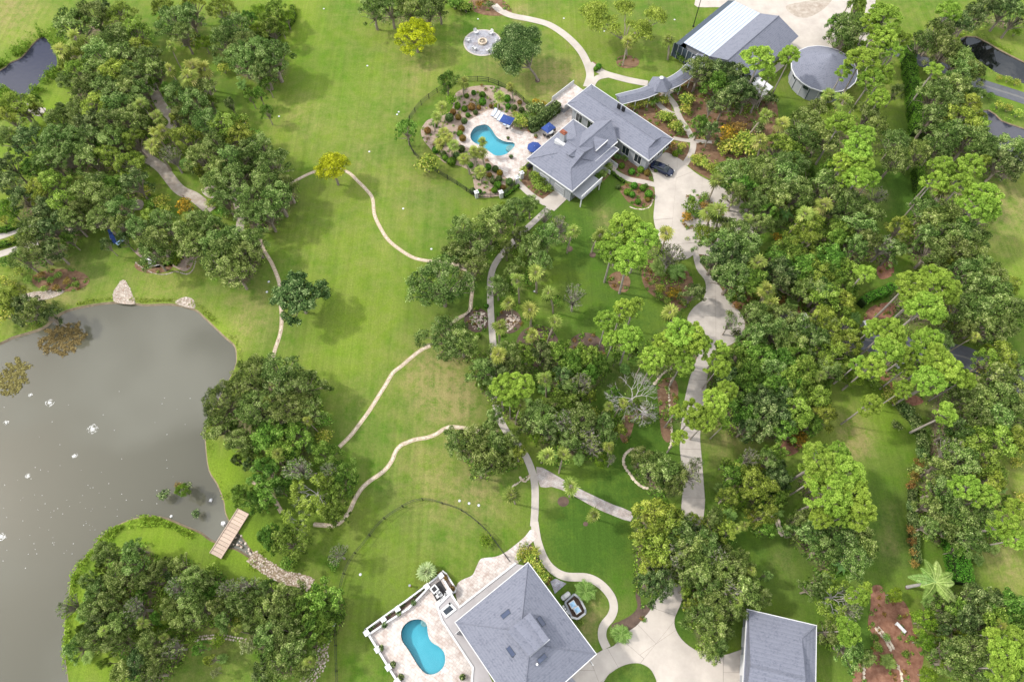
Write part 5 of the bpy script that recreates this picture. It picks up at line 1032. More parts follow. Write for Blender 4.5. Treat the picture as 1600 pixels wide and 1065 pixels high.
ro = b.build('roof', MT['roof'], BN); MB().tube(fb.p(xs, yr, 6.42), fb.p(xr, yr, 6.42), .12, .12, 6).build('ridge_cap', MT['roof'], ro)
MB().box(.5, ab - .5, .6, ye - .8, 0, 3.4, fb).build('wall', MT['siding'], BN)
sc_ = thing('screened_porch', 'dark screened porch along the left side of the barn', 'porch')
MB().hexa([fb.p(-.9, -1.6, 2.7), fb.p(ab + .4, -1.6, 2.7), fb.p(ab + .4, -.02, 3.4), fb.p(-.9, -.02, 3.4), fb.p(-.9, -1.6, 2.78), fb.p(ab + .4, -1.6, 2.78), fb.p(ab + .4, -.02, 3.55), fb.p(-.9, -.02, 3.55)]).build('screen_roof', MT['bluewall'], sc_)
MB().box(-.9, ab + .4, -1.62, -1.54, 0, 2.7, fb).build('side_screen', MT['bluewall'], sc_); MB().box(-1.0, -.92, -1.6, bb_, 0, 3.3, fb).build('front_screen', MT['bluewall'], sc_)
for i in range(8): y = -1.6 + (bb_ + 1.6) * i / 7; MB().box(-1.12, -1.0, y - .07, y + .07, 0, 3.35, fb).build('mullion', MT['siding'], sc_)
for i in range(10): x = -.9 + (ab + 1.2) * i / 9; MB().box(x - .05, x + .05, -1.7, -1.62, 0, 2.75, fb).build('mullion', MT['siding'], sc_)
# --- round building
c = U(1288, 107, 3.7); RB = thing('round_building', 'round grey house with a many sided cone roof and grey walls', 'building', (c.x, c.y, 0)); NR = 20; rr = M(50.5, 107, 3.7)
for i in range(NR):
    a0, a1 = 2 * math.pi * i / NR, 2 * math.pi * (i + 1) / NR; p = lambda r, a, z: Vector((r * math.cos(a), r * math.sin(a), z)); b = MB()
    b.poly([p(rr, a0, 3.7), p(rr, a1, 3.7), p(.02, a1, 7.2), p(.02, a0, 7.2)]); b.poly([p(rr, a1, 3.55), p(rr, a0, 3.55), p(rr - 1, a0, 3.55), p(rr - 1, a1, 3.55)]); b.build('roof_panel', MT['roof'], RB)
    rw = rr - .7; MB().hexa([p(rw, a0, 0), p(rw, a1, 0), p(rw - .2, a1, 0), p(rw - .2, a0, 0), p(rw, a0, 3.6), p(rw, a1, 3.6), p(rw - .2, a1, 3.6), p(rw - .2, a0, 3.6)]).build('wall_panel', MT['siding'], RB)
    MB().tube(p(rw, a0, 0), p(rw, a0, 3.6), .09, .09, 6).build('post', MT['bluewall'] if i % 2 else MT['white'], RB)
    MB().hexa([p(rr - .02, a0, 3.5), p(rr - .02, a1, 3.5), p(rr + .14, a1, 3.5), p(rr + .14, a0, 3.5), p(rr - .02, a0, 3.72), p(rr - .02, a1, 3.72), p(rr + .14, a1, 3.72), p(rr + .14, a0, 3.72)]).build('fascia', MT['white'], RB)
    if i % 2 == 0:
        w0 = p(rw + .02, a0 + .06, 2.2); w1 = p(rw + .02, a1 - .06, 2.2); n_ = Vector((math.cos((a0 + a1) / 2), math.sin((a0 + a1) / 2), 0)) * .05; wd = MB().hexa([w0, w1, w1 + n_, w0 + n_] + [q_ + Vector((0, 0, 1.0)) for q_ in (w0, w1, w1 + n_, w0 + n_)]).build('window', MT['glass'], RB)
# --- lower house
LH = thing('house', 'big grey hip roofed house with four skylights at the bottom centre', 'house'); ZL = 6.2
fl, al, blh = rect((825,879), (931,1021), (710,969), ZL)
hip_roof(fl, al, blh, ZL, .45, MT['roof'], LH, axis='x' if al >= blh else 'y'); walls(fl, al, blh, ZL, 1.1, LH, z0=0)
for i in range(5): window(fl, 0, 2.4 + i * 2.8, 1.6, 3.6, 5.4, al, blh, LH, 1.1); window(fl, 3, 2.2 + i * 2.4, 1.4, 3.6, 5.4, al, blh, LH, 1.1)
def lroof_z(px, py):                              # height of the roof above a photo pixel
    z = 8.0
    for _ in range(6):
        w = U(px, py, z); v = Vector((w.x, w.y)) - fl.o; x, y = v.dot(fl.u), v.dot(fl.w); z = ZL + .45 * max(0, min(x, al - x, y, blh - y))
    return U(px, py, z), x, y
d0 = U(828, 956, 9.9); d1 = U(856, 1000, 9.7); d2 = U(826, 1023, 9.7); fd = Frame((d0.x, d0.y), fl.u.x, fl.u.y)
if (Vector((d2.x, d2.y)) - fd.o).dot(fd.w) < 0: fd.flip()
dx_ = (Vector((d1.x, d1.y)) - fd.o).dot(fd.u); dy_ = (Vector((d2.x, d2.y)) - fd.o).dot(fd.w)
b = MB(); tz = 9.75; b.hexa([fd.p(0, 0, 7), fd.p(dx_, 0, 7), fd.p(dx_, dy_, 7), fd.p(0, dy_ + .5, 7), fd.p(0, 0, tz), fd.p(dx_, 0, tz), fd.p(dx_, dy_, tz + .35), fd.p(0, dy_ + .5, tz + .35)]); dm = b.build('dormer', MT['roof'], LH)
MB().box(dx_ - .02, dx_ + .1, -.06, dy_, tz - .12, tz + .02, fd).build('fascia', MT['siding'], dm)
for px, py, al_ in ((790, 959, 0), (845.5, 970, 1), (798, 1017, 1), (847, 1028, 0)):
    w, x, y = lroof_z(px, py); f = Frame((w.x, w.y), *(fl.u if al_ else fl.w)); sk = MB().box(-.62, .62, -.26, .26, w.z - .25, w.z + .16, f).build('skylight', MT['skylight'], LH)
    MB().box(-.68, .68, -.32, -.26, w.z - .25, w.z + .2, f).box(-.68, .68, .26, .32, w.z - .25, w.z + .2, f).build('skylight_frame', MT['bluewall'], sk)
w, x, y = lroof_z(839, 1037); MB().tube((w.x, w.y, w.z - .3), (w.x, w.y, w.z + .5), .16, .16, 10).build('vent_pipe', MT['white'], LH)
# porch deck round the upper left side of the lower house, white edge boards
DK = [(806,879),(718,947.5),(704,926),(683,947),(691,968),(739,1042),(737,1066),(741,1120),(800,1120),(710,969),(820,884)]
dz = 3.4
dk = thing('porch_deck', 'grey porch deck with white edge boards wrapping the lower house', 'deck')
outer = [U(x, y, dz) for x, y in [(805,880),(718,948),(704,926.5),(683.5,947.5),(691,969),(739,1042),(737,1066),(742,1130)]]; inner = [U(x, y, dz) for x, y in [(800,1130),(724,968),(824,884)]]
hole = [U(x, y, dz) for x, y in [(703,942.5),(711.5,951.5),(697,963),(689.5,954)]]
V, F = cdt([(p.x, p.y) for p in outer + inner], [[(p.x, p.y) for p in hole]]); b = MB(); b.v = [(v[0], v[1], dz) for v in V]; b.f = [tuple(int(i) for i in f) for f in F]; b.build('deck_floor', mat('deck_grey', (.33, .31, .31), .7, .2, (.5, .2, (.28, .26, .26))), dk)
def edgewall(pts, w, z0, z1, parent, name, m='white', close=False):
    P_ = pts + ([pts[0]] if close else [])
    for i in range(len(P_) - 1):
        a_, c_ = P_[i], P_[i + 1]; f = Frame((a_.x, a_.y), c_.x - a_.x, c_.y - a_.y); L_ = math.hypot(c_.x - a_.x, c_.y - a_.y); MB().box(-w / 2, L_ + w / 2 - .01 * (i + 1), -w / 2, w / 2, z0, z1 + .003 * (i % 3), f).build(name, MT[m], parent)
edgewall(outer, .26, dz - .35, dz + .12, dk, 'edge_board'); sheet('pit_floor', [U(x, y, dz) for x, y in [(701,939),(715,952),(697,967),(686,953)]], 1.2, MT['bluewall'], 0, 0, raw=True)
edgewall(hole, .3, dz - .35, dz + .13, dk, 'edge_board', close=True)
# white terrace round the lower pool, with parapets, pillars and planted borders
TR = [(569,984),(666,915),(690,898),(704,925),(684,947),(692,970),(740,1042),(738,1066),(742,1130),(655,1130),(620,1065),(610,1043),(589,1014)]
tw = [U(x, y, TER_Z) for x, y in TR]
T = holed('terrace', tw, pool2_w, TER_Z, MT['trav'], -.02)
TE = thing('terrace_parapet', 'white double parapet with planters round the lower pool terrace', 'parapet')
pz = TER_Z + .55
top_a = [U(x, y, pz) for x, y in [(571,983),(600,962),(634,938),(666,914),(689,896)]]; edgewall(top_a, .22, 0, pz, TE, 'wall')
top_b = [U(x, y, pz) for x, y in [(577,990),(605,971),(638,950),(668,919)]]; edgewall(top_b, .24, TER_Z, pz + .02, TE, 'wall')
side = [U(x, y, pz) for x, y in [(571,983),(590,1014),(607,1042),(622,1066),(660,1130)]]; edgewall(side, .28, 0, pz, TE, 'wall')
crt = [U(x, y, pz) for x, y in [(689,898),(706,927)]]; edgewall(crt, .26, 0, pz, TE, 'wall')
out2 = [U(x, y, .9) for x, y in [(687,894),(692,892),(697,896),(712,919),(711,924),(705,926)]]; edgewall(out2, .22, 0, .9, TE, 'wall')
for x, y in ((573,988),(599,967),(621,951),(590,1014),(607,1042),(621,1064),(667,916),(689,899),(702,924),(685,943)):
    c = U(x, y, pz); f = Frame((c.x, c.y), fl.u.x, fl.u.y); p_ = MB().box(-.32, .32, -.32, .32, 0, pz + .14, f).build('pillar', MT['white'], TE); MB().box(-.38, .38, -.38, .38, pz + .14, pz + .22, f).build('pillar_cap', MT['white'], p_)
sheet('court_floor', [U(x, y, .8) for x, y in [(671,918),(688,906),(702,928),(685,944)]], TER_Z + .015, MT['black'] if 0 else mat('court_dark', (.045, .043, .045), .8, .2, (2, .2, (.03, .03, .03))), 0, TER_Z, raw=True)
sheet('planter_soil', [U(x, y, .8) for x, y in [(573,986),(665,918),(668,921),(640,944),(579,990)]], TER_Z + .008, MT['darkmulch'], 0, .1, raw=True)
sheet('planter_gravel', [U(x, y, .5) for x, y in [(690,896),(696,897),(711,920),(706,924)]], .5, MT['gravel'], 0, 0, raw=True)
# --- corner garage
GA = thing('garage', 'grey hip roofed garage in the bottom right driveway corner', 'garage'); ZG = 3.8
fg, ag, bg_ = rect((1168,952), (1160,1090), (1275,978), ZG)
hip_roof(fg, ag + 3, bg_, ZG, .3, MT['roof'], GA, .02, .3, axis='y'); walls(fg, ag + 3, bg_, ZG, .7, GA)
sd_ = 0
for i in range(3):
    g = MB().box(2.0 + i * 3.6, 4.6 + i * 3.6, .62, .7, .05, 2.4, fg).build('garage_door', MT['white'], GA)
    for z in (.15, .7, 1.25, 1.8): MB().box(2.1 + i * 3.6, 4.5 + i * 3.6, .58, .62, z, z + .45, fg).build('door_panel', MT['white'], g)
# ------------------------------------------------------------------ small objects
def thing_at(name, label, cat, px, py, rz=0.0, group=None, z=0.0): 
    c = U(px, py, z); return thing(name, label, cat, (c.x, c.y, z), rz, group)
def copy_thing(o, loc, rz, label=None):
    c = o.copy(); C.objects.link(c); c.location = loc; c.rotation_euler = (0, 0, rz)
    if label: c['label'] = label
    for ch in o.children:
        d = ch.copy(); C.objects.link(d); d.parent = c
        for g in ch.children: e = g.copy(); C.objects.link(e); e.parent = d
    return c
# fences
def fence(pts, label, h=1.3, post=2.4, closed=False, rails=(.25, .75, 1.2), mname='black', r=.045):
    w3 = catmull([U(x, y) for x, y in pts], False, 5) if len(pts) > 2 else [U(x, y) for x, y in pts]; o = w3[0]; t = thing('fence', label, 'fence', (o.x, o.y, 0))
    cum = 0; nextp = 0; post_me = MB().box(-.055, .055, -.055, .055, 0, h + .08).mesh('post'); post_me.materials.append(MT[mname])
    for i in range(len(w3) - 1):
        a, b_ = w3[i], w3[i + 1]; L = (b_ - a).length
        while nextp <= cum + L:
            q = a.lerp(b_, (nextp - cum) / L) - o; p = link_mesh('post', post_me, t); p.location = (q.x, q.y, 0); nextp += post
        cum += L
    for z in rails:
        m = MB()
        for i in range(len(w3) - 1): m.tube(w3[i] - o + Vector((0, 0, z)), w3[i + 1] - o + Vector((0, 0, z)), r, r, 4, False)
        m.build('rail', MT[mname], t)
    # thin pickets, far too fine to tell apart, joined
    m = MB(); tot = 0
    for i in range(len(w3) - 1):
        a, b_ = w3[i] - o, w3[i + 1] - o; n = max(1, int((b_ - a).length / .3))
        for k in range(n): q = a.lerp(b_, (k + .5) / n); m.tube((q.x, q.y, .1), (q.x, q.y, h), .014, .014, 3, False)
    props(m.build('picket_infill', MT[mname], t), kind='stuff'); return t
fence([(743,309),(717,291),(687,272.5),(652,247),(640,225.5),(637.5,197),(647,178.6),(661,162),(687,143),(713,130),(731,127),(760,128),(783,136),(804,148),(818,160),(828,170)], 'dark picket fence curving round the upper pool garden')
fence([(748,309),(781,308)], 'short straight dark fence between two gate pillars below the upper pool garden')
fence([(786,307),(808,287)], 'slanting dark fence at the lower right of the upper pool garden')
fence([(529,1130),(528,1065),(526,1000),(526,960),(530,930),(540,893),(552,870),(570,848),(590,822),(605,808),(625,795),(645,784),(668,781),(695,788),(720,797),(745,815),(765,835),(785,862),(797,878)], 'long thin black fence arching over the lawn of the lower house', rails=(.3, 1.2), post=3.2, r=.035)
fence([(1407,690),(1409,720)], 'short dark fence remnant beside the right hand hedge', h=1.2) if 0 else None
# gate pillars
pm = MB().box(-.33, .33, -.33, .33, 0, 1.5).mesh('shaft'); pm.materials.append(MT['whitestone'] if 0 else MT['white']); cm_ = MB().box(-.42, .42, -.42, .42, 1.5, 1.62).lathe((0, 0, 1.62), [(.4, 0), (.1, .25)], 4).mesh('cap'); cm_.materials.append(MT['white'])
g0_ = None
for px, py, lb in ((745, 308, 'white gate pillar at the lower left corner of the upper pool garden'), (783, 308, 'white gate pillar right of the short straight fence'), (808, 285, 'white gate pillar at the top end of the slanting fence'), (815, 278, 'white gate pillar nearest to the upper house terrace')):
    t = thing_at('gate_pillar', lb, 'pillar', px, py, .4, 'white gate pillars'); link_mesh('shaft', pm, t); link_mesh('cap', cm_, t)
# footbridge with boards
A_, B_ = U(380.5, 798, .45), U(336.5, 868, .45); L_ = (B_ - A_).length; fb_ = thing('footbridge', 'pale wooden footbridge over the creek mouth of the big pond', 'bridge', (A_.x, A_.y, 0), math.atan2(B_.y - A_.y, B_.x - A_.x))
nb = 13; bw = L_ / nb; pl = MB().box(.02, bw - .03, -.95, .95, .38, .45).mesh('plank'); pl.materials.append(MT['wood'])
for i in range(nb): p = link_mesh('plank', pl, fb_); p.location = (i * bw, random.uniform(-.02, .02), random.uniform(0, .012))
for y in (-.85, .85): MB().box(0, L_, y - .09, y + .09, .12, .38).build('beam', MT['wood'], fb_); MB().box(0, L_, y - .05 + (.15 if y > 0 else -.15), y + .05 + (.15 if y > 0 else -.15), .38, .56).build('kerb_board', MT['wood'], fb_)
for x in (.6, L_ * .35, L_ * .65, L_ - .6):
    for y in (-.85, .85): MB().tube((x, y, -.9), (x, y, .3), .1, .1, 8).build('pile', MT['bark'], fb_)
# fire pit terrace
c0 = U(754, 67); rP = M(29.8, 67); props(MB().lathe((c0.x, c0.y, 0), [(rP, 0), (rP, .07), (rP - .3, .075)], 48).build('fire_pit_circle', MT['conc'], None), kind='structure')
props(MB().lathe((c0.x, c0.y, 0), [(rP - .32, .07), (rP - .34, .082)], 48).build('circle_paving', MT['apron'], None), kind='structure')
fp = thing('fire_pit', 'round stone fire pit in the middle of the white circle', 'fire pit', (c0.x, c0.y, .08)); fr_ = M(7.4, 64)
nst = 14
for i in range(nst):
    a0, a1 = 6.2832 * i / nst + .02, 6.2832 * (i + 1) / nst - .02; p = lambda r, a, z: (r * math.cos(a), r * math.sin(a), z)
    MB().hexa([p(fr_, a0, 0), p(fr_, a1, 0), p(fr_ * .66, a1, 0), p(fr_ * .66, a0, 0), p(fr_, a0, .45), p(fr_, a1, .45), p(fr_ * .66, a1, .45), p(fr_ * .66, a0, .45)]).build('stone', MT['stone'], fp)
MB().lathe((0, 0, 0), [(fr_ * .65, .0), (fr_ * .62, .12), (.1, .2)], 16).build('fire_bowl', MT['joint'], fp)
for i in range(5): a = i * 1.3; MB().tube((math.cos(a) * .5, math.sin(a) * .5, .2), (-math.cos(a) * .2, -math.sin(a) * .2, .5), .1, .1, 6).build('log', MT['terracotta'] if 0 else MT['stone'], fp)
def garden_chair(loc, rz, label, s=1.05):
    t = thing('garden_chair', label, 'chair', loc, rz, 'white chairs round the fire pit'); t.scale = (s, s, s)
    for i in range(4): y = -.26 + i * .175; MB().hexa([(-.28, y - .08, .34), (.32, y - .08, .42), (.32, y + .08, .42), (-.28, y + .08, .34), (-.28, y - .08, .37), (.32, y - .08, .45), (.32, y + .08, .45), (-.28, y + .08, .37)]).build('seat', MT['white'], t) if i == 0 else MB().hexa([(-.28, y - .08, .34), (.32, y - .08, .42), (.32, y + .08, .42), (-.28, y + .08, .34), (-.28, y - .08, .37), (.32, y - .08, .45), (.32, y + .08, .45), (-.28, y + .08, .37)]).build('slat', MT['white'], t)
    for i in range(5): y = -.28 + i * .14; h = 1.05 - abs(i - 2) * .06; MB().hexa([(-.28, y - .06, .3), (-.25, y - .06, .3), (-.25, y + .06, .3), (-.28, y + .06, .3), (-.58, y - .065, h), (-.55, y - .065, h), (-.55, y + .065, h), (-.58, y + .065, h)]).build('back_slat', MT['white'], t)
    for y in (-.4, .34): MB().box(-.4, .4, y, y + .12, .58, .62).build('armrest', MT['white'], t); MB().box(.3, .38, y + .02, y + .08, 0, .58).build('leg', MT['white'], t); MB().hexa([(-.6, y + .02, 0), (-.52, y + .02, 0), (-.52, y + .08, 0), (-.6, y + .08, 0), (.24, y + .02, .3), (.32, y + .02, .36), (.32, y + .08, .36), (.24, y + .08, .3)]).build('leg', MT['white'], t)
    return t
for px, py, w_ in ((744, 53, 'upper left'), (767, 54, 'upper right'), (731.6, 65, 'far left'), (741.5, 78, 'lower left'), (763, 81, 'lower right'), (776.5, 67, 'far right')):
    c = U(px, py, .08); garden_chair((c.x, c.y, .08), math.atan2(c0.y - c.y, c0.x - c.x), f'white slatted garden chair on the {w_} of the fire pit circle')
# parasols
def parasol(px, py, shape, sx, sy, rz, label, m='blue', zt=2.5, zg=.06):
    c = U(px, py, zt); t = thing('parasol', label, 'parasol', (c.x, c.y, zg), rz, 'blue parasols' if m == 'blue' else None); n = 4 if shape == 'rect' else 8; b = MB(); apex = Vector((0, 0, zt + .35 - zg)); R = []
    for i in range(n):
        if n == 4: x, y = [(-sx, -sy), (sx, -sy), (sx, sy), (-sx, sy)][i]
        else: x, y = sx * math.cos(i * math.pi / 4), sy * math.sin(i * math.pi / 4)
        R.append(Vector((x / (1 if n == 8 else 2), y / (1 if n == 8 else 2), zt - zg)))
    for i in range(n): j = (i + 1) % n; b.poly([R[i], R[j], apex]); b.poly([R[j], R[i], R[i] - Vector((0, 0, .15)), R[j] - Vector((0, 0, .15))])
    b.build('canopy', MT[m], t); MB().tube((0, 0, 0), (0, 0, zt + .4 - zg), .035, .03, 8).build('pole', MT['white'], t)
    for i in range(n): MB().tube(R[i] - Vector((0, 0, .03)), apex - Vector((0, 0, .05)), .015, .015, 4).build('rib', MT['white'], t)
    MB().lathe((0, 0, 0), [(.3, 0), (.3, .08), (.08, .12)], 12).build('base', MT['black'], t); return t
parasol(792, 187, 'rect', 2.5, 2.1, -.45, 'rectangular blue parasol over the row of pool loungers')
parasol(857, 199.5, 'rect', 2.3, 1.9, .75, 'tilted square blue parasol over the round white table by the upper house')
parasol(835, 230, 'oct', 1.45, 1.45, .2, 'eight sided blue parasol at the edge of the upper house roof')
def patio_table(px, py, r, label, m='white', zg=.06):
    t = thing_at('patio_table', label, 'table', px, py, 0, None, zg); MB().lathe((0, 0, 0), [(r, .7), (r, .74), (.02, .75)], 20).build('tabletop', MT[m], t)
    for i in range(4): a = i * math.pi / 2 + .8; MB().tube((r * .7 * math.cos(a), r * .7 * math.sin(a), 0), (r * .5 * math.cos(a), r * .5 * math.sin(a), .7), .03, .03, 6).build('leg', MT['black'], t)
def dining_chair(px, py, rz, label, m='black', zg=.06, grp=None):
    t = thing_at('patio_chair', label, 'chair', px, py, rz, grp, zg); MB().box(-.25, .25, -.25, .25, .42, .48).build('seat', MT[m], t); MB().box(-.28, -.22, -.25, .25, .48, .95).build('backrest', MT[m], t)
    for x in (-.22, .22):
        for y in (-.22, .22): MB().tube((x, y, 0), (x, y, .42), .025, .025, 5).build('leg', MT['black'], t)
patio_table(858, 209, .85, 'round white table below the tilted blue parasol')
for i, (px, py, d) in enumerate(((851, 214, 'lower left'), (863, 213, 'lower right'), (857, 216.5, 'bottom'), (865.5, 206, 'right'))):
    dining_chair(px, py, math.atan2(-(209 - py), 858 - px), f'dark patio chair on the {d} side of the round white table', grp='dark chairs round the white table')
patio_table(834, 236, .6, 'small table under the eight sided blue parasol')
dining_chair(828, 238, .3, 'pale chair left of the table under the eight sided parasol', 'white'); dining_chair(832, 241.5, 1.4, 'pale chair below the table under the eight sided parasol', 'white')
def lounger(px, py, rz, label, m='white', m2='white', zg=.06, grp=None):
    t = thing_at('sun_lounger', label, 'sun lounger', px, py, rz, grp, zg); MB().box(-.95, .45, -.33, .33, .28, .36).build('seat', MT[m], t); MB().hexa([(.45, -.33, .3), (.5, -.33, .28), (.5, .33, .28), (.45, .33, .3), (.98, -.33, .72), (1.04, -.33, .68), (1.04, .33, .68), (.98, .33, .72)]).build('backrest', MT[m], t)
    MB().box(-1, .5, -.37, -.33, .22, .3).box(-1, .5, .33, .37, .22, .3).build('frame', MT[m2], t)
    for x in (-.85, .4):
        for y in (-.33, .33): MB().box(x - .03, x + .03, y - .03, y + .03, 0, .24).build('leg', MT[m2], t)
MT['stripe'] = mat('blue_white_sling', (.45, .52, .68), .7)
names_ = ['leftmost', 'second from the left', 'third from the left', 'fourth from the left', 'fifth from the left', 'rightmost']
for i in range(6): lounger(772 + i * 4.8, 178 + i * 3.6, math.radians(62), f'white lounger beside the upper pool, {names_[i]} in the row of six', 'white' if i % 2 else 'stripe', 'white', .06, 'loungers in a row by the upper pool')
lounger(175, 368, 2.0, 'bright blue lounger, the upper one under the trees by the big pond', 'blue', 'white', .0); lounger(179, 376, 2.1, 'bright blue lounger, the lower one under the trees by the big pond', 'blue', 'white', .0); lounger(190, 378, .9, 'pale blue lounger right of the two bright blue ones', 'lblue', 'white', .0)
# garden seat under the tree by the pond
t = thing_at('picnic_table', 'white picnic table under the tree on the curved planting bed', 'table', 243, 412, .3); MB().box(-.9, .9, -.35, .35, .7, .76).build('tabletop', MT['white'], t)
for y in (-.7, .7): MB().box(-.9, .9, y - .13, y + .13, .42, .47).build('bench_seat', MT['white'], t)
for x in (-.6, .6): MB().box(x - .05, x + .05, -.7, .7, .36, .42).build('leg_frame', MT['white'], t); MB().box(x - .05, x + .05, -.1, .1, 0, .7).build('leg', MT['white'], t)
t = thing_at('garden_bench', 'white garden seat left of the picnic table on the curved bed', 'bench', 232, 406, -.4); MB().box(-.7, .7, -.22, .22, .42, .48).build('seat', MT['white'], t); MB().box(-.7, .7, .2, .25, .48, .95).build('backrest', MT['white'], t)
for x in (-.6, .6): MB().box(x - .04, x + .04, -.2, .22, 0, .42).build('leg', MT['white'], t)
t = thing_at('garden_bench', 'small white bench on the red mulch garden', 'bench', 1405, 980, -.9); MB().box(-.8, .8, -.22, .22, .4, .5).build('seat', MT['white'], t)
for x in (-.6, .6): MB().box(x - .08, x + .08, -.18, .18, 0, .4).build('leg', MT['white'], t)
# potted plants on the two patios
def pot(px, py, r, label, m='terracotta', zg=.06, grp=None, mk='dark', box_=False):
    t = thing_at('potted_plant', label, 'plant pot', px, py, random.random(), grp, zg)
    MB().lathe((0, 0, 0), [(r * .6, 0), (r * .85, .35), (r, .4), (r * .8, .4)], 10).build('pot', MT[m], t); n = 160; d = norm(RNG.normal(size=(n, 3))); d[:, 2] = np.abs(d[:, 2]); P_ = d * (r * 1.25 * RNG.uniform(.5, 1, n))[:, None] + np.array([0, 0, .45])
    me_ = leaf_mesh('foliage', P_, d + RNG.normal(size=(n, 3)) * .4, RNG.uniform(.06, .13, n), .5, RNG.random(n)); link_mesh('foliage', me_, t, MT[mk])
pot(827, 205, .42, 'terracotta pot at the tip of the dark hedge by the upper pool'); pot(837, 215, .4, 'brown urn on the patio between hedge and parasol'); pot(798.5, 247, .42, 'dark urn on the patio below the upper pool', 'black'); pot(794, 218, .3, 'small dark pot on the right rim of the upper pool', 'black')
PD = [(647, 941.5, 'top right', .4), (624, 958, 'upper middle', .4), (601.5, 975.5, 'left middle', .42), (596, 1012, 'left corner', .42), (615, 1037, 'lower left', .42), (627, 1057, 'bottom left', .45), (723, 1057, 'bottom right', .42), (740, 1052, 'deck edge', .28)]
for px, py, w_, r_ in PD: pot(px, py, r_, f'dark potted shrub on the {w_} of the lower pool terrace', 'black', TER_Z, 'dark pots on the white terrace')
k_ = 0
for i, (px, py) in enumerate([(578,982),(584,976),(601,963),(608,958),(625,946.5),(630,943),(648,930),(653.5,924),(660,920)]):
    c = U(px, py, .8); t = thing('planter_shrub', f'small dark shrub in the white parapet planter, number {i + 1}', 'shrub', (c.x, c.y, TER_Z), 0, 'small shrubs along the terrace parapet'); n = 150; d = norm(RNG.normal(size=(n, 3))); d[:, 2] = np.abs(d[:, 2]); me_ = leaf_mesh('foliage', d * (.38 * RNG.uniform(.5, 1, n))[:, None] + np.array([0, 0, .1]), d + RNG.normal(size=(n, 3)) * .4, RNG.uniform(.05, .1, n), .5, RNG.random(n)); link_mesh('foliage', me_, t, MT['dark']); MB().tube((0, 0, 0), (0, 0, .3), .03, .02, 5).build('stem', MT['bark'], t)
    autolabel(t, 'small dark shrub in the white parapet planter', px, py)
for px, py, w_ in ((688, 897, 'top'), (696, 902, 'upper'), (707.5, 919, 'lower')): pot(px, py, .42, f'dark red bush at the {w_} end of the narrow gravel planter', 'black', .5, 'bushes in the narrow planter', 'red')
# furniture on the dark court
t = thing_at('square_table', 'white rimmed square table on the dark court of the terrace', 'table', 679.5, 920.5, .72, None, TER_Z + .02); MB().box(-.45, .45, -.45, .45, .68, .72).build('tabletop', MT['black'], t); fr2 = MB()
for a_ in ((-.5, .5, -.5, -.32), (-.5, .5, .32, .5), (-.5, -.32, -.32, .32), (.32, .5, -.32, .32)): fr2.box(*a_, .7, .76)
fr2.build('rim', MT['white'], t)
for x in (-.4, .4):
    for y in (-.4, .4): MB().box(x - .04, x + .04, y - .04, y + .04, 0, .68).build('leg', MT['white'], t)
for i, (px, py, rz) in enumerate(((686, 926, .7), (689, 929, -.9), (684.5, 931, 2.2), (698.5, 929, .3))): dining_chair(px, py, rz, f'white chair on the dark court, {["top", "middle", "left", "right"][i]} one of the four', 'white', TER_Z + .02, 'white chairs on the dark court')
t = thing_at('curved_sofa', 'white corner sofa at the bottom of the dark court', 'sofa', 689.5, 935.5, .72, None, TER_Z + .02); MB().box(-.7, .7, -.3, .1, .2, .42).build('seat', MT['white'], t); MB().box(-.7, .7, -.42, -.3, .2, .75).build('backrest', MT['white'], t); MB().box(-.8, -.7, -.42, .1, .1, .6).build('armrest', MT['white'], t); MB().box(.7, .8, -.42, .1, .1, .6).build('armrest', MT['white'], t)
# octagonal spa court right of the lower house
c = U(910, 949); oc = thing('spa_court', 'eight sided dark gravel court with a low white wall beside the lower house', 'court', (c.x, c.y, 0), 0)
pts8 = [(882.5,943),(893,932),(900,929),(911,944),(914,955),(903,966),(894,965),(884,950)]
pts8 = [(882.5,941),(897,928),(905,934),(914,952),(914,958),(902,966.5),(893,964)]; w8 = [U(x, y) - c for x, y in pts8]
MB().prism([(p.x, p.y) for p in reversed(w8)], 0, .08).build('gravel_floor', MT['darkmulch'], oc)
for i in range(len(w8)):
    a_, b2 = w8[i], w8[(i + 1) % len(w8)]; f = Frame((a_.x, a_.y), b2.x - a_.x, b2.y - a_.y); MB().box(0, (b2 - a_).length - .02, -.14, .14, 0, .55 + .004 * i, f).build('wall_segment', MT['white'] if i % 3 else MT['siding'], oc)
for px, py, n_ in ((893.5, 945, 'upper left'), (900.5, 953.5, 'lower right')):
    t = thing_at('square_parasol', f'light blue square parasol with white border, {n_} of the pair', 'parasol', px, py, .55, 'pale blue square parasols', .08); t.location.z = .08
    b = MB(); s = .34
    for i in range(4): R = [(-s, -s), (s, -s), (s, s), (-s, s)]; a_, b2 = R[i], R[(i + 1) % 4]; b.poly([(*a_, 1.6), (*b2, 1.6), (0, 0, 1.85)])
    b.build('canopy', MT['lblue'], t); b = MB(); S = .46
    for i in range(4): R = [(-S, -S), (S, -S), (S, S), (-S, S)]; R2 = [(-s, -s), (s, -s), (s, s), (-s, s)]; b.poly([(*R[i], 1.54), (*R[(i + 1) % 4], 1.54), (*R2[(i + 1) % 4], 1.6), (*R2[i], 1.6)])
    b.build('border', MT['white'], t); MB().tube((0, 0, 0), (0, 0, 1.8), .04, .04, 6).build('pole', MT['white'], t); MB().box(-.3, .3, -.3, .3, 0, .5).build('base', MT['siding'], t)
t = thing_at('gas_tank', 'white rounded tank above the eight sided court', 'tank', 883.5, 931, .62); me_ = MB(); 
prof = [(-.75, .12), (-.68, .3), (-.5, .36), (.5, .36), (.68, .3), (.75, .12)]
for i in range(len(prof) - 1): me_.tube((prof[i][0], 0, .5), (prof[i + 1][0], 0, .5), prof[i][1], prof[i + 1][1], 14)
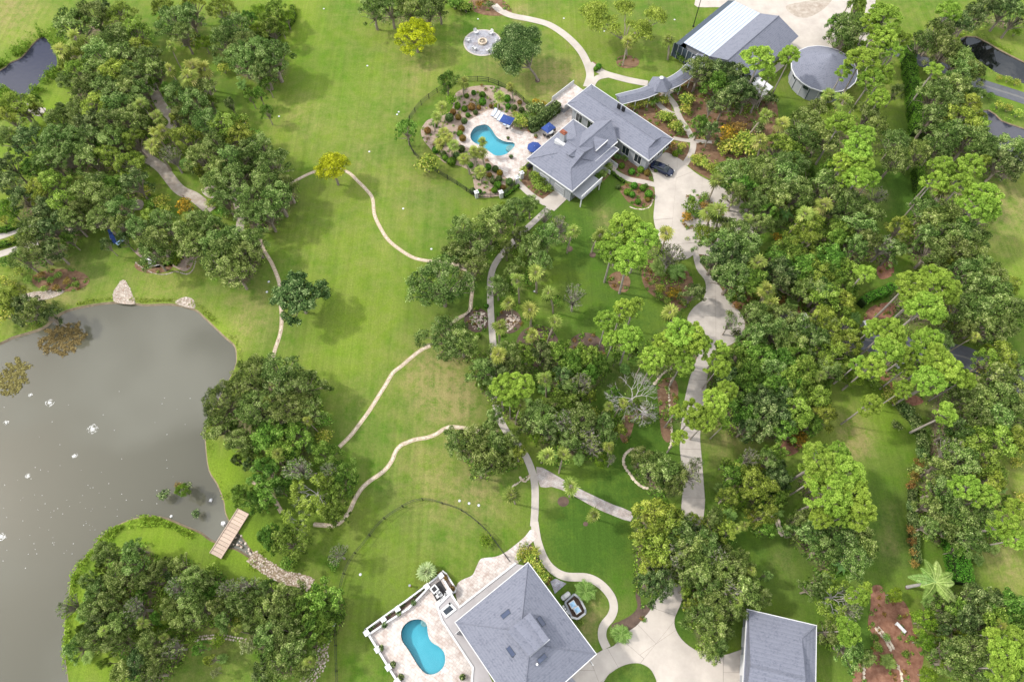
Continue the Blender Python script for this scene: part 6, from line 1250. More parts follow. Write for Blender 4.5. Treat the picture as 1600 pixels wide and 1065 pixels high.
me_.build('tank_body', MT['white'], t, True)
for x in (-.45, .45): MB().box(x - .06, x + .06, -.25, .25, 0, .3).build('foot', MT['siding'], t)
for i, (px, py) in enumerate([(880, 947.5), (882.5, 951), (885.5, 955), (888, 957.5), (893, 964)]):
    t = thing_at('path_lamp', f'white round path lamp by the lower house roof edge, {["first", "second", "third", "fourth", "fifth"][i]} from the top', 'lamp', px, py, 0, 'round path lamps'); MB().tube((0, 0, 0), (0, 0, .35), .06, .05, 8).build('stem', MT['black'], t); MB().lathe((0, 0, .35), [(.1, 0), (.2, .1), (.12, .24)], 12).build('globe', MT['white'], t)
# lawn lights
disc = MB().lathe((0, 0, 0), [(.17, -.01), (.17, .04), (.1, .07)], 14).mesh('cover'); disc.materials.append(MT['white']); dbox = MB().lathe((0, 0, 0), [(.22, -.01), (.22, .02), (.19, .02)], 12).mesh('rim'); dbox.materials.append(MT['siding'])
for px, py in [(506,14),(587,39),(574,103),(436,182),(577,237),(623,175),(620.5,179),(747,30),(881,29),(944,49),(1054,31),(460,313),(630,326),(674,389),(420,440),(417,456),(718,782),(733,786),(748,789),(563,897),(1429,650),(835,455),(1085,120),(1520,46),(1534,152)]:
    t = thing('lawn_light', 'x', 'lawn light', (*U(px, py).xy, 0), 0, 'white lawn lights'); link_mesh('cover', disc, t); link_mesh('rim', dbox, t); autolabel(t, 'small white round lawn light', px, py)
# lamp posts
c = U(1083, 42); t = thing('light_pole', 'tall thin black light pole on the lawn left of the barn', 'light pole', (c.x, c.y, 0)); MB().tube((0, 0, 0), (0, 0, 7.5), .11, .07, 8).build('pole', MT['black'], t); MB().lathe((0, 0, 0), [(.2, 0), (.2, .3), (.1, .35)], 10).build('base', MT['black'], t); MB().box(-.1, .9, -.05, .05, 7.45, 7.55).build('arm', MT['black'], t); MB().box(.6, 1.2, -.16, .16, 7.3, 7.42).build('lamp_head', MT['black'], t)
t = thing_at('garden_post_lamp', 'white topped post lamp at the start of the straight fence, left of the lower pool', 'post lamp', 527, 975.5); MB().tube((0, 0, 0), (0, 0, 2.2), .06, .05, 8).build('pole', MT['black'], t); MB().lathe((0, 0, 2.2), [(.1, 0), (.34, .08), (.34, .3), (.1, .42)], 10).build('lamp_head', MT['white'], t)
t = thing_at('metal_post', 'short dark post by the small pale brown patch near the lower lawn fence', 'post', 641.5, 915); MB().tube((0, 0, 0), (0, 0, .9), .16, .12, 8).build('post', MT['terracotta'], t); MB().lathe((0, 0, .9), [(.2, 0), (.15, .15)], 8).build('cap', MT['siding'], t)
c = U(1318, 22); t = thing('utility_pole', 'pale bare pole by the gravel yard at the top right', 'pole', (c.x, c.y, 0)); MB().tube((0, 0, 0), (0, 0, 8.5), .16, .1, 8).build('pole', MT['palmbark'], t); MB().box(-.7, .7, -.06, .06, 7.6, 7.75).build('crossarm', MT['bark'], t)
for px, py, lb in ((1235, 497, 'pale square entrance pillar left of the asphalt road end'), (1252, 500, 'pale square entrance pillar right of the asphalt road end'), (1349, 510, 'white boxy entrance pillar by the right hand hedge'), (1403, 572, 'white low sign plinth below the pines by the asphalt road')):
    t = thing_at('entrance_pillar', lb, 'pillar', px, py, .3, 'entrance pillars'); MB().box(-.45, .45, -.45, .45, 0, 1.3).build('shaft', MT['white'], t); MB().box(-.55, .55, -.55, .55, 1.3, 1.42).build('cap', MT['white'], t)
# shade canopy
t = thing('shade_canopy', 'x', 'canopy'); zc_ = 2.7; q4 = [U(x, y, zc_) for x, y in [(1171,124),(1187,120),(1208,136),(1190,154)]]; t.location = (q4[0].x, q4[0].y, 0); t['label'] = 'white flat shade canopy among the trees left of the round grey roof'
o_ = t.location.copy(); q4 = [p - Vector((o_.x, o_.y, 0)) for p in q4]; cc = sum(q4, Vector()) / 4 + Vector((0, 0, .35)); b = MB()
for i in range(4): b.poly([q4[(i + 1) % 4], q4[i], cc]).poly([q4[i], q4[(i + 1) % 4], q4[(i + 1) % 4] - Vector((0, 0, .2)), q4[i] - Vector((0, 0, .2))])
b.build('canopy_sheet', MT['white'], t)
for p in q4: MB().tube((p.x, p.y, 0), (p.x, p.y, zc_ - .02), .05, .05, 6).build('post', MT['white'], t)
# air conditioner at the upper house
t = thing_at('air_conditioner', 'white boxed air conditioner in the shrubs below the upper house', 'air conditioner', 862.5, 289, .6, None, 0); MB().box(-.4, .4, -.4, .4, 0, .8).build('case', MT['white'], t); MB().lathe((0, 0, .8), [(.3, 0), (.3, .03), (.1, .04)], 14).build('fan_grille', MT['black'], t)
t = thing_at('grill', 'dark outdoor grill on the patio corner at the upper house', 'grill', 828, 262, .6, None, .07); MB().box(-.7, .7, -.35, .35, .3, .9).build('cabinet', MT['black'], t); MB().hexa([(-.6, -.3, .9), (.6, -.3, .9), (.6, .3, .9), (-.6, .3, .9), (-.6, -.1, 1.2), (.6, -.1, 1.2), (.6, .25, 1.2), (-.6, .25, 1.2)]).build('lid', MT['black'], t)
for x in (-.55, .55): MB().box(x - .05, x + .05, -.3, .3, 0, .3).build('leg', MT['black'], t)
# parked car
ca0, ca1 = U(1020, 256.5, .6), U(1049.5, 270, .6); mid = (ca0 + ca1) / 2; car = thing('parked_car', 'dark blue car parked on the pale drive by the upper house garage', 'car', (mid.x, mid.y, .055), math.atan2(ca1.y - ca0.y, ca1.x - ca0.x)); SX = 4.9 / 2
def loft(secs, name, m, par, smooth=True):
    b = MB(); n = len(secs[0])
    for s in secs: b.v += [tuple(p) for p in s]
    for k in range(len(secs) - 1):
        for i in range(n - 1): b.f.append((k * n + i, k * n + i + 1, (k + 1) * n + i + 1, (k + 1) * n + i))
    b.f.append(tuple(reversed(range(n)))); b.f.append(tuple(range((len(secs) - 1) * n, len(secs) * n))); return b.build(name, m, par, smooth)
secs = []
for x, w, z0, zs, zt in [(-2.45, .66, .42, .62, .74), (-2.38, .8, .3, .66, .84), (-2.0, .92, .2, .74, .98), (-1.3, .95, .18, .78, 1.02), (-.6, .95, .18, .78, .98), (.6, .95, .18, .76, .96), (1.2, .95, .18, .74, .94), (1.8, .92, .2, .68, .84), (2.25, .8, .26, .58, .70), (2.42, .6, .36, .50, .58)]:
    secs.append([(x, -w * .96, z0), (x, -w, (z0 + zs) / 2), (x, -w * .98, zs), (x, -w * .84, zt - .05), (x, -w * .5, zt), (x, 0, zt + .03), (x, w * .5, zt), (x, w * .84, zt - .05), (x, w * .98, zs), (x, w, (z0 + zs) / 2), (x, w * .96, z0)])
loft(secs, 'body', MT['carpaint'], car)
secs = []
for x, w, zt in [(-1.85, .62, .98), (-1.4, .68, 1.2), (-.8, .68, 1.38), (0, .68, 1.42), (.5, .7, 1.34), (1.0, .76, 1.1), (1.35, .78, .94)]: secs.append([(x, -w * 1.12, .9), (x, -w, (zt + .9) / 2 + .05), (x, -w * .84, zt - .04), (x, 0, zt), (x, w * .84, zt - .04), (x, w, (zt + .9) / 2 + .05), (x, w * 1.12, .9)])
loft(secs, 'windows', MT['glass'], car)
secs = [[(x, -w, z - .02), (x, -w * .6, z + .03), (x, w * .6, z + .03), (x, w, z - .02)] for x, w, z in [(-1.0, .50, 1.34), (-.4, .54, 1.42), (.1, .54, 1.42), (.4, .5, 1.37)]]; loft(secs, 'roof', MT['carpaint'], car)
for x in (-1.5, 1.5):
    for y in (-.86, .86): w_ = MB().tube((x, y - .11, .33), (x, y + .11, .33), .34, .34, 20).build('wheel', MT['rubber'], car); MB().tube((x, y - .12, .33), (x, y + .12, .33), .2, .2, 10).build('rim', MT['chrome'], w_)
for y in (-.66, .66): MB().box(2.2, 2.36, y - .15, y + .15, .55, .66).build('headlight', MT['white'], car); MB().box(-2.46, -2.36, y - .16, y + .16, .68, .78).build('tail_light', MT['brick'], car); MB().box(.75, .9, y * 1.55 - .08, y * 1.55 + .08, .95, 1.06).build('wing_mirror', MT['carpaint'], car)
# pale rocks / birds on the water, bubbling aerators
def rock(b, x, y, z, s, rng=random):
    base = len(b.v); n = 5; h = s * rng.uniform(.35, .6); a0 = rng.random() * 6
    for i in range(n): a = a0 + 6.283 * i / n; q = s * rng.uniform(.7, 1.1); b.v.append((x + q * math.cos(a), y + q * math.sin(a), z))
    for i in range(n): a = a0 + .3 + 6.283 * i / n; q = s * rng.uniform(.45, .75); b.v.append((x + q * math.cos(a), y + q * math.sin(a), z + h * rng.uniform(.8, 1.1)))
    b.f.append(tuple(base + n + i for i in range(n)))
    for i in range(n): j = (i + 1) % n; b.f.append((base + i, base + j, base + n + j, base + n + i))
for px, py, s, lb in ((330, 781, .45, 'white bird shaped rock in the pond right of the plant islets'), (350, 818, .6, 'pale pointed rock in the water above the footbridge'), (268, 806, .35, 'small white rock in the pond left of the lowest islet')):
    c = U(px, py, -.35); b = MB(); random.seed(int(px)); rock(b, 0, 0, -.1, s); b.v = [(x, y, z * 1.6) for x, y, z in b.v]; o = b.build('rock', MT['white'], None); o.location = (c.x, c.y, -.35); props(o, lb, 'rock')
MT['foam'] = mat('foam', (.62, .62, .60), .5)
for px, py, r_, lb in ((145, 670, 9, 'largest patch of white bubbling water in the big pond'), (78, 629, 7, 'patch of bubbling water upper left of the largest one'), (117, 711, 4.5, 'faint bubbling patch below the largest one'), (44, 743, 4, 'faint bubbling patch low on the left of the pond'), (10, 660, 4, 'small bubbling patch at the left edge of the pond'), (2, 838, 8, 'sun glint at the left edge of the pond, modelled as white foam'), (48, 617, 3, 'tiny bubbling patch left of the upper patch')):  # the patch in the glint is the sun's sparkle modelled as white foam
    c = U(px, py, -.35); R_ = M(r_, py); b = MB(); random.seed(px); nn = int(60 * (r_ / 9) ** 1.5)
    for i in range(nn):
        a = random.random() * 6.283; q = R_ * random.choice((random.uniform(.05, .45), random.uniform(.6, 1.0))) ; L2 = random.uniform(.15, .6); s2 = random.uniform(.015, .04); x, y = q * math.cos(a), q * math.sin(a) * .85; a2 = a + 1.57 + random.uniform(-.4, .4); dx, dy = math.cos(a2) * L2 * .5, math.sin(a2) * L2 * .5; b.tube((x - dx, y - dy, .0), (x + dx, y + dy, .01), s2, s2 * .4, 4)
    for i in range(8): a = random.random() * 6.283; q = R_ * .2 * random.random(); b.lathe((q * math.cos(a), q * math.sin(a), 0), [(.12, 0), (.09, .08), (.02, .12)], 6)
    t = thing('aerator_and_glint', lb, 'bubbling water', (c.x, c.y, -.35)); props(b.build('foam_and_glint_rings', MT['foam'], t), kind='stuff')
b = MB(); random.seed(3)
for i in range(110):
    px, py = (random.gauss(110, 70), random.gauss(815, 40)) if i % 3 else (random.uniform(5, 300), random.uniform(600, 850)); c = U(px, py, -.35)
    if inpoly(np.array([c.x]), np.array([c.y]), pond_w)[0] and inpoly(np.array([c.x]), np.array([c.y]), inset(pond_w, 1.5))[0]: b.lathe((c.x, c.y, -.352), [(random.uniform(.03, .07), 0), (.02, .03)], 5)
props(b.build('floating_bubbles', MT['foam'], None), 'tiny white bubbles scattered over the big pond', 'bubbles', None, 'stuff')
MT['mirrored_trees'] = leafmat('tree_reflection', [(0, (.05, .04, .012)), (.5, (.13, .105, .035)), (1, (.26, .22, .08))], .2)  # tree reflections on the pond, put in as brown floating leaves
for px, py, R1, R2, n_, lb in ((98, 530, 34, 22, 26, 'large olive brown tree reflection modelled as leaves in the top left corner of the pond'), (20, 590, 22, 24, 20, 'olive brown tree reflection modelled as leaves at the left edge of the pond')):
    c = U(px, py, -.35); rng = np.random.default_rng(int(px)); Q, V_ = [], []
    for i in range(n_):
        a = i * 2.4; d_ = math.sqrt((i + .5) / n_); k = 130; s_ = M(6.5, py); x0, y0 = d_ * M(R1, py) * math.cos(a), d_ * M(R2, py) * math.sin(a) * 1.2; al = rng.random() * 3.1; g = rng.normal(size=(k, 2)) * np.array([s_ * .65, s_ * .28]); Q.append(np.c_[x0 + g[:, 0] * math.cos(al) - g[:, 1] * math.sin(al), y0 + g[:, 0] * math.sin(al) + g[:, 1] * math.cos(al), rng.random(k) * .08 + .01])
    Q = np.concatenate(Q); k = len(Q); t = thing('tree_reflection', lb, 'water weed', (c.x, c.y, -.35)); props(link_mesh('reflection_leaves', leaf_mesh('reflection_leaves', Q, rng.normal(size=(k, 3)) * .25 + np.array([0, 0, 1]), rng.uniform(.1, .24, k), .5, rng.random(k)), t, MT['mirrored_trees']), kind='stuff')  # leaves stand in for tree reflections, not real water weed
# ------------------------------------------------------------------ stone paths, creek bed, rip rap (stones under the pick-apart size: joined per run)
def stones_along(pts, width, spacing, size, label, name='stone_path', m='stone', cat='path', seed=1, z=.0, base=None):
    random.seed(seed); w3 = catmull([U(x, y) for x, y in pts], False, 10); b = MB()
    for i in range(len(w3) - 1):
        d = w3[i + 1] - w3[i]; n_ = Vector((-d.y, d.x, 0)).normalized(); k = max(1, int(d.length / spacing))
        for j in range(k):
            rows = max(1, int(width / (size * 1.6)))
            for r_ in range(rows):
                p = w3[i].lerp(w3[i + 1], (j + random.uniform(.2, .8)) / k) + n_ * (((r_ + .5) / rows - .5) * width + random.uniform(-.12, .12) * width / rows * (1 if rows < 3 else 7))
                rock(b, p.x, p.y, z - .02, size * random.uniform(.65, 1.15))
    # flatten
    b.v = [(x, y, min(zz, z + .14)) for x, y, zz in b.v]
    o = props(b.build(name, MT[m], None), label, cat, None, 'structure' if cat == 'path' else 'stuff')
    if base: props(ribbon(pts, width * 1.08, -.02, .03).build('path_bed', MT[base], None), kind='structure')
    return o
SP = [([(440,293),(457,285),(472,277),(487,270),(505,265),(525,263),(545,270),(560,284),(572,296),(582,310),(585,335),(595,357),(607,375),(625,390),(645,402),(665,407),(690,409),(715,415),(730,425),(738,442),(736,470),(733,487),(718,496),(703,506)], 'pale stone path curving over the upper lawn'),
      ([(398,338),(403,355),(407,375),(412,390),(425,412),(436,440),(437,460),(440,495),(438,520),(430,545),(425,563)], 'pale stone path running down the left side of the lawn'),
      ([(672,540),(659,546),(643,558),(628,571),(616,580),(610,588),(602,602),(593,616),(578,640),(562,662),(548,680),(530,698)], 'straight pale stone path slanting over the middle lawn'),
      ([(768,674),(755,673),(745,673),(728,669),(714,667),(702,667),(692,671),(681,678),(668,683),(656,685),(646,687),(636,691),(627,695),(620,702),(616,710),(613,718),(605,730),(594,740),(582,748),(573,755),(565,763),(557,775),(552,785),(545,800),(532,815),(520,821),(505,820),(490,819)], 'winding pale stone path over the lower lawn'),
      ([(395,752),(410,760),(425,775),(440,800)], 'short stone path under the trees by the footbridge')]
for i, (p, lb) in enumerate(SP): stones_along(p, .62, .30, .25, lb, seed=i, base='pathbed')
stones_along([(1006,706),(995,702),(986,702),(978,708),(974,718),(976,728),(983,738),(990,748),(1000,758),(1012,763)], .4, .4, .3, 'curved ring of pale stones edging a bed right of the dead tree', 'stone_edging', 'stone', 'edging', 31)
stones_along([(1052,590),(1046,605),(1046,640),(1049,665),(1050,690),(1046,700)], .5, .45, .3, 'line of pale stones beside the straight driveway', 'stone_edging', 'stone', 'edging', 32)
stones_along([(1050,575),(1040,580),(1030,590),(1022,600)], .6, .45, .3, 'short row of rocks at the bed below the driveway bulb pines', 'stone_edging', 'stone', 'edging', 33)
stones_along([(812,745),(820,752),(828,742),(806,756),(797,762)], .3, .4, .22, 'small stone edging under the walk fork palm', 'stone_edging', 'stone', 'edging', 34)
stones_along([(1370,980),(1380,992),(1388,1003),(1394,1014)], .9, .4, .28, 'upper stone wall in the red mulch garden', 'stone_wall', 'stone', 'wall', 35)
stones_along([(1349,1035),(1350,1055),(1352,1100)], .8, .4, .28, 'left stone wall in the red mulch garden', 'stone_wall', 'stone', 'wall', 36)
stones_along([(1402,1038),(1408,1055),(1415,1100)], .8, .4, .28, 'right stone wall in the red mulch garden', 'stone_wall', 'stone', 'wall', 37)
stones_along([(1217,660),(1213,675),(1214,690),(1219,706)], .7, .3, .22, 'pale curved stone strip left of the orange mulch bed', 'stone_edging', 'stone', 'edging', 38)
stones_along([(1203,806),(1208,800),(1214,812),(1218,826),(1224,835)], .9, .3, .26, 'pale stone strip under the trees left of the garage lawn', 'stone_edging', 'stone', 'edging', 39)
stones_along([(984,323),(992,326),(1005,327),(1016,322),(1020,312)], .3, .3, .2, 'curved white stone kerb below the ball shrub bed', 'stone_edging', 'whitestone', 'edging', 40)
stones_along([(392,868),(405,878),(420,888),(435,897),(450,903),(465,906),(478,910),(486,914)], 1.7, .25, .2, 'rocky creek bed running right from the footbridge', 'creek_stones', 'whitestone', 'stones', 41, base='soil')
stones_along([(300,999),(330,994),(360,996),(400,1004)], .8, .35, .2, 'loose pale stones across the grass in the lower left wood', 'loose_stones', 'whitestone', 'stones', 42)
stones_along([(505,1000),(502,1030),(488,1055),(470,1075)], 1.8, .35, .2, 'scattered stones between the fence and the lower left trees', 'loose_stones', 'whitestone', 'stones', 43)
stones_along([(212,410),(225,420),(245,428),(262,428),(275,424),(292,428),(302,420),(306,400),(300,382)], .3, .3, .2, 'curved stone edge of the planting bed by the big pond', 'stone_edging', 'sand', 'edging', 44)
def scatter_stones(poly, n, size, label, m='whitestone', seed=1, name='rip_rap'):
    random.seed(seed); w = pxpoly(poly, 0, 2); xs = [p.x for p in w]; ys = [p.y for p in w]; b = MB(); k = 0
    while k < n:
        x, y = random.uniform(min(xs), max(xs)), random.uniform(min(ys), max(ys))
        if inpoly(np.array([x]), np.array([y]), w)[0]: rock(b, x, y, .02, size * random.uniform(.6, 1.2)); k += 1
    return props(b.build(name, MT[m], None), label, 'stones', None, 'stuff')
scatter_stones([(192,437),(182,448),(177,458),(180,472),(210,475),(207,460),(200,445)], 260, .16, 'triangular pale rock beach at the top of the big pond')
scatter_stones([(274,473),(288,464),(302,468),(303,482),(290,478)], 110, .16, 'small pale rock patch at the top right of the big pond', seed=2)
scatter_stones([(30,468),(38,460),(60,455),(97,452),(98,458),(80,466),(55,470)], 180, .14, 'pale stony strip left above the big pond', seed=3)
scatter_stones([(733,495),(745,487),(758,490),(760,505),(750,516),(738,512)], 130, .2, 'left round pile of stones beside the straight walk', seed=4, name='rock_garden')
scatter_stones([(790,492),(812,495),(806,508),(792,518)], 110, .2, 'right triangular pile of stones beside the straight walk', seed=5, name='rock_garden')
scatter_stones([(365,820),(392,862),(386,866),(358,846),(350,838)], 30, .2, 'few rocks along the creek banks at the footbridge', seed=6)
# bank plants along the water lines
def bank(ring, segs, label, w, per, size, h, seed=1, mk='reed', off=.6):
    rng = np.random.default_rng(seed); P_, N_, V_, S_ = [], [], [], []; n = len(ring); s = 1 if area2(ring) > 0 else -1
    for i in range(n):
        a, b_ = Vector((ring[i][0], ring[i][1])), Vector((ring[(i + 1) % n][0], ring[(i + 1) % n][1])); d = b_ - a; L = d.length; 
        if not segs((a + b_) / 2): continue
        if (Vector(((a + b_) / 2)) - Vector(U(358, 833).xy)).length < 5.5: continue
        nn = Vector((-d.y, d.x)).normalized() * -s; k = int(L * per * (.8 + .9 * math.sin(a.x * .9 + a.y * .7) * math.sin(a.x * .31 + 1) + .5 * math.sin(a.x * 3.1 + a.y * 2)));  k = max(k, 0)
        for _ in range(k): q = a.lerp(b_, rng.random()) + nn * (off + (rng.random() ** 1.4 - .4) * w * (.35 + .9 * abs(math.sin(a.x * .37 + a.y * .53)))); hh = h * (1 - abs(rng.random() - .3)) ; P_.append((q.x, q.y, rng.random() * hh)); N_.append(rng.normal(size=3) * .8 + np.array([0, 0, .5])); V_.append(rng.random()); S_.append(size * rng.uniform(.6, 1.3))
    m = leaf_mesh('bank_plants', np.array(P_), np.array(N_), np.array(S_), .3, np.array(V_)); return props(link_mesh('bank_plants', m, None, MT[mk]), label, 'bank plants', None, 'stuff')
bank(pond_w, lambda c: c.x > -85 and c.y > 2 and c.y < 70, 'low green plants along the upper and right shore of the big pond', .8, 40, .16, .5, 1)
bank(pond_w, lambda c: c.x > -85 and -30 < c.y <= 22 and c.x < -38 and c.y < P(0, 0, 0)[0], 'dense green fringe round the lawn peninsula', 1.6, 110, .2, .9, 2, off=.5)
bank(canal_w, lambda c: c.x > -150, 'tall green reeds along the top left canal', 3.0, 160, .26, 1.4, 3, off=1.2)
bank(bl1_w, lambda c: True, 'green fringe round the black ditch', .8, 60, .16, .5, 4); bank(bl2_w, lambda c: True, 'green fringe round the small grey lake at the right edge', 1.0, 60, .16, .6, 5)
# clipped hedges
def hedge(pts, width, h, label, mk='green', seed=1, per=210, leaf=.10, name='hedge'):
    w3 = catmull([U(x, y, 0) for x, y in pts], False, 5); o = w3[0]; t = thing(name, label, 'hedge', (o.x, o.y, 0)); rng = np.random.default_rng(seed); P_, N_ = [], []; core = MB()
    for i in range(len(w3) - 1):
        a, b_ = w3[i] - o, w3[i + 1] - o; d = b_ - a; L = d.length; u = d.normalized(); s = Vector((-u.y, u.x, 0)); f = Frame((a.x, a.y), u.x, u.y); core.box(-.05, L + .05, -width * .42, width * .42, 0, h * .88, f)
        k = int(L * (width + 2 * h) * per / 3)
        for _ in range(k):
            q = rng.random() * (width + 1.6 * h); bulge = .14 * math.sin((a.x + a.y) * 2 + i)
            if q < width: p = a + u * (L * rng.random()) + s * (q - width / 2) + Vector((0, 0, h * (1 + rng.normal() * .05 + bulge * .6))); nn = (0, 0, 1)
            else: sg = 1 if rng.random() > .5 else -1; p = a + u * (L * rng.random()) + s * sg * (width / 2 + rng.normal() * .06 + bulge); p.z = rng.random() * h; nn = tuple(s * sg)
            P_.append(tuple(p)); N_.append(np.array(nn) + rng.normal(size=3) * .5)
    n = len(P_); core.build('stems', MT['hedgecore'], t); m = leaf_mesh('foliage', np.array(P_), np.array(N_), RNG.uniform(leaf * .7, leaf * 1.4, n), .55, np.clip(RNG.normal(.5, .2, n), 0, 1)); link_mesh('foliage', m, t, MT[mk]); return t
hedge([(1413,82),(1415,110),(1420,145),(1424,180),(1428,214)], 2.1, 2.6, 'long straight clipped green hedge right of the pines at the top', 'hedge')
hedge([(1427,272),(1430,290),(1433,308),(1436,322)], 1.6, 2.4, 'short straight green hedge at the end of the narrow grass alley', 'hedge', 2)
hedge([(1342,478),(1352,470),(1370,463),(1389,453)], 1.5, 1.8, 'curved green hedge left of the big bright pines', 'hedge', 3)
hedge([(1482,842),(1487,862),(1490,885),(1495,912)], 2.4, 2.2, 'broad bright green hedge right of the royal palm', 'hedge', 4)
hedge([(1400,626),(1412,646),(1424,658),(1434,676),(1439,700),(1438,720)], 1.1, 1.2, 'dark low hedge curving down the right hand lawn', 'dark', 5)
hedge([(1423,760),(1422,790),(1424,820),(1426,850),(1430,880)], 1.0, 1.1, 'dark low hedge along the lower part of the right hand lawn', 'dark', 6)
hedge([(706,8),(724,13),(735,17)], 1.6, 1.2, 'low stepped clipped hedge at the top edge by the fire pit lawn', 'hedge', 7)
hedge([(400,62),(425,60),(445,48),(459,32),(458,14)], 1.2, 1.2, 'curved bright green border round the dark shrubs at the top left of the lawn', 'lime', 8)
hedge([(1336,3),(1350,14),(1346,30)], 1.6, 1.6, 'green hedge by the gravel yard at the top right', 'hedge', 9) if 0 else None
hedge([(1308,78),(1313,66),(1316,58)], 1.6, 1.8, 'dark green hedge between the gravel yard and the round building', 'hedge', 10)
hedge([(276,385),(279,395),(277,408),(272,414)], 1.3, 1.4, 'small bright green hedge on the planting bed by the big pond', 'lime', 11)
hedge([(789,309),(800,300),(811,291)], .5, .6, 'low hedge along the slanting fence of the upper pool garden', 'hedge', 12)
hedge([(950,266),(962,277),(975,286)], .5, .7, 'low hedge left of the curved entry walk', 'hedge', 13)
hedge([(-5,362),(15,360),(32,352)], 1.0, .9, 'upper low hedge by the footpath at the left edge', 'hedge', 14); hedge([(-5,386),(15,382),(34,374)], 1.0, .9, 'lower low hedge by the footpath at the left edge', 'hedge', 15)
hedge([(828,206),(838,200),(850,191),(862,181),(872,173)], 1.5, 2.6, 'tall dark hedge between the pool bed and the patio of the upper house', 'dark', 16)
# ------------------------------------------------------------------ planting
random.seed(5); kept = []
for i, (px, py, r, k) in enumerate(VEG):
    if k == 'x': continue
    key = keyfor(k, r, i); rr = r
    if k in 'oydgvp' and r > 13:
        if any(math.hypot(px - a, py - b_) < .40 * min(r, c_) for a, b_, c_, kk in kept): continue
        kept.append((px, py, r, k)); rr = r * ((1.22 if not (px < 420 and py > 840) else 1.04) if k in 'oydg' else 1.12)
    if k in 'sS': rr = r * 1.15
    plant(key, px, py, rr)
# mixed understory: shrubs, young palms and saplings standing in the gaps of the woods
WOODS = [[(100,30),(330,20),(420,100),(410,340),(330,400),(60,370),(30,300),(20,180),(90,120)], [(1120,290),(1330,240),(1350,500),(1300,640),(1180,670),(1115,600),(1170,500),(1130,440),(1150,400)], [(730,560),(960,540),(1040,560),(960,710),(880,740),(790,700)],
         [(1430,60),(1560,150),(1560,260),(1480,330),(1590,440),(1600,560),(1600,900),(1460,850),(1500,620),(1440,400),(1440,240)], [(1120,720),(1240,730),(1240,790),(1130,830)], [(1000,790),(1140,800),(1190,920),(1110,1000),(1010,900)], [(340,600),(490,580),(530,760),(420,780),(370,720)], [(130,870),(330,890),(520,930),(500,1040),(120,1040)], [(1440,920),(1600,930),(1600,1060),(1480,1060)]]
occ = [(x, y) for x, y, r, k in VEG]; n_u = 0; rr_ = random.Random(4)
keep_off = [(1083, 600), (1083, 660), (1110, 560), (240, 160), (215, 230), (280, 295), (760, 470), (780, 650), (815, 705)]
for W_ in WOODS:
    xs = [p[0] for p in W_]; ys = [p[1] for p in W_]
    for _ in range(160):
        x, y = rr_.uniform(min(xs), max(xs)), rr_.uniform(min(ys), max(ys))
        if not inpoly(np.array([x]), np.array([y]), W_)[0] or any(math.hypot(x - a, y - b_) < 15 for a, b_ in occ) or any(math.hypot(x - a, y - b_) < 22 for a, b_ in keep_off): continue
        c = U(x, y)
        if any(inpoly(np.array([c.x]), np.array([c.y]), q)[0] for q in (pond_w, canal_w, bl1_w, bl2_w)): continue
        occ.append((x, y)); n_u += 1; plant(rr_.choice(['green0', 'green1', 'olive1', 'areca0', 'areca1', 'sabal1', 'limetree0', 'bush_green0', 'bush_croton3', 'dark1', 'green2', 'sabal3']), x, y, rr_.uniform(9, 13))
BK = {'b': 'ball_green', 'R': 'ball_red', 'B': 'ball_lime', 'd': 'ball_dark', 'O': 'ball_orange', 'r': 'ball_red'}
for px, py, r, k in BALLS: plant(BK[k], px, py, r)
# the trees on the round lawn whose crowns spread from one leaning trunk
def custom_tree(name, label, clumps, base, mk, seed, per=330, leaf=.14, bark='bark', fork=2.4, rt=.28):
    random.seed(seed); o = U(*base); t = thing(name, label, 'tree', (o.x, o.y, 0)); cl = []
    for px, py, r, z in clumps:
        c = U(px, py, z) - o; R_ = M(r, py, z); k = max(3, int((R_ / .62) ** 2))
        for i in range(k): a = i * 2.4; d = R_ * math.sqrt((i + .5) / k) * .85; q = R_ * random.uniform(.28, .42) + .2; cl.append((c.x + d * math.cos(a), c.y + d * math.sin(a), z + (1 - (d / R_) ** 2) * R_ * .5 + random.uniform(-.3, .2), q, .8, random.uniform(.25, .65)))
    P_, N_, V_ = clump_points(cl, per, .35, .35); n = len(P_); link_mesh('crown', leaf_mesh('crown', P_, N_, RNG.uniform(leaf * .6, leaf * 1.3, n), .55, V_), t, MT[mk])
    cen = sum((Vector(c[:3]) for c in cl), Vector()) / len(cl); top = Vector((cen.x * .45, cen.y * .45, fork)); b = MB(); b.line([Vector((0, 0, -.1)), Vector((top.x * .4, top.y * .4, fork * .5)), top], rt, rt * .8, 8)
    for px, py, r, z in clumps: c = U(px, py, z) - o; c.z = z; b.line(limb_pts(top, c, .3, 5), rt * .6, .07, 6)
    for c in cl[::2]: e = min(clumps, key=lambda q: (U(q[0], q[1], q[3]) - o - Vector(c[:3])).length); p = U(e[0], e[1], e[3]) - o; p.z = e[3]; b.line(limb_pts(p, c[:3], .05, 2), .07, .03, 4)
    b.build('trunk', MT[bark], t); return t
custom_tree('leaning_oak', 'dark leaning oak with a bent trunk right of the fire pit circle', [(806,58,20,6),(830,58,16,6.5),(795,85,24,5.5),(822,84,20,6),(800,108,16,4.5),(838,72,10,6)], (841,126), 'dark', 9, leaf=.13)
custom_tree('spreading_oak', 'open spreading oak with separate leaf clumps above the upper house', [(928,22,19,6.5),(932,40,15,6),(976,15,15,6.5),(956,34,10,5.5),(1023,26,15,6.5),(1034,32,10,6.3),(960,50,12,5),(984,38,7,5),(1003,46,15,5),(1010,58,11,4.5),(990,62,10,4)], (979,88), 'olive', 10, leaf=.13)
c = U(980, 66, 4.2); plant('sabal0', 980, 66, 13)
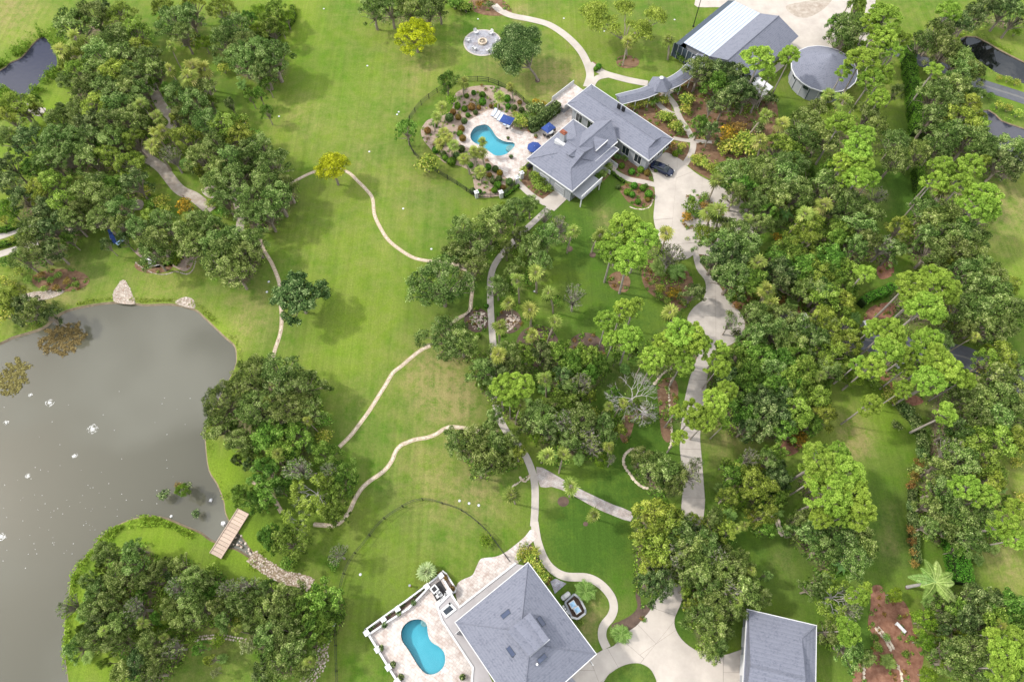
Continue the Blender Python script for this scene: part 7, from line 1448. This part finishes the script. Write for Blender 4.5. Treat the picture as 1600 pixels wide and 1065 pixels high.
# royal palm: each frond is a part
rp0 = U(1417.5, 916.5); rp1 = U(1447, 911, 4.6); RP = thing('royal_palm', 'royal palm with eight long feathery fronds and a pale trunk in the lower right', 'palm', (rp0.x, rp0.y, 0)); top = rp1 - rp0; top.z = 5.6
b = MB(); b.line([Vector((0, 0, -.1)), top * .25, top * .5, top * .8, top], .24, .19, 10); b.build('trunk', MT['dead'], RP); MB().tube(top, top + Vector((.15, 0, 1.0)), .17, .1, 8).build('crownshaft', MT['lime'] if 0 else mat('crownshaft_green', (.16, .25, .07), .5), RP); c_ = top + Vector((.15, 0, .9))
for i, (ang, L2, v) in enumerate(((168, 3.9, .75), (98, 3.5, .5), (66, 3.5, .85), (22, 3.7, .6), (-2, 3.2, .8), (-48, 3.9, .75), (-62, 3.3, .6), (-135, 3.3, .45), (-165, 2.4, .5), (125, 2.6, .5))):
    V, F, var = [], [], []; random.seed(i); frond_geo(V, F, var, Vector((0, 0, 0)), math.radians(ang), L2, .45, .55, .72, 24, v, .06, .075); me_ = np_mesh('frond', [tuple(v_) for v_ in V], F, None, {'var': ('FACE', var)}); p = link_mesh('frond', me_, RP, MT['palm']); p.location = c_
# banana plant leaves as parts
for px, py, lb in ((1309, 880, 'banana plant with broad upright leaves above the dying tree'), (1224, 338, 'big leaved banana plant beside the yellow flowers in the middle wood')):
    t = thing_at('banana_plant', lb, 'plant', px, py); random.seed(int(px))
    for i in range(8):
        a = i * 2.4; L2 = random.uniform(1.5, 2.1); b = MB(); n = 6; rows = []
        for k in range(n + 1): s = k / n; h = L2 * s; z = 1.2 + 1.3 * s - 1.7 * s * s; w = .32 * math.sin(math.pi * min(.97, s + .08)) + .03; cx, cy = h * math.cos(a), h * math.sin(a); sx, sy = -math.sin(a) * w, math.cos(a) * w; rows.append(((cx - sx, cy - sy, z - .1), (cx, cy, z), (cx + sx, cy + sy, z - .1)))
        for r_ in rows: b.v += list(r_)
        for k in range(n): q = k * 3; b.f += [(q, q + 1, q + 4, q + 3), (q + 1, q + 2, q + 5, q + 4)]
        b.build('leaf', MT['greenleaf'] if 'greenleaf' in MT else MT.setdefault('greenleaf', mat('banana_leaf', (.07, .20, .035), .45, .4, (1.5, .2, (.14, .28, .05)))), t)
    MB().tube((0, 0, 0), (0, 0, 1.3), .14, .1, 8).build('stem', MT['palmbark'], t)
# undergrowth on the wood floors: leaves, ferns and low scrub nobody could count
def undergrowth():
    rng = np.random.default_rng(77); xs, ys = [], []
    pts = [(x, y, r) for x, y, r, k in VEG if k in 'oydgvpsab' and r > 12]
    K = 360; P_ = []; 
    for px, py, r in pts:
        c = U(px, py, 2); R_ = M(r, py) * 1.5; a = rng.random(K) * 6.283; q = R_ * np.sqrt(rng.random(K)); P_.append(np.c_[c.x + q * np.cos(a), c.y + q * np.sin(a)])
    P_ = np.concatenate(P_); d_, l_, s_, li_ = turf_attr(P_[:, 0], P_[:, 1]); n1 = np.sin(P_[:, 0] * 1.3 + 2 * np.sin(P_[:, 1] * .7)) * np.cos(P_[:, 1] * 1.1 + P_[:, 0] * .4)
    keep = (li_ > .15) & (n1 + .8 * li_ + rng.normal(size=len(P_)) * .3 > .1)
    for ring in (pond_w, canal_w, bl1_w, bl2_w): keep &= ~inpoly(P_[:, 0], P_[:, 1], ring)
    for o in bpy.data.objects:                      # keep paths, drives and roofs clear
        if o.type == 'MESH' and o.get('kind') == 'structure' and o.name.split('.')[0] in ('driveway', 'walkway', 'sandy_track', 'footpath', 'road', 'paver_path', 'patio', 'gravel_yard', 'path_bed', 'terrace', 'sandy_clearing', 'lawn_island'):
            vv = np.array([v.co[:2] for v in o.data.vertices]); lo, hi = vv.min(0) - .4, vv.max(0) + .4; idx = np.where(keep & (P_[:, 0] > lo[0]) & (P_[:, 0] < hi[0]) & (P_[:, 1] > lo[1]) & (P_[:, 1] < hi[1]))[0]
            for f in o.data.polygons:
                if f.normal.z < .5 or not len(idx): continue
                pl_ = [tuple(o.data.vertices[i].co[:2]) for i in f.vertices]; mn = np.min(pl_, 0); mxx = np.max(pl_, 0); sub = idx[(P_[idx, 0] > mn[0]) & (P_[idx, 0] < mxx[0]) & (P_[idx, 1] > mn[1]) & (P_[idx, 1] < mxx[1])]
                if len(sub): keep[sub[inpoly(P_[sub, 0], P_[sub, 1], pl_)]] = False
    P_ = P_[keep]; n = len(P_); hump = .3 + 1.0 * np.clip(np.sin(P_[:, 0] * .9) * np.cos(P_[:, 1] * .8), 0, 1)
    kind_ = (np.sin(P_[:, 0] * .35 + 1) * np.cos(P_[:, 1] * .3) + rng.normal(size=n) * .3) > .1
    for nm, m_, mk in (('undergrowth', kind_, 'green'), ('leaf_scrub', ~kind_, 'olive')):
        q = P_[m_]; k = len(q); me_ = leaf_mesh(nm, np.c_[q, rng.random(k) * hump[m_]], rng.normal(size=(k, 3)) * .5 + np.array([0, 0, .8]), rng.uniform(.12, .26, k), .5, np.clip(rng.normal(.42, .22, k), 0, 1)); props(link_mesh(nm, me_, None, MT[mk]), ('low green scrub' if mk == 'green' else 'olive leafy scrub') + ' covering the ground under the trees', 'undergrowth', None, 'stuff')
undergrowth()
def bed_plants():
    rng = np.random.default_rng(99); G = {'croton': [], 'green': [], 'red': []}
    for w in BEDS + [pxpoly(GB, 0, 3)]:
        xs = [p[0] for p in w]; ys = [p[1] for p in w]; ar = abs(area2(w)) / 2
        for _ in range(int(ar * 1.0)):
            x, y = rng.uniform(min(xs), max(xs)), rng.uniform(min(ys), max(ys))
            if not inpoly(np.array([x]), np.array([y]), w)[0] or inpoly(np.array([x]), np.array([y]), PATW)[0] or any(inpoly(np.array([x]), np.array([y]), q)[0] for q in CLEAR): continue
            k = ['croton', 'green', 'red', 'green'][int(rng.integers(4))]; r = rng.uniform(.25, .6); n = int(90 * r); dd = norm(rng.normal(size=(n, 3))); dd[:, 2] = np.abs(dd[:, 2]); G[k].append((dd * r * rng.uniform(.4, 1, (n, 1)) + np.array([x, y, .03]), dd))
    for k, L in G.items():
        q = np.concatenate([l[0] for l in L]); nn = np.concatenate([l[1] for l in L]); n = len(q); me_ = leaf_mesh('bed_plants', q, nn + rng.normal(size=(n, 3)) * .5 + np.array([0, 0, .3]), rng.uniform(.07, .15, n), .5, np.clip(rng.normal(.45, .2, n), 0, 1)); props(link_mesh('bed_plants', me_, None, MT[k]), {'croton': 'small yellow green plants dotted over the mulch beds', 'green': 'small green plants dotted over the mulch beds', 'red': 'small reddish plants dotted over the mulch beds'}[k], 'bed plants', None, 'stuff')
PATW = [(p.x, p.y) for p in pxpoly(PAT, 0, 3)]
CLEAR = [[(p.x, p.y) for p in (fr_.p(-.3, -.3, 0), fr_.p(a_ + .3, -.3, 0), fr_.p(a_ + .3, b_ + .3, 0), fr_.p(-.3, b_ + .3, 0))] for fr_, a_, b_ in ((fA, aA, bA), (fB, aB, bB))]
for o in bpy.data.objects:
    if o.name.split('.')[0] == 'walkway':
        for f in o.data.polygons:
            if f.normal.z > .5: CLEAR.append([tuple(o.data.vertices[i].co[:2]) for i in f.vertices])
bed_plants()
flush_labels()
